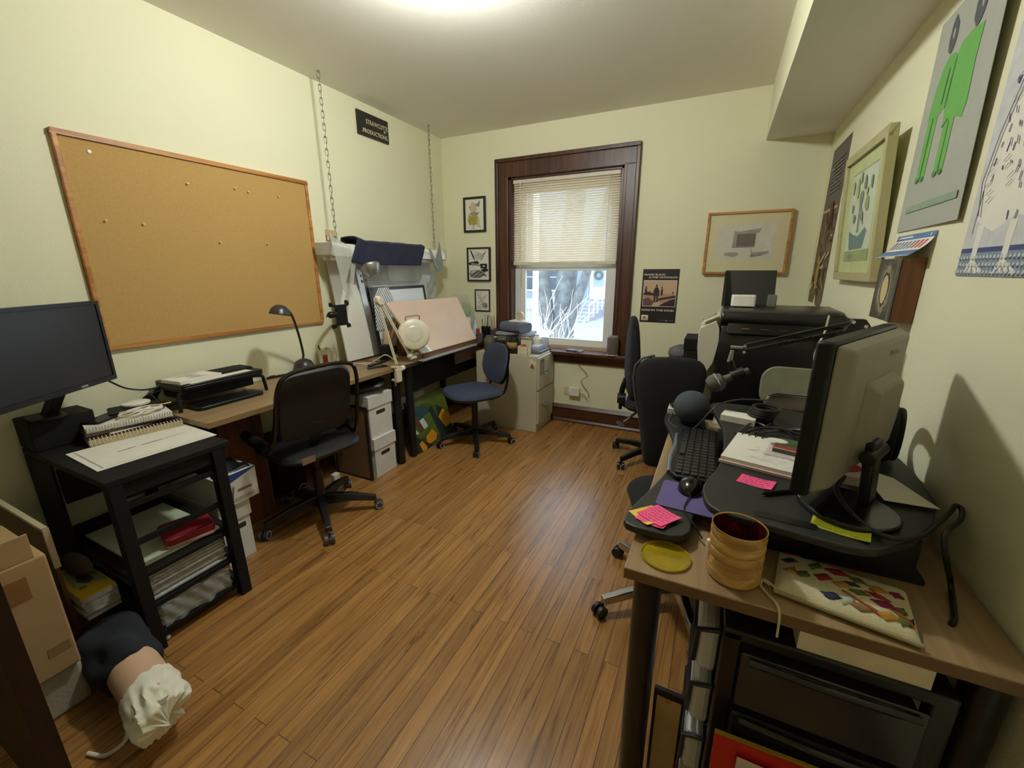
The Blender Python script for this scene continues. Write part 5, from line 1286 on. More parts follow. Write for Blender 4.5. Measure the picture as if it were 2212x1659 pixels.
# --- blue chair at the drawing table
T = thing('task_chair', 'blue upholstered swivel chair with a black base at the drawing table', 'chair', (-1.72, 2.83, 0))
star_base(T, -1.72, 2.83, .30, -57, M_blkm, mat('caster_black', (26,26,27), rough=.4), hub=.12, rim=M_rim)
part(T, 'gas_column', MB().cyl((-1.72,2.83,.10),(-1.72,2.83,.42),.028,.024,18), M_blkm)
part(T, 'mechanism', MB().box(-1.79,2.73,.395,-1.64,2.88,.430), M_blkm, bevel=.006)
rz = math.radians(58)
fx = V((math.cos(rz), math.sin(rz), 0)); fy = V((-math.sin(rz), math.cos(rz), 0))
Mx = MX.Translation((-1.705,2.775,.425)) @ MX.Rotation(rz,4,'Z')
part(T, 'seat', cushion(Mx, .45, .44, .058, .15, crown=.010), M_blue)
O = V((-1.575,2.945,.672)); Bm = frame_mx(O, fy, V((.20*fx.x,.20*fx.y,.98)))     # local z: away from the sitter
bk = cushion(Bm, .38, .325, .028, .14, crown=.006)
def bend(mb, Bm, k):
    inv = Bm.inverted()
    for i, p in enumerate(mb.v):
        l = inv @ p; l.z -= k*l.x*l.x; mb.v[i] = Bm @ l
    return mb
part(T, 'backrest', bend(bk, Bm, .9), M_blue)
pl = cushion(Bm @ MX.Translation((0,0,.029)), .385, .33, .010, .14, crown=.004)
part(T, 'back_shell', bend(pl, Bm, .9), M_blk)
for sx in (-1, 1):
    pts = [Bm @ V((sx*.115,.0,.040)), Bm @ V((sx*.125,-.10,.055)), Bm @ V((sx*.125,-.20,.050)), O + fy*sx*.115 + V((-.01,0,-.235)), O + fy*sx*.11 - fx*.10 + V((0,0,-.262))]
    part(T, 'back_support', MB().tube(spline(pts,6), .011, 10), M_blkm)

# --- tall-backed chair by the far right table
T = thing('office_chair', 'tall black fabric office chair turned sideways beside the concert poster', 'chair', (-.33, 3.10, 0))
star_base(T, -.33, 3.10, .30, 162, M_blk, mat('caster_black', (26,26,27)), hub=.12)
part(T, 'gas_column', MB().cyl((-.33,3.10,.10),(-.33,3.10,.42),.027,n=18), M_blkm)
part(T, 'mechanism', MB().box(-.43,3.03,.40,-.25,3.17,.435), M_blk, bevel=.006)
Mx = MX.Translation((-.32,3.09,.432)) @ MX.Rotation(math.radians(5),4,'Z')
part(T, 'seat', cushion(Mx, .44, .46, .055, .12), M_fabblk)
O = V((-.515,3.075,.795)); fy = V((-.30,.955,0)).normalized(); fxx = V((fy.y,-fy.x,0))
Bm = frame_mx(O, fy, V((-.04,0,1)))
bk = MB(); bk.M = Bm
prof = [(-.29,.13,.050),(-.27,.16,.075),(-.20,.185,.095),(-.08,.195,.10),(.04,.175,.09),(.15,.145,.08),(.23,.115,.065),(.275,.08,.045),(.29,.04,.025)]
vs = []; n = 20
for y, hw, th in prof:
    for k in range(n):
        t = 2*PI*k/n
        c_, s_ = math.cos(t), math.sin(t)
        vs.append((hw*math.copysign(abs(c_)**.75, c_), y, .5*th*math.copysign(abs(s_)**.8, s_) - .10*(hw*c_)**2))
bk.add(vs, [(i*n+j, i*n+(j+1) % n, (i+1)*n+(j+1) % n, (i+1)*n+j) for i in range(len(prof)-1) for j in range(n)] + [tuple(range(n)), tuple(range(len(prof)*n-1, (len(prof)-1)*n-1, -1))])
part(T, 'backrest', bk, M_fabblk, sub=1)
part(T, 'back_bar', MB().tube(spline([(-.55,3.07,.62),(-.575,3.065,.52),(-.56,3.07,.43),(-.48,3.08,.405),(-.40,3.09,.415)],6), .020, 10), M_blk)
part(T, 'tension_knob', MB().cyl((-.60,3.04,.475),(-.54,3.05,.475),.040,n=16).cyl((-.575,3.045,.39),(-.575,3.045,.45),.013,n=10), M_blk, bevel=.004)
part(T, 'tilt_lever', MB().bar((-.42,3.02,.42),(-.53,2.97,.315),.022,.010).prism(blob(0,0,.035,.022,14), -.006, .006, frame_mx((-.55,2.962,.300),(1,.3,-.6),(.1,1,.3))), mat('lever_grey', (86,84,78), rough=.4), bevel=.003)

# --- black chair pushed under the near right table
T = thing('office_chair', 'black office chair with chrome base legs pushed under the right hand desk', 'chair', (-.03, 1.68, 0))
star_base(T, -.02, 1.67, .345, 145, M_chrome, mat('caster_black', (26,26,27)), hub=.115)
part(T, 'gas_column', MB().cyl((-.02,1.67,.10),(-.02,1.67,.41),.027,n=18), M_blkm)
part(T, 'mechanism', MB().box(-.10,1.60,.395,.06,1.78,.430), M_blk, bevel=.006)
part(T, 'seat', cushion(MX.Translation((-.03,1.72,.425)) @ MX.Rotation(math.radians(20),4,'Z'), .45, .44, .055, .14), M_fabblk)
Bm = frame_mx(V((-.165,2.055,.755)), V((.97,.24,0)), V((.0,.10,1)))
bk = MB(); bk.M = Bm
prof = [(-.30,.075,.045),(-.285,.085,.07),(-.20,.095,.085),(-.08,.115,.09),(.05,.15,.09),(.14,.165,.085),(.20,.16,.07),(.235,.13,.055),(.248,.08,.03)]
vs = []
for y, hw, th in prof:
    for k in range(n):
        t = 2*PI*k/n; c_, s_ = math.cos(t), math.sin(t)
        vs.append((hw*math.copysign(abs(c_)**.7, c_), y, .5*th*math.copysign(abs(s_)**.8, s_)))
bk.add(vs, [(i*n+j, i*n+(j+1) % n, (i+1)*n+(j+1) % n, (i+1)*n+j) for i in range(len(prof)-1) for j in range(n)] + [tuple(range(n)), tuple(range(len(prof)*n-1, (len(prof)-1)*n-1, -1))])
part(T, 'backrest', bk, M_fabblk, sub=1)
part(T, 'back_edge_highlight', MB().tube([Bm @ V((x,y,-.004)) for x,y in ((-.082,-.28),(-.10,-.18),(-.118,-.08),(-.153,.05),(-.169,.14),(-.164,.20),(-.134,.238),(-.08,.252))], .006, 8), mat('edge_highlight', (62,62,64), rough=.4))  # paler tube paints the highlight along the left edge of the backrest
part(T, 'back_bar', MB().tube(spline([(-.165,2.09,.60),(-.15,2.10,.50),(-.11,2.03,.415),(-.04,1.85,.40),(-.02,1.76,.412)],6), .018, 10), M_blk)

# ================================================================== RIGHT SIDE TABLES
T = thing('work_table', 'brown laminate desk along the right wall carrying the black desk riser', 'table', (.21, 1.40, 0))
TX0, TX1, TY0, TY1 = -.125, .545, .835, 1.975
part(T, 'table_top', MB().box(TX0, TY0, .722, TX1, TY1, ZD), [M_lam], bevel=.003, smooth=False)
part(T, 'edge_band', MB().box(TX0+.001, TY0-.0015, .7235, TX1-.001, TY0+.0002, .7485), mat('edge_brown', (104,78,48), rough=.5), smooth=False)
for x, y in ((-.075,.888),(.505,.888),(.30,1.92),(.505,1.92)): part(T, 'leg', table_leg(x, y, .722, .032), M_blkm)

T = thing('printer_table', 'small dark table against the right wall under the large printer', 'table', (.26, 2.45, 0))
part(T, 'table_top', MB().box(-.02, 2.16, .69, .54, 2.755, .715), M_blkmat, bevel=.003, smooth=False)
for x, y in ((.02,2.20),(.50,2.20),(.02,2.71),(.50,2.71)): part(T, 'leg', MB().box(x-.02,y-.02,0,x+.02,y+.02,.69), M_blkmat, smooth=False)
T = thing('corner_table', 'dark table in the back right corner under the oak framed print', 'table', (.1, 3.2, 0))
part(T, 'table_top', MB().box(-.31, 2.86, .700, .54, 3.60, .728), M_blkmat, bevel=.003, smooth=False)
for x, y in ((-.05,2.90),(.50,2.90),(-.27,3.55),(.50,3.55)): part(T, 'leg', MB().box(x-.02,y-.02,0,x+.02,y+.02,.70), M_blkmat, smooth=False)

# --- stuff on the corner table
solo('document_box', MB().box(-.165,2.90,.7285,.05,3.15,.965).box(-.17,2.895,.90,.055,3.155,.972), M_blkmat, 'black lidded document box left of the large printer', 'box', smooth=False, bevel=.004)
def lump(cx, cy, cz, rx, ry, rz_, seed, k=.12):
    rn = random.Random(seed); ph = [rn.uniform(0,6) for _ in range(6)]
    def fn(u, v):
        t = 2*PI*u; a = PI*(v-.5)*.98 + .0
        s = 1 + k*math.sin(3*t+ph[0]+2*v) + k*.6*math.sin(6*t+ph[1]+5*v)
        return (cx + rx*s*math.cos(a)*math.cos(t), cy + ry*s*math.cos(a)*math.sin(t), cz + rz_*math.sin(a)*(1+.1*math.sin(2*t+ph[2])))
    return MB().grid(fn, 28, 12)
solo('grey_bag', lump(-.215,3.36,.795,.085,.11,.058,2), mat('bag_grey', (104,98,98), rough=.85, var=.12), 'crumpled grey bag on the corner table behind the black chairs', 'bag')
solo('dark_pouch', lump(-.225,3.08,.765,.085,.09,.033,5), mat('pouch_slate', (62,62,68), rough=.8), 'dark slate pouch lying in front of the crumpled grey bag', 'pouch')
solo('blue_cloth', lump(-.245,2.955,.752,.055,.06,.022,8,.2), mat('cloth_blue', (76,104,148), rough=.9), 'folded blue cloth on the front edge of the corner table', 'cloth')
T = thing('computer_mouse', 'silver and black computer mouse beside the folded blue cloth', 'mouse', (-.185,2.89,.7285))
part(T, 'mouse_body', MB().ball((-.187,2.905,.730), 1, (.026,.038,.026), 16, 8, z0=0, z1=1), mat('mouse_silver', (150,154,158), rough=.3))
part(T, 'mouse_wheel', MB().cyl((-.190,2.885,.750),(-.184,2.885,.750),.008,n=12), M_blk)

# --- big photo printer
T = thing('photo_printer', 'large black photo printer with a white side panel and silver output tray', 'printer', (.24, 2.5, .7155))
PX0, PX1, PY0, PY1, PZ = .022, .530, 2.345, 2.74, .7155
# side profile (y, z): sloping curved front, rounded top edge
def pprof(e=0.0):
    return [(PY0+.02,PZ),(PY0+.005,PZ+.10),(PY0-.012-e,PZ+.24),(PY0-.016-e,PZ+.32),(PY0-.006-e,PZ+.375),(PY0+.022,PZ+.415),(PY0+.005,PZ+.430),(PY0-.002,PZ+.455),(PY0+.012,PZ+.480),(PY0+.05,PZ+.492),(PY1-.04,PZ+.497),(PY1,PZ+.47),(PY1,PZ)]
Mp = MX(((0,0,1,0),(1,0,0,0),(0,1,0,0),(0,0,0,1)))
b = MB().prism(pprof(), PX0, PX1, Mp)
part(T, 'printer_body', b, mat('printer_black', (23,23,24), rough=.32, var=.08), bevel=.010, seg=3)
b = MB().prism(rrect(.44,.062,.012), 0, .004, frame_mx((.275,PY0-.004,PZ+.405),(1,0,0),(0,.55,.83)))
part(T, 'control_strip', b, mat('panel_gloss', (12,12,13), rough=.15), bevel=.002)
for i, x in enumerate((.135,.215,.295,.375)):
    part(T, 'indicator', MB().obox((x,PY0-.0085,PZ+.402),(.036,.003,.010),(.98,0,0)), mat('lamp_rose', (150,84,80), rough=.4) if i == 0 else mat('lamp_dim', (66,66,70), rough=.4))
sp = [(-.068,.735-.7155),(-.066,.25),(-.070,.40),(-.055,.425),(.020,.455),(.040,.43),(.046,.38),(.036,.33),(.026,.26),(.000,.20),(-.018,.14),(-.016,.08),(-.004,.002),(-.03,.002)]
sp = [(-.028,.0),(-.044,.12),(-.070,.30),(-.072,.385),(-.060,.412),(.016,.452),(.024,.45),(.024,.0)]
b = MB(); Mx = frame_mx((0,2.40,PZ),(1,0,0),(0,0,1))
b.prism([(x,z) for x,z in sp], -.33, .0, Mx)
part(T, 'side_panel', b, mat('printer_white', (196,192,172), rough=.4, var=.03), bevel=.003, seg=2)
fp = [(-.026,.0),(-.046,.12),(-.071,.30),(-.073,.38),(-.064,.402),(.004,.436),(.022,.395),(.026,.34),(.018,.27),(.010,.22),(-.014,.175),(-.026,.13),(-.024,.06),(-.012,.0)]
b = MB().prism(fp, -.060, .004, frame_mx((0,2.338,PZ),(1,0,0),(0,0,1)))
part(T, 'side_cheek', b, mat('printer_white', (196,192,172)), bevel=.003, seg=2)
b = MB(); Mx = frame_mx((-.066,2.345,PZ+.432),(.88,0,.47),(0,1,0))
b.slot(0).prism(rect(.004,.0,.078,.10), 0, .002, Mx)
for i in range(2):
    for j in range(4): b.slot(1).prism(rect(.012+.03*i,.014+.021*j,.034+.03*i,.028+.021*j), .002, .0035, Mx)
part(T, 'button_panel', b, [mat('button_field', (120,114,96), rough=.5), mat('button_pale', (176,170,148), rough=.4)], smooth=False)
b = MB().prism(rrect(.27,.20,.07), 0, .012, frame_mx((.365,PY0-.020,PZ+.135),(1,0,0),(0,.06,.998)))
part(T, 'output_recess', b, mat('recess_olive', (128,128,106), rough=.5), bevel=.006)
b = MB().prism([(-.12,-.045),(.12,-.045),(.12,.045),(-.07,.045),(-.105,.032),(-.122,.0)], 0, .030, frame_mx((.375,PY0-.036,PZ+.070),(1,0,0),(0,.10,.995)))
part(T, 'output_tray', b, mat('tray_silver', (186,178,168), rough=.2, metal=.85), bevel=.012, seg=3)
part(T, 'tray_lip', MB().tube([(.265,PY0-.066,PZ+.10),(.30,PY0-.068,PZ+.115),(.49,PY0-.068,PZ+.118)], .006, 8), M_chrome)
part(T, 'paper_feeder', MB().add([(.02,2.70,PZ+.49),(.275,2.70,PZ+.49),(.275,2.735,PZ+.49),(.02,2.735,PZ+.49),(.02,2.79,PZ+.680),(.275,2.79,PZ+.680),(.275,2.80,PZ+.680),(.02,2.80,PZ+.680)],[(0,3,2,1),(4,5,6,7),(0,1,5,4),(1,2,6,5),(2,3,7,6),(3,0,4,7)]), mat('feeder_black', (30,32,28), rough=.45), smooth=False, bevel=.003)
part(T, 'feeder_side', MB().add([(.018,2.62,PZ+.492),(.034,2.62,PZ+.492),(.034,2.73,PZ+.492),(.018,2.73,PZ+.492),(.018,2.77,PZ+.676),(.034,2.77,PZ+.676),(.034,2.79,PZ+.676),(.018,2.79,PZ+.676)],[(0,3,2,1),(4,5,6,7),(0,1,5,4),(1,2,6,5),(2,3,7,6),(3,0,4,7)]), M_blk, smooth=False)
part(T, 'paper_guide', MB().box(.235,2.60,PZ+.493,.275,2.66,PZ+.555), mat('guide_grey', (104,106,98), rough=.5), bevel=.004)
solo('white_device', MB().prism(rrect(.112,.085,.012), 0, .058, MX.Translation((.118,2.55,PZ+.4975))), mat('device_white', (232,228,216), rough=.35), 'small white rounded device standing on top of the printer', 'device', bevel=.004)

# --- orange and paper scraps by the printer
solo('orange_wrapper', lump(.03,2.19,.735,.035,.035,.018,3,.25), mat('wrapper_orange', (206,140,40), rough=.5), 'crumpled orange wrapper at the foot of the printer', 'wrapper')
solo('paper_scrap', MB().add([(.035,1.93,.7515),(.075,1.93,.7515),(.085,1.95,.815),(.045,1.945,.815),(.06,1.965,.7515)],[(0,1,2,3),(1,4,2),(0,3,4),(0,4,1),(2,4,3)]), mat('scrap_white', (208,220,222), rough=.6), 'folded white paper scrap behind the round grey speaker', 'paper', smooth=False)

# ------------------------------------------------------------------ desk riser (two tiers)
T = thing('standing_desk_riser', 'black two tier desk riser with a curved keyboard tray on the right desk', 'desk riser', (.22, 1.40, ZD))
M_top = mat('riser_top', (32, 33, 31), rough=.5, var=.12, scale=6)
M_edge = mat('riser_edge', (14,14,14), rough=.4)
ZT, ZU = .785, .870
tray = spline([(-.155,.972,0),(-.150,1.03,0),(-.118,1.16,0),(-.088,1.30,0),(-.082,1.42,0),(-.092,1.56,0),(-.118,1.68,0),(-.150,1.80,0),(-.150,1.93,0),(-.125,1.955,0)], 5)
tray = [(p.x,p.y) for p in tray] + [(-.02,1.955),(.0,1.93),(.02,1.70),(.06,1.62),(.06,1.20),(.025,1.16),(.004,1.06),(.002,.985),(-.012,.962),(-.04,.950),(-.125,.950),(-.147,.957)]
part(T, 'keyboard_tray', MB().prism(tray, ZT-.020, ZT), M_top, bevel=.004, smooth=False)
up_ = spline([(.055,.962,0),(.032,.985,0),(.020,1.03,0),(.020,1.09,0),(.048,1.20,0),(.062,1.30,0),(.066,1.42,0),(.062,1.55,0),(.040,1.68,0),(.022,1.78,0),(.024,1.83,0),(.045,1.86,0)], 5)
up_ = [(p.x,p.y) for p in up_] + [(.30,1.87),(.46,1.80),(.515,1.66),(.53,1.40),(.515,1.22),(.47,1.10),(.40,1.0),(.335,.945),(.31,.935),(.28,.932)]
part(T, 'upper_surface', MB().prism(up_, ZU-.018, ZU), M_top, bevel=.004, smooth=False)
part(T, 'lift_frame', MB().box(.07,1.050,.762,.44,1.07,.850), M_edge, smooth=False)
part(T, 'riser_base', MB().box(.06,1.048,.7505,.46,1.84,.762), M_edge, smooth=False)
part(T, 'rear_beam', MB().box(.40,1.07,.762,.43,1.80,.850), M_edge, smooth=False)
part(T, 'handle_slot', MB().prism(rrect(.12,.026,.012), 0, .0015, MX.Translation((.185,.985,ZU)) @ MX.Rotation(-.08,4,'Z')), M_edge, smooth=False)

# --- keyboard and mouse on the tray
T = thing('computer_keyboard', 'black curved keyboard with a palm rest on the lower tray', 'keyboard', (0, 1.42, ZT))
def kb(x, y): return (x, y)
out = spline([(-.065,1.27,0),(-.072,1.35,0),(-.064,1.45,0),(-.072,1.58,0),(-.060,1.67,0),(-.03,1.695,0)],5)
out = [(p.x,p.y) for p in out] + [(.058,1.70),(.072,1.68),(.066,1.50),(.072,1.28),(.058,1.245),(-.045,1.245)]
part(T, 'keyboard_body', MB().prism(out, .0005, .016, MX.Translation((-.012,0,ZT))), M_blk, bevel=.005, seg=3)
b = MB()
for i in range(5):
    for j in range(17):
        if i == 0 and 4 < j < 10:
            if j == 7: b.box(-.060, 1.415, ZT+.0155, -.044, 1.51, ZT+.021)
            continue
        x0 = -.060 + i*.0225; y0 = 1.262 + j*.0248
        b.box(x0, y0, ZT+.0155, x0+.0175, y0+.0195, ZT+.021)
part(T, 'keys', b, mat('key_black', (34,34,36), rough=.3), smooth=False, bevel=.0015)
part(T, 'palm_rest', MB().tube([(-.080,1.28,ZT+.008),(-.086,1.40,ZT+.008),(-.080,1.50,ZT+.008),(-.086,1.62,ZT+.008)], .008, 10, radii=[.006,.009,.008,.006]), mat('palm_grey', (92,98,108), rough=.3))
T = thing('computer_mouse', 'black rounded mouse on the purple mouse pad', 'mouse', (-.005,1.205,ZT))
part(T, 'mouse_body', MB().ball((-.012,1.20,ZT+.004), 1, (.034,.052,.036), 22, 10, z0=0, z1=1), mat('mouse_black', (18,18,18), rough=.2))
part(T, 'mouse_button', MB().cyl((-.016,1.185,ZT+.036),(-.008,1.185,ZT+.036),.009,n=14), M_blk)
part(T, 'mouse_cord', MB().tube(spline([(-.01,1.15,ZT+.01),(-.02,1.08,ZT+.006),(.0,1.03,ZT+.006),(.03,1.0,ZT-.02)],6), .002, 6), M_wires)
solo('mouse_pad', MB().prism(rrect(.15,.155,.014), 0, .003, MX.Translation((-.015,1.150,ZT+.0005)) @ MX.Rotation(-.05,4,'Z')), mat('pad_purple', (92,82,132), rough=.85, var=.04), 'purple mouse pad on the lower tray', 'mouse pad', bevel=.001)
def note(lab, cx, cy, z, w, d, rz, m, ink=None, lines=0, n='sticky_note', t=.0008, curl=.006):
    M = MX.Translation((cx,cy,z)) @ MX.Rotation(rz,4,'Z')
    b = MB(); b.M = M
    def fn(u, v): return ((u-.5)*w, (v-.5)*d, curl*max(0,u-.55)**2*4)
    b.slot(0).grid(fn, 8, 2)
    b.M = None
    if lines:
        rn = random.Random(int(abs(cx)*1e4)); sh = []
        for i in range(lines):
            y = -d*.36 + d*.72*i/max(1,lines-1); x = -w*.40
            while x < w*.32:
                l = rn.uniform(.004,.012); sh.append((1, stroke((x,y),(x+l,y+rn.uniform(-.002,.002)),.0011))); x += l+.004
        inner = [s for s in sh if max(p[0] for p in s[1]) < w*.42]
        art(b, M, [(1, [(x, y) for x, y in p]) for _, p in inner], step=0, z0=.0006)
        for i in range(len(b.v)-sum(len(p) for _, p in inner), len(b.v)):
            l = M.inverted() @ b.v[i]; u = l.x/w+.5; l.z += curl*max(0,u-.55)**2*4; b.v[i] = M @ l
    return solo(n, b, [m, ink or M_ink], lab, 'sticky note', solid=t, smooth=False)
M_pink = mat('note_pink', (240, 84, 140), rough=.7, var=.03); M_pinkink = mat('note_pink_ink', (168,52,92), rough=.8)
M_yel = mat('note_yellow', (232,196,70), rough=.7); M_lime = mat('note_lime', (196,206,52), rough=.7, var=.03); M_limeink = mat('note_lime_ink', (140,146,40), rough=.8)
M_palepink = mat('note_pale_pink', (214,168,172), rough=.7); M_ppink = mat('note_pale_ink', (164,124,128), rough=.8)
note('yellow sticky note peeking from under the pink notes at the tray corner', -.098,1.015,ZT+.0008,.075,.075,-.75,M_yel)
note('lower bright pink sticky note of the fanned pile at the tray corner', -.082,1.008,ZT+.0024,.076,.076,-.35,M_pink)
note('handwritten bright pink sticky note topmost of the fanned pile at the tray corner', -.075,1.018,ZT+.0045,.080,.076,-.62,M_pink,M_pinkink,6)
note('single bright pink sticky note on the upper riser surface before the notepad', .140,1.150,ZU+.0008,.080,.055,-.30,M_pink,M_pinkink,4)
note('pale pink sticky note under the tall monitor on the upper riser surface', .262,1.125,ZU+.0008,.060,.055,-.10,M_palepink,M_ppink,5)
note('lime green sticky note at the near right of the upper riser surface', .287,1.002,ZU+.0008,.100,.062,-.28,M_lime,M_limeink,1)
note('crimson sticky note on the papers behind the tall monitor stand',   .355,1.285,ZU+.0275,.05,.045,.5,mat('note_crimson',(176,32,72),rough=.7))
solo('pen', MB().cyl((.155,1.085,ZU+.006),(.245,1.15,ZU+.006),.0055,n=10).cyl((.149,1.081,ZU+.006),(.156,1.086,ZU+.006),.003,n=8), M_blk, 'black pen lying on the upper riser surface beside the pink note', 'pen')

# --- white box, speaker dome, cables at the far end of the tray
solo('white_box', MB().box(-.148,1.872,ZT+.0005,-.045,1.945,ZT+.028), mat('box_pale', (196,196,190), rough=.5), 'flat white box behind the round grey speaker on the tray', 'box', bevel=.003)
T = thing('round_speaker', 'round dark grey fabric ball speaker at the far end of the lower tray', 'speaker', (-.050,1.795,ZT))
part(T, 'speaker_shell', MB().ball((-.050,1.795,ZT+.070), .070, (1,1,.96), 32, 18, z0=-.88, z1=1), mat('speaker_slate', (58,66,72), rough=.9, bump=.3, bscale=600))
part(T, 'speaker_foot', MB().cyl((-.050,1.795,ZT+.0005),(-.050,1.795,ZT+.010),.034,n=24), M_blk)
solo('black_pouch', lump(-.115,1.905,ZT+.040,.026,.028,.010,4,.2), M_blkmat, 'small black pouch on the corner of the flat white box', 'pouch')
solo('cable', MB().tube(spline([(-.125,1.865,ZT+.012),(-.125,1.75,ZT+.004),(-.04,1.705,ZT+.004),(.035,1.715,ZT+.105),(.11,1.80,ZU+.035),(.22,1.90,ZU+.02)],8), .0032, 6), mat('cable_slate', (66,64,66), rough=.4), 'thin grey cable looping from the round speaker up to the riser', 'cable')
T = thing('note_box', 'white block of memo paper at the far end of the upper riser surface', 'memo block', (.115,1.66,ZU))
part(T, 'paper_block', MB().prism(rect(-.035,-.055,.035,.055), 0, .022, MX.Translation((.115,1.645,ZU+.0005)) @ MX.Rotation(1.35,4,'Z')), M_paper, smooth=False)
T = thing('headset', 'coiled black headset and cables beside the memo block', 'headset', (.17,1.68,ZU))
for i in range(4):
    part(T, 'cable_coil', MB().tube([(.185+.042*math.cos(t)+.004*i, 1.665+.042*math.sin(t), ZU+.030+.008*i) for t in [2*PI*k/20 for k in range(20)]], .0055, 8, closed=True), M_wires)
part(T, 'ear_pad', MB().lathe([(.02,0),(.038,.002),(.040,.02),(.02,.024)], (.185,1.665,ZU+.0005), 20), M_blkmat)
T = thing('cable_tangle', 'tangle of black cables between the notepad and the printer', 'cables', (.27,1.62,ZU))
rn = random.Random(8)
for i in range(8):
    p = [(.10+.03*i, 1.50+rn.uniform(-.03,.05), ZU+.005+.003*i)]
    for k in range(4): p.append((p[-1][0]+.06, 1.52+rn.uniform(-.05,.10), ZU+.006+rn.uniform(0,.035)))
    p = [(min(x,.37),y,z) for x,y,z in p]
    part(T, 'cable', MB().tube(spline(p,6), .0035, 6), M_wires if i % 3 else mat('cable_slate', (66,64,66)))

# --- notepad with coupons
T = thing('spiral_notepad', 'open white spiral notepad with scribbles on the upper riser surface', 'notepad', (.19,1.32,ZU), rz=math.radians(-13), local=True)
part(T, 'pages', MB().box(-.115,-.10,.0005,.135,.125,.018), [M_paper], smooth=False)
b = MB(); rn = random.Random(14); sh = []
for i in range(46):
    x, y = rn.uniform(-.07,.12), rn.uniform(-.085,.03); sh.append((0, stroke((x,y),(x+rn.uniform(.008,.02),y+rn.uniform(-.012,.02)),.0009)))
sh.append((1, rect(-.02,-.012,.055,.07)))
for i in range(9): sh.append((2, rect(-.015,-.005+i*.008,.045-.004*(i%3),-.003+i*.008)))
art(b, MX.Translation((0,0,.018)), sh, step=.00002)
part(T, 'writing', b, [mat('pencil_grey', (120,118,120), rough=.8), mat('receipt_pink', (214,196,198), rough=.7), mat('receipt_type', (176,150,154), rough=.8)], smooth=False)
b = MB()
for i in range(13):
    x = -.10+i*.0185
    b.tube([(x, .118+.008*math.cos(t), .014+.010*math.sin(t)) for t in [2*PI*k/8 for k in range(8)]], .0016, 5, closed=True)
part(T, 'coil', b, M_blk)
part(T, 'back_sheets', MB().box(-.118,-.108,.001,.14,-.1,.008), mat('sheet_pinkish', (206,180,176), rough=.7), smooth=False)
T = thing('green_card', 'green and red boxed card with a white oval tag lying on the notepad', 'card', (.245,1.37,.889), rz=math.radians(-16), local=True)
b = MB().slot(0).box(-.045,-.045,.0005,.085,.058,.012)
art(b, MX.Translation((0,0,.0121)), [(1, rect(-.045,-.045,.085,-.012)), (2, rect(-.045,-.045,.085,-.036)), (3, blob(-.045,.022,.028,.020,20))] + [(4, rect(-.03+.02*i,.035-.012*(i%3),-.028+.02*i,.037-.012*(i%3))) for i in range(5)])
part(T, 'card', b, [mat('card_green', (62,84,52), rough=.35), mat('card_red', (140,52,48), rough=.4), mat('card_rose', (190,130,120), rough=.4), mat('tag_white', (216,214,200), rough=.6), mat('card_dot', (150,170,140), rough=.5)], smooth=False)
solo('paper_stack', MB().box(.325,1.235,ZU+.0005,.40,1.35,ZU+.020).box(.328,1.232,ZU+.020,.398,1.34,ZU+.026), mat('papers_blush', (206,186,182), rough=.7), 'stack of blush papers behind the tall monitor stand', 'papers', smooth=False)
b = MB().add([(.385,1.335,ZU+.016),(.455,1.30,ZU+.012),(.50,1.165,ZU+.010),(.40,1.16,ZU+.010)],[(0,1,2,3)])
solo('loose_paper', b, M_paper, 'loose white sheet lying against the right wall behind the tall monitor', 'paper', solid=.0012, smooth=False)

# --- tall monitor seen from behind
T = thing('monitor', 'large monitor seen from behind with a pale grey rear shell on the right desk', 'monitor', (.30,1.20,ZU))
A, Bv = V((.212,1.000,0)), V((.425,1.415,0)); d = (Bv-A).normalized(); w = V((d.y,-d.x,0)); L_ = (Bv-A).length
def slab2(poly_az, t0, t1, shrink=0.0):
    """outline in (along, z), thickness along the monitor's rear normal"""
    b = MB(); ca = sum(p[0] for p in poly_az)/len(poly_az); cz = sum(p[1] for p in poly_az)/len(poly_az)
    n_ = len(poly_az); vs = []
    for t, s in ((t0,1.0),(t1,1.0-shrink)):
        for a, z in poly_az: vs.append(A + d*(ca+(a-ca)*s) + w*t + V((0,0,cz+(z-cz)*s)))
    return b.add(vs, [tuple(range(n_-1,-1,-1)), tuple(range(n_,2*n_))] + [(i,(i+1) % n_, n_+(i+1) % n_, n_+i) for i in range(n_)])
part(T, 'front_casing', slab2([(0,.925),(L_,.925),(L_,1.262),(0,1.262)], -.030, .004), M_blk, bevel=.006)
part(T, 'screen', slab2([(.015,.945),(L_-.015,.945),(L_-.015,1.248),(.015,1.248)], -.0315, -.0302), mat('dark_screen', (30,30,33)), smooth=False)
M_shell = mat('shell_grey', (128,124,108), rough=.55, var=.03)
part(T, 'rear_shell', slab2([(.004,.93),(L_-.08,.93),(L_-.03,1.0),(L_-.004,1.06),(L_+.006,1.13),(L_-.012,1.19),(L_-.006,1.258),(.004,1.258)], .004, .034, .10), M_shell, bevel=.008, seg=3)
part(T, 'rear_bulge', slab2([(.13,.96),(L_-.10,.96),(L_-.07,1.03),(L_-.07,1.15),(L_-.13,1.17),(.13,1.17)], .030, .058, .22), M_shell, bevel=.010, seg=3)
b = MB(); Mx = frame_mx(A + d*(L_*.60) + w*.0345 + V((0,0,1.205)), d, (0,0,1)); put_text(b, 'ViewSonic', Mx, 0, 0, .022, .085, z=.0006)
part(T, 'logo', b, mat('shell_letters', (48,46,36), rough=.5), smooth=False)
cm = A + d*(L_*.40) + w*.070
part(T, 'stand_neck', MB().bar(cm+V((0,0,1.03))-w*.01, cm+V((0,0,ZU+.012)), .022, .060, up=d), M_blk, bevel=.006)
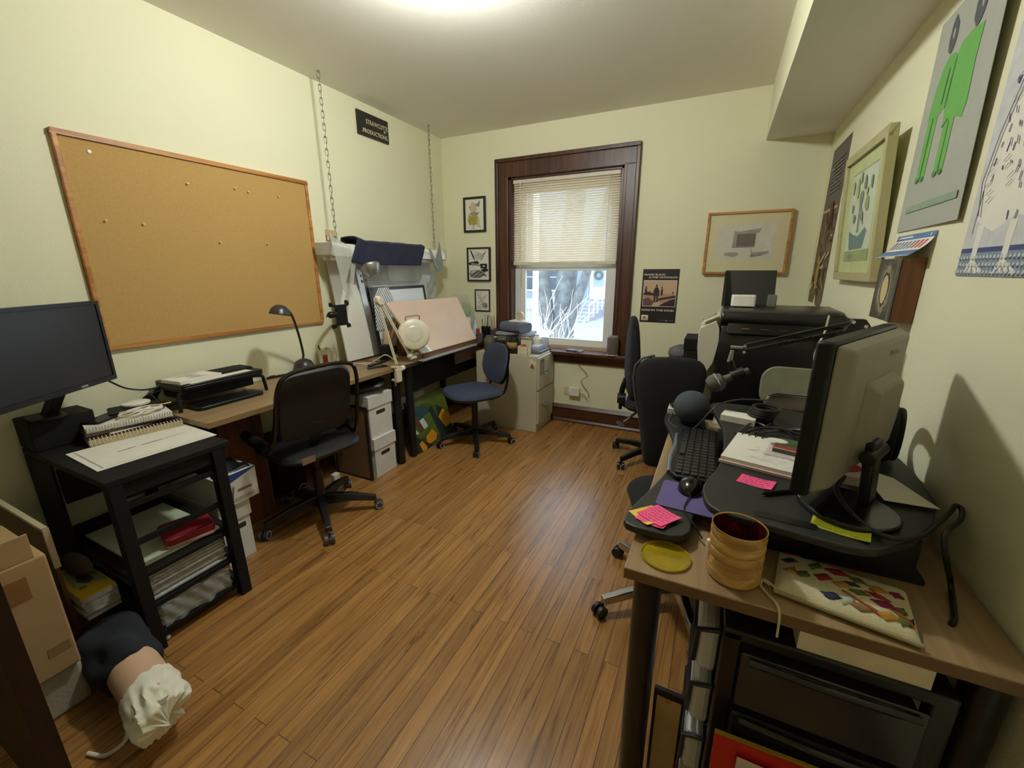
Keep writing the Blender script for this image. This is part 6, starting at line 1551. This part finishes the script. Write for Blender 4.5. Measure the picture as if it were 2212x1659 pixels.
part(T, 'tilt_hinge', MB().cyl(cm+V((0,0,1.0))-d*.055-w*.005, cm+V((0,0,1.0))+d*.055-w*.005, .016, n=18), M_blk, bevel=.004)
part(T, 'stand_foot', MB().prism(rrect(.18,.19,.085,7), .0005, .014, MX.Translation((cm.x-.045,cm.y-.045,ZU)) @ MX.Rotation(.45,4,'Z')), mat('foot_gloss', (14,14,15), rough=.15), bevel=.004)
part(T, 'video_plug', MB().bar(cm+V((-.045,.01,.985)), cm+V((-.052,.005,.945)), .018, .010), mat('plug_beige', (132,128,112), rough=.5))
solo('video_cable', MB().tube(spline([cm+V((-.05,0,.935)), (.295,1.10,.905), (.325,1.02,ZU+.012), (.365,.985,ZU+.010), (.42,1.02,ZU+.008),(.47,1.09,ZU+.010),(.515,1.16,ZU+.012),(.535,1.195,ZU+.012),(.545,1.19,ZU+.008),(.525,1.14,ZU+.006),(.485,1.08,ZU+.004),(.452,1.01,ZU+.014),(.462,1.0,.84),(.490,1.04,.79),(.495,1.03,.762),(.475,.96,.7555),(.462,.935,.7555)],8), .0052, 8), M_wires, 'thick black cable looping from the tall monitor over the riser edge to the desk', 'cable')
T = thing('coiled_cable', 'big coil of black cable behind the tall monitor by the wall', 'cable', (.50,1.45,ZU))
part(T, 'coil', MB().tube([(.47+.018*math.cos(t), 1.45+.078*math.cos(t), .957+.070*math.sin(t)) for t in [2*PI*k/28 for k in range(28)]], .014, 10, closed=True), M_blkmat)
part(T, 'coil', MB().tube([(.492+.018*math.cos(t), 1.455+.07*math.cos(t), .953+.066*math.sin(t)) for t in [2*PI*k/28 for k in range(28)]], .010, 10, closed=True), M_blkmat)

# --- boom microphone
T = thing('boom_microphone', 'black spring arm with a microphone reaching in front of the printer', 'microphone', (.40,1.62,ZU))
El, En, Bs = V((.415,1.72,1.222)), V((.105,1.72,1.125)), V((.405,1.60,ZU))
b = MB()
for o in (0, -.026): b.bar(El+V((-.012,0,o+.010)), En+V((0,0,o*.75+.008)), .011, .011)
part(T, 'upper_arm', b, M_blkm, smooth=False)
b = MB()
for o in (0, .034): b.bar(El+V((-.006+o,0,-.02)), Bs+V((-.012+o,0,.05)), .009, .009)
part(T, 'lower_arm', b, M_blkm, smooth=False)
part(T, 'elbow', MB().prism([(-.035,-.028),(-.015,.022),(.020,.022),(.036,.0),(.028,-.024),(.0,-.034)], -.012, .012, frame_mx(El, (1,0,0), (0,0,1))), M_blkm, bevel=.003)
for q in (El+V((-.012,-.014,.012)), El+V((.022,-.014,.0)), En+V((.0,-.012,.008)), En+V((.0,-.012,-.014))):
    part(T, 'screw', MB().cyl(q, q+V((0,.004,0)), .0055, n=12), M_chrome)
part(T, 'spring', MB().tube([El.lerp(En, .12+.6*k/60)+V((.0,.008*math.sin(k*1.2),-.010+.006*math.cos(k*1.2))) for k in range(61)], .0012, 5), M_blkm)
part(T, 'arm_base', MB().cyl(Bs+V((0,0,.0005)), Bs+V((0,0,.06)), .024, n=16), M_blk)
part(T, 'mic_joint', MB().cyl(En+V((-.005,0,.0)), En+V((-.045,0,.0)), .006, n=10).cyl(En+V((-.038,0,-.012)), En+V((-.042,0,-.055)), .006, .009, 12), M_silver)
m0, m1 = V((.115,1.72,1.035)), V((.018,1.70,.985))
part(T, 'mic_clip', MB().cyl(m0.lerp(m1,.0), m0.lerp(m1,.42), .022, .020, 14).tube([En+V((-.04,0,-.05)), (.075,1.72,1.05), m0.lerp(m1,.25)], .010, 8), M_blk)
part(T, 'mic_body', MB().cyl(m0.lerp(m1,-.15), m0.lerp(m1,.72), .012, .015, 14), mat('mic_grey', (96,92,86), rough=.3, metal=.4))
part(T, 'mic_grille', MB().lathe([(.016,-.012),(.028,-.004),(.034,.014),(.033,.034),(.022,.050),(.0,.056)], m0.lerp(m1,.74), 24, axis=(m1-m0)), mat('mic_mesh', (86,82,76), rough=.45, metal=.4, bump=.4, bscale=900))
part(T, 'mic_ring', MB().lathe([(.0345,.010),(.0358,.013),(.0345,.016)], m0.lerp(m1,.74), 24, axis=(m1-m0), capb=False, capt=False), M_chrome)
solo('white_cable', MB().tube(spline([(.455,2.32,1.20),(.448,2.315,1.12),(.43,2.30,1.06),(.425,2.28,1.0),(.45,2.20,.94),(.47,2.10,.90)],6), .0045, 6), mat('cable_ivory', (206,200,176), rough=.5), 'white cable hanging down the right end of the large printer', 'cable')

# ------------------------------------------------------------------ near end of the right desk
T = thing('storage_tin', 'tall tin printed with wood grain bands, open and holding red pens', 'tin', (.095,.915,ZD))
M_bamboo = wood('bamboo_print', (150,110,54), (204,164,98), rough=.35, along='X', scale=1.6)
prof = [(.050,.0008)]
for i in range(5):
    z0 = .004+i*.0235; prof += [(.0535,z0+.001),(.0545,z0+.010),(.0535,z0+.0205),(.0520,z0+.022)]
prof += [(.0528,.120),(.0535,.1215)]
part(T, 'tin_body', MB().lathe(prof, (.095,.915,ZD), 40, capt=False), M_bamboo, solid=.0)
part(T, 'tin_lining', MB().lathe([(.0,.004),(.048,.004),(.0505,.03),(.0505,.1205)], (.095,.915,ZD), 40, capb=False, capt=False), mat('tin_lacquer', (112,40,32), rough=.18, metal=.7))
part(T, 'tin_rim', MB().lathe([(.0505,.1195),(.0520,.1225),(.0538,.1225),(.0545,.1195),(.0530,.1185)], (.095,.915,ZD), 40, capb=False, capt=False), mat('rim_gold', (190,160,96), rough=.25, metal=.8))
part(T, 'tin_clasp', MB().obox((.042,.905,ZD+.065),(.012,.010,.03)), M_white, bevel=.004)
for i, (dx, dy, lab) in enumerate(((.012,.0,'red marker leaning against the right side inside the wood grain tin'),(-.012,.012,'red marker lying across the back inside the wood grain tin'))):
    solo('red_marker', MB().cyl((.080+dx,.905+dy,ZD+.012),(.118+dx,.895+dy*2,ZD+.098-.03*i),.0065,n=12), mat('marker_red', (178,34,34), rough=.35), lab, 'marker')
T = thing('round_coaster', 'round translucent yellow tray at the near left corner of the right desk', 'tray', (-.043,.912,ZD))
part(T, 'dish', MB().lathe([(.0,.003),(.050,.003),(.054,.006),(.056,.006),(.056,.001),(.0,.0006)], (-.045,.912,ZD), 40), mat('yellow_acrylic', (168,146,30), rough=.10, var=.15, coat=.5, alpha=.75))
# embroidered pouch
T = thing('embroidered_pouch', 'cream zip pouch embroidered with coloured diamonds on the near right desk', 'pouch', (.30,.94,ZD))
c00, c10, c11, c01 = V((.165,.905,0)), V((.378,.853,0)), V((.405,.975,0)), V((.205,1.040,0))
c00, c10, c11, c01 = V((.170,.888,0)), V((.392,.846,0)), V((.415,.998,0)), V((.196,1.038,0))
def pz(u, v):
    e = min(1, 6*u, 6*(1-u), 5*v, 5*(1-v)); e = max(e, 0)
    return .007 + .018*e**.5 + .003*math.sin(u*9+v*5)*e
def pp(u, v, dz=0.0):
    p = c00*(1-u)*(1-v) + c10*u*(1-v) + c11*u*v + c01*(1-u)*v
    return V((p.x, p.y, ZD + pz(u, v) + dz))
b = MB().grid(lambda u,v: pp(u,v), 26, 18)
def ppb(u, v):
    p = pp(u,v); e = min(1, 8*u, 8*(1-u), 8*v, 8*(1-v)); p.z = ZD + .0008 + .006*(1-max(e,0)); return p
b.grid(ppb, 26, 18)
part(T, 'pouch_body', b, mat('cream_wool', (206,198,164), rough=.95, var=.05, scale=60, bump=.4, bscale=500), angle=80)
cols = [('thread_red',(150,36,44)),('thread_navy',(44,54,76)),('thread_green',(94,116,44)),('thread_gold',(196,142,52)),('thread_magenta',(140,26,88)),('thread_tan',(150,116,78)),('thread_mint',(190,200,176)),('thread_olive',(112,96,40)),('thread_orange',(178,68,34))]
mats_ = [mat(n_, c_, rough=.9, var=.12, scale=200, bump=.5, bscale=900) for n_, c_ in cols]
DI = [(.10,.93,.10,.06,0),(.22,.91,.06,.04,1),(.33,.88,.06,.05,7),(.09,.72,.07,.07,1),(.30,.72,.06,.09,2),(.47,.72,.11,.08,0),(.62,.70,.07,.08,7),(.76,.68,.09,.07,3),(.90,.72,.06,.07,4),
      (.10,.47,.05,.07,3),(.21,.46,.06,.10,2),(.36,.53,.07,.09,0),(.50,.48,.08,.07,3),(.57,.55,.07,.05,1),(.62,.42,.08,.06,2),(.75,.50,.09,.06,0),(.78,.36,.09,.08,4),(.90,.40,.05,.10,2),
      (.42,.20,.08,.08,1),(.53,.22,.06,.10,6),(.64,.17,.10,.07,5),(.80,.16,.08,.07,3),(.91,.20,.06,.10,2),(.96,.28,.03,.12,1),(.88,.30,.07,.05,5)]
b = MB()
for (u, v, ru, rv, k) in DI:
    b.slot(k); q = []
    for j in range(12):
        t = 2*PI*j/12; s = 1/(abs(math.cos(t))+abs(math.sin(t)))*(1+.08*math.sin(j*3.1+u*20))
        q.append(pp(min(max(u+ru*s*math.cos(t)+.25*rv*s*math.sin(t),.02),.98), min(max(v+rv*s*math.sin(t),.03),.97), .0012))
    c_ = pp(u, v, .0016); o_ = len(b.v)
    b.add([c_]+q, [(0, j+1, (j+1) % 12+1) for j in range(12)])
part(T, 'embroidery', b, mats_, solid=.0015)
b = MB().slot(0)
for (u0,v0,u1,v1) in ((.50,.36,.74,.12),(.13,.55,.17,.36),(.70,.60,.97,.20)): b.tube([pp(u0+(u1-u0)*k/12, v0+(v1-v0)*k/12, .0025) for k in range(13)], .0016, 6)
part(T, 'stitched_line', b, mats_[8])
part(T, 'zip_edge', MB().tube([pp(k/16, 0.0, .003)+V((0,-.003,0)) for k in range(17)], .0045, 8), mat('zip_tan', (150,138,100), rough=.8))
part(T, 'tassel', MB().tube(spline([(.172,.895,.762),(.155,.915,.758),(.148,.895,.756),(.160,.872,.755),(.172,.850,.7565),(.176,.828,.748),(.178,.826,.70)],6), .0022, 6).tube(spline([(.165,.90,.760),(.140,.925,.757),(.135,.94,.756)],5), .0025, 6), mat('tassel_cream', (196,186,150), rough=.9))

# drawer tower under the desk
T = thing('drawer_tower', 'black plastic drawer tower with smoky drawers under the near right desk', 'drawers', (.26,.98,0))
DX0, DX1, DY0, DY1 = .088, .455, .830, 1.20
M_frame = mat('tower_black', (18,18,19), rough=.35)
b = MB()
for x in (DX0, DX1-.035):
    b.box(x, DY0, 0, x+.035, DY0+.035, .675); b.box(x, DY1-.035, 0, x+.035, DY1, .675)
b.box(DX0, DY0, .655, DX1, DY1, .680); b.box(DX0, DY0, 0, DX1, DY1, .02)
part(T, 'tower_frame', b, M_frame, bevel=.004, smooth=False)
M_smoke = mat('smoky_plastic', (44,45,48), rough=.18, var=.25, scale=8)
M_pale = mat('milky_plastic', (190,192,190), rough=.4, var=.06)
for i, z in enumerate((.030,.190,.350,.505)):
    D = part(T, 'drawer', MB().box(DX0+.036, DY0-.012, z, DX1-.036, DY0-.004, z+.135), M_smoke, bevel=.004, smooth=False)
    part(D, 'drawer_handle', MB().tube([(DX0+.05,DY0-.020,z+.128),(DX0+.16,DY0-.030,z+.134),(DX1-.16,DY0-.030,z+.134),(DX1-.05,DY0-.020,z+.128)], .007, 8), mat('handle_gloss', (16,16,17), rough=.15))
    part(D, 'drawer_bin', MB().box(DX0+.04, DY0-.003, z+.004, DX1-.04, DY1-.04, z+.11), mat('bin_dark', (52,50,50), rough=.6, var=.3, scale=10), smooth=False)
    part(T, 'side_window', MB().box(DX0-.042, DY0+.040, z+.005, DX0-.001, DY1-.04, z+.128), M_pale, smooth=False, bevel=.012)
    part(T, 'side_rail', MB().tube([(DX0-.002,DY0+.030,z+.136),(DX0-.046,DY0+.034,z+.120),(DX0-.048,DY0+.06,z+.010),(DX0-.048,DY1-.03,z+.006)], .006, 8), M_frame)
solo('paper_carton', MB().box(.215,.836,.6805,.415,1.05,.7215), mat('carton_cream_dim', (206,192,166), rough=.8), 'flat cream carton squeezed between the drawer tower and the desk top', 'box', smooth=False)
T = thing('red_folder', 'bright red plastic folder with a white sticker in front of the drawer tower', 'folder', (.25,.79,0))
part(T, 'folder', MB().obox((.245,.780,.245),(.30,.006,.42),(-.03,0,.04)), mat('folder_red', (176,28,24), rough=.2, var=.05), smooth=False)
part(T, 'sticker', MB().prism([(0,0),(.075,-.004),(.078,.022),(.070,.030),(.0,.034)], 0, .0008, frame_mx((.140,.7712,.395),(1,.04,0),(0,-.03,1))), mat('sticker_pale', (206,186,182), rough=.5), smooth=False)
part(T, 'yellow_edge', MB().bar((.095,.783,.4565),(.395,.795,.4565),.008,.004), mat('folder_yellow', (150,120,30), rough=.5))
T = thing('clipboard', 'dark clipboard with pale papers hanging beside the near desk leg', 'clipboard', (.0,.93,.0))
part(T, 'board', MB().obox((.0,.945,.17),(.075,.012,.34),(.06,0,.0)), M_blk, bevel=.002, smooth=False)
part(T, 'papers', MB().obox((.001,.9365,.165),(.060,.004,.31),(.06,0,.0)), mat('paper_tan', (176,150,96), rough=.5, var=.2, scale=6), smooth=False)
part(T, 'clip', MB().cyl((.0,.925,.315),(.0,.938,.315),.008,n=14).obox((.0,.931,.30),(.030,.006,.02)), mat('brass', (170,136,80), rough=.3, metal=.8))
part(T, 'red_edge', MB().obox((.037,.9395,.06),(.004,.004,.10),(.06,0,.0)), mat('marker_red', (178,34,34)), smooth=False)
# ================================================================== LEFT FOREGROUND
M_maroon = wood('maroon_door', (22,10,10), (36,17,16), rough=.45, along='Z')
d = struct('door_1', MB().box(-2.12, .165, .008, -1.362, .205, 2.05), M_maroon, smooth=False)
k = MB().cyl((-1.43,.16,.95),(-1.43,.125,.95),.012,n=14).ball((-1.43,.10,.95),.028)
mesh_obj('door_handle', k, mat('knob_brass', (150,120,70), rough=.3, metal=.9), ROOTLOC['door_1'], parent=d)
T = thing('cardboard_box', 'tall tan cardboard box with taped patches at the far left foreground', 'box', (-1.93, .29, .165))
M_tan_card = mat('cardboard', (170, 140, 98), rough=.9, var=.06, scale=6)
part(T, 'carton', MB().box(-2.10,.215,.165,-1.755,.362,.575), M_tan_card, smooth=False, bevel=.006)
part(T, 'flap', MB().box(-1.764,.215,.575,-1.758,.340,.655), M_tan_card, smooth=False, bevel=.002)
part(T, 'tape_patch', MB().prism(rect(0,0,.060,.075), 0, .001, frame_mx((-1.7548,.250,.455),(0,1,0),(0,0,1))), mat('tape_brown', (136,96,52), rough=.4), smooth=False)
part(T, 'tape_patch', MB().prism(rect(0,0,.050,.030), 0, .001, frame_mx((-1.7548,.300,.235),(0,1,0),(0,0,1))), mat('tape_dim', (142,112,72), rough=.6), smooth=False)
solo('foam_block', MB().box(-2.08,.225,0,-1.775,.365,.1645), mat('styrofoam', (178,168,150), rough=.9, bump=.4, bscale=200), 'white foam block on the floor under the tan cardboard box', 'foam block', bevel=.012)
T = thing('leaning_sheet', 'brown panel with a pale top edge leaning behind the tan cardboard box', 'panel', (-2.2,.43,0))
part(T, 'sheet', MB().box(-2.46,.420,0,-1.985,.430,.545), mat('panel_brown', (96,68,40), rough=.7, var=.08), smooth=False)
part(T, 'edge_strip', MB().box(-2.46,.417,.545,-1.98,.433,.556).box(-1.985,.417,.40,-1.975,.433,.556), mat('strip_pale', (190,178,146), rough=.6), smooth=False)
# cloth-wrapped roll poking out toward the room
T = thing('wrapped_roll', 'beige roll in a dark sleeve with crumpled white cloth tied over its end', 'roll', (-1.62,.40,0))
ax0, ax1 = V((-1.86,.470,.120)), V((-1.325,.392,.120)); dd = (ax1-ax0).normalized()
part(T, 'roll', MB().cyl(ax0.lerp(ax1,.30), ax0.lerp(ax1,.90), .068, .066, 32), mat('beige_roll', (206,172,140), rough=.7, var=.03))
up = V((0,0,1)); sd = dd.cross(up).normalized(); up = sd.cross(dd)
def sleeve(u, v):
    t = 2*PI*u; r = .080 + .009*math.sin(3*t+v*4) + .006*math.sin(5*t-7*v) + .008*math.sin(v*9)
    r *= (.9 + .25*math.sin(PI*min(1,v*1.1)))
    if v > .92: r *= 1 - (v-.92)*2.2
    p = ax0.lerp(ax1, -.02 + .50*v) + sd*(r*math.cos(t)) + up*(r*math.sin(t)); p.z = max(p.z, .004); return p
part(T, 'sleeve', MB().grid(sleeve, 36, 22), mat('dark_sleeve', (26,30,38), rough=.95, var=.12, bump=.3, bscale=300), solid=.003)
from mathutils import noise as NZ
def wrap(u, v):
    t = 2*PI*u
    prof = .071 if v < .62 else (.071 - (v-.62)*.03 if v < .84 else .064*max(0.0, 1-(v-.84)/.16)**.6)
    q = V((math.cos(t)*2.2, math.sin(t)*2.2, v*2.6))
    ridge = 1 - 2*abs(NZ.noise(q*.85 + V((3,1,7))))
    r = prof + (.016*(ridge-.45) + .007*NZ.noise(q*1.4))*min(1, v*2.2+.10)
    if v > .86: r = max(r*(1-(v-.86)/.14*.9), 0.002)
    along = .67 + .05*math.sin(t+.9) + .02*NZ.noise(q*3) + .30*min(v, .84)/.84 + .010*NZ.noise(q*1.2+V((9,0,0)))*v
    p = ax0.lerp(ax1, along + (.0 if v < .84 else .012*(v-.84)/.16)) + sd*(r*math.cos(t)) + up*(r*math.sin(t)); p.z = max(p.z, .012); return p
part(T, 'white_cloth', MB().grid(wrap, 96, 44), mat('white_rag', (226,222,204), rough=.9, var=.04), solid=.0015, angle=70)
part(T, 'twisted_tail', MB().tube(spline([ax0.lerp(ax1,.80)-sd*-.070+V((0,0,-.04)), (-1.45,.325,.045), (-1.475,.30,.02), (-1.50,.285,.008),(-1.55,.27,.006)],6), .006, 8, radii=None), mat('white_rag', (226,222,204)))
part(T, 'grey_stain', MB().prism(blob(0,0,.018,.012,12,.35,0,3), 0, .001, frame_mx(ax0.lerp(ax1,.985)+sd*-.0+up*.066, sd, dd)), mat('stain_grey', (140,134,112), rough=.9), smooth=False)

# ================================================================== OUTSIDE
M_snow = mat('pale_concrete', (158,160,162), rough=.9, var=.10, scale=.8)
M_siding = mat('blue_grey_siding', (140,152,166), rough=.8, var=.04, scale=1.5)
M_bark = mat('tree_bark', (112,116,118), rough=.95, var=.35, scale=5, bump=.8, bscale=14)
GZ = -1.25
struct('ground', MB().box(-60, 3.9, GZ-.1, 40, 60, GZ), M_snow, 'pale pavement and lawn outside the window', smooth=False)
struct('lawn_strip', MB().box(-30, 8.5, GZ, 20, 16, GZ+.02), mat('winter_lawn', (132,130,118), rough=.95, var=.2, scale=3), 'winter lawn strip outside the window', smooth=False)
# neighbour's house across the street
T = thing('house', 'pale blue grey house across the street with a white door and steps', 'house', (-9.5, 28.5, GZ))
HY = 28.0
part(T, 'facade', MB().box(-22, HY, GZ, 2, HY+6, 6.5), M_siding, smooth=False)
part(T, 'foundation', MB().box(-22.02, HY-.08, GZ, 2.02, HY, -.55), mat('foundation_grey', (188,190,188), rough=.9), smooth=False)
def hwin(x, z, w, h):
    Wn = part(T, 'window', MB().box(x-w/2-.12, HY-.06, z-.12, x+w/2+.12, HY-.001, z+h+.12), mat('house_trim', (232,234,232), rough=.6), smooth=False)
    part(Wn, 'pane', MB().box(x-w/2, HY-.09, z, x+w/2, HY-.061, z+h/2-.03).box(x-w/2, HY-.09, z+h/2+.03, x+w/2, HY-.061, z+h), mat('house_pane', (60,74,90), rough=.15), smooth=False)
for x in (-14.9, -12.2, -10.45, -17.2, -4.4): hwin(x, .1, 1.0, 1.7)
Dr = part(T, 'door', MB().box(-7.78, HY-.10, -.50, -6.65, HY-.001, 1.70), mat('house_trim', (232,234,232)), smooth=False)
part(Dr, 'door_glass', MB().box(-7.58, HY-.12, .35, -6.86, HY-.101, 1.52), mat('door_glass_blue', (150,164,174), rough=.2), smooth=False)
part(T, 'porch_slab', MB().box(-9.6, HY-2.2, -.80, -5.2, HY-.11, -.56), M_snow, smooth=False)
for i in range(5):
    part(T, 'step', MB().box(-8.3, HY-2.2-.9*(i+1), GZ, -6.1, HY-2.2-.9*i-.002, -.56-.125*(i+1)), mat('step_concrete', (150,154,160), rough=.9), smooth=False)
for x in (-8.45, -5.95):
    b = MB().tube([(x,HY-2.1,.30),(x,HY-6.7,-.35)], .045, 8)
    for i in range(6): b.cyl((x,HY-2.15-.9*i,-.56-.12*i),(x,HY-2.15-.9*i,.28-.13*i),.03,n=6)
    part(T, 'handrail', b, mat('rail_white', (236,238,238), rough=.5))
solo('door_wreath', MB().tube([(-7.22+.24*math.cos(t), HY-.205, 1.10+.24*math.sin(t)) for t in [2*PI*k/20 for k in range(20)]], .07, 8, closed=True), mat('wreath_green', (96,112,108), rough=.9, var=.3), 'round wreath hanging on the white front door across the street', 'wreath')
# three-stemmed tree
T = thing('tree', 'thick bare tree with three trunks just outside the window', 'tree', (-3.9, 10.6, GZ))
for p, r in (([(-4.0,10.6,GZ),(-4.08,10.6,.0),(-4.27,10.6,1.35),(-4.6,10.5,3.2),(-5.0,10.3,5.2)], [.30,.19,.20,.16,.12]),
             ([(-3.75,10.7,GZ),(-3.66,10.7,.0),(-3.60,10.7,1.35),(-3.5,10.9,3.2),(-3.4,11,5.4)], [.40,.28,.27,.24,.2]),
             ([(-3.65,10.55,GZ),(-3.46,10.5,.0),(-3.02,10.5,1.35),(-2.5,10.4,3.2),(-2.0,10.3,5.0)], [.26,.15,.11,.10,.08])):
    s_ = spline(p, 6); n_ = len(s_)
    rr = []
    for i in range(n_):
        f = i/(n_-1)*(len(r)-1); a = int(min(f, len(r)-2)); rr.append(r[a]+(r[a+1]-r[a])*(f-a))
    part(T, 'trunk', MB().tube(s_, .2, 14, radii=rr), M_bark)
# shrub below the window
T = thing('shrub', 'leafless pale shrub right below the window outside', 'shrub', (-2.6, 6.2, GZ))
rn = random.Random(21); b = MB()
def branch(p, dirv, l, r, lev):
    pts = [V(p)]; dv = V(dirv).normalized()
    for i in range(4):
        dv = (dv + V((rn.uniform(-.25,.25), rn.uniform(-.2,.2), rn.uniform(-.05,.2)))).normalized(); pts.append(pts[-1] + dv*l/4)
    b.tube(spline(pts, 3), r, 5, radii=[r*(1-.55*k/12) for k in range(13)])
    if lev:
        for i in (1, 2, 3, 4):
            for _ in range(1 if lev == 1 else 2):
                branch(pts[i], dv + V((rn.uniform(-.9,.9), rn.uniform(-.5,.5), rn.uniform(-.1,.5))), l*rn.uniform(.45,.6), r*.6, lev-1)
for i in range(8):
    branch((-2.65+rn.uniform(-.35,.35), 6.2+rn.uniform(-.3,.3), GZ), (rn.uniform(-.8,.8), rn.uniform(-.3,.3), 1), rn.uniform(1.1,1.7), .016, 2)
part(T, 'branches', b, mat('shrub_twig', (214,210,200), rough=.8))
T = thing('porch_post', 'white porch post with a square base seen through the left of the window', 'post', (-2.18, 5.2, GZ))
part(T, 'post', MB().box(-2.205,5.165,.645,-2.150,5.235,3.2), mat('post_white', (236,238,238), rough=.5), smooth=False)
part(T, 'post_base', MB().box(-2.33,5.05,GZ,-2.03,5.35,.56).box(-2.25,5.12,.601,-2.10,5.28,.645), mat('post_white', (236,238,238)), smooth=False)
part(T, 'ledge', MB().box(-2.37,5.0,.561,-2.0,5.4,.60), mat('post_white', (236,238,238)), smooth=False)

# ================================================================== LIGHT
# ceiling lamp: plate and frosted globe just above the top of the photograph
LX, LY = -1.08, 1.60
T = thing('ceiling_lamp', 'round frosted ceiling lamp in the middle of the ceiling', 'lamp', (LX, LY, 2.42))
part(T, 'ceiling_plate', MB().lathe([(.0,0),(.085,0),(.085,-.012),(.06,-.022),(.0,-.022)], (LX,LY,ZC-.0005), 32, capb=False), M_white)
gm = bpy.data.materials.new('frosted_globe'); gm.use_nodes = True
N = gm.node_tree.nodes; L = gm.node_tree.links; N.remove(N['Principled BSDF'])
em = N.new('ShaderNodeEmission'); em.inputs['Color'].default_value = (.97, 1.0, .95, 1); em.inputs['Strength'].default_value = 400
L.new(em.outputs[0], N['Material Output'].inputs['Surface'])
part(T, 'globe', MB().ball((LX,LY,2.515), .070, (1,1,.9), 16, 10), gm)

w = bpy.data.worlds.new('overcast_sky'); scene.world = w; w.use_nodes = True
N = w.node_tree.nodes; L = w.node_tree.links; bg = N['Background']
tc = N.new('ShaderNodeTexCoord'); sx = N.new('ShaderNodeSeparateXYZ'); L.new(tc.outputs['Generated'], sx.inputs[0])
mr = N.new('ShaderNodeMapRange'); mr.inputs['From Min'].default_value = -.1; mr.inputs['From Max'].default_value = .8; L.new(sx.outputs['Z'], mr.inputs['Value'])
cr = N.new('ShaderNodeValToRGB'); cr.color_ramp.elements[0].color = (.84,.93,1,1); cr.color_ramp.elements[1].color = (.70,.84,1,1)
L.new(mr.outputs['Result'], cr.inputs['Fac']); L.new(cr.outputs['Color'], bg.inputs['Color'])
bg.inputs['Strength'].default_value = 4.6
# sky portal in the window opening
pl = bpy.data.lights.new('window_portal', 'AREA'); pl.shape = 'RECTANGLE'; pl.size = 1.02; pl.size_y = 1.52
pl.cycles.is_portal = True
po = bpy.data.objects.new('window_portal', pl); COL.objects.link(po); po.location = (-1.29, 3.83, 1.43); po.rotation_euler = (-PI/2, 0, 0)

# ================================================================== CAMERA
cam = bpy.data.cameras.new('camera'); co = bpy.data.objects.new('camera', cam); COL.objects.link(co)
cam.sensor_fit = 'HORIZONTAL'; cam.sensor_width = 36.0; cam.lens = 36.0*903/2212; cam.clip_start = .02; cam.clip_end = 200
R = MX.Rotation(.45237, 4, 'Z') @ MX.Rotation(1.30533, 4, 'X') @ MX.Rotation(-.003403, 4, 'Z')
co.matrix_world = MX.Translation((0, 0, 1.40)) @ R
scene.camera = co
vs = scene.view_settings
vs.view_transform = 'Standard'; vs.look = 'None'; vs.exposure = 0.0; vs.gamma = 1.0; vs.use_curve_mapping = False
scene.cycles.max_bounces = 12; scene.cycles.diffuse_bounces = 8; scene.cycles.glossy_bounces = 4; scene.cycles.transparent_max_bounces = 16
scene.cycles.use_denoising = True
scene.cycles.sample_clamp_indirect = 8.0
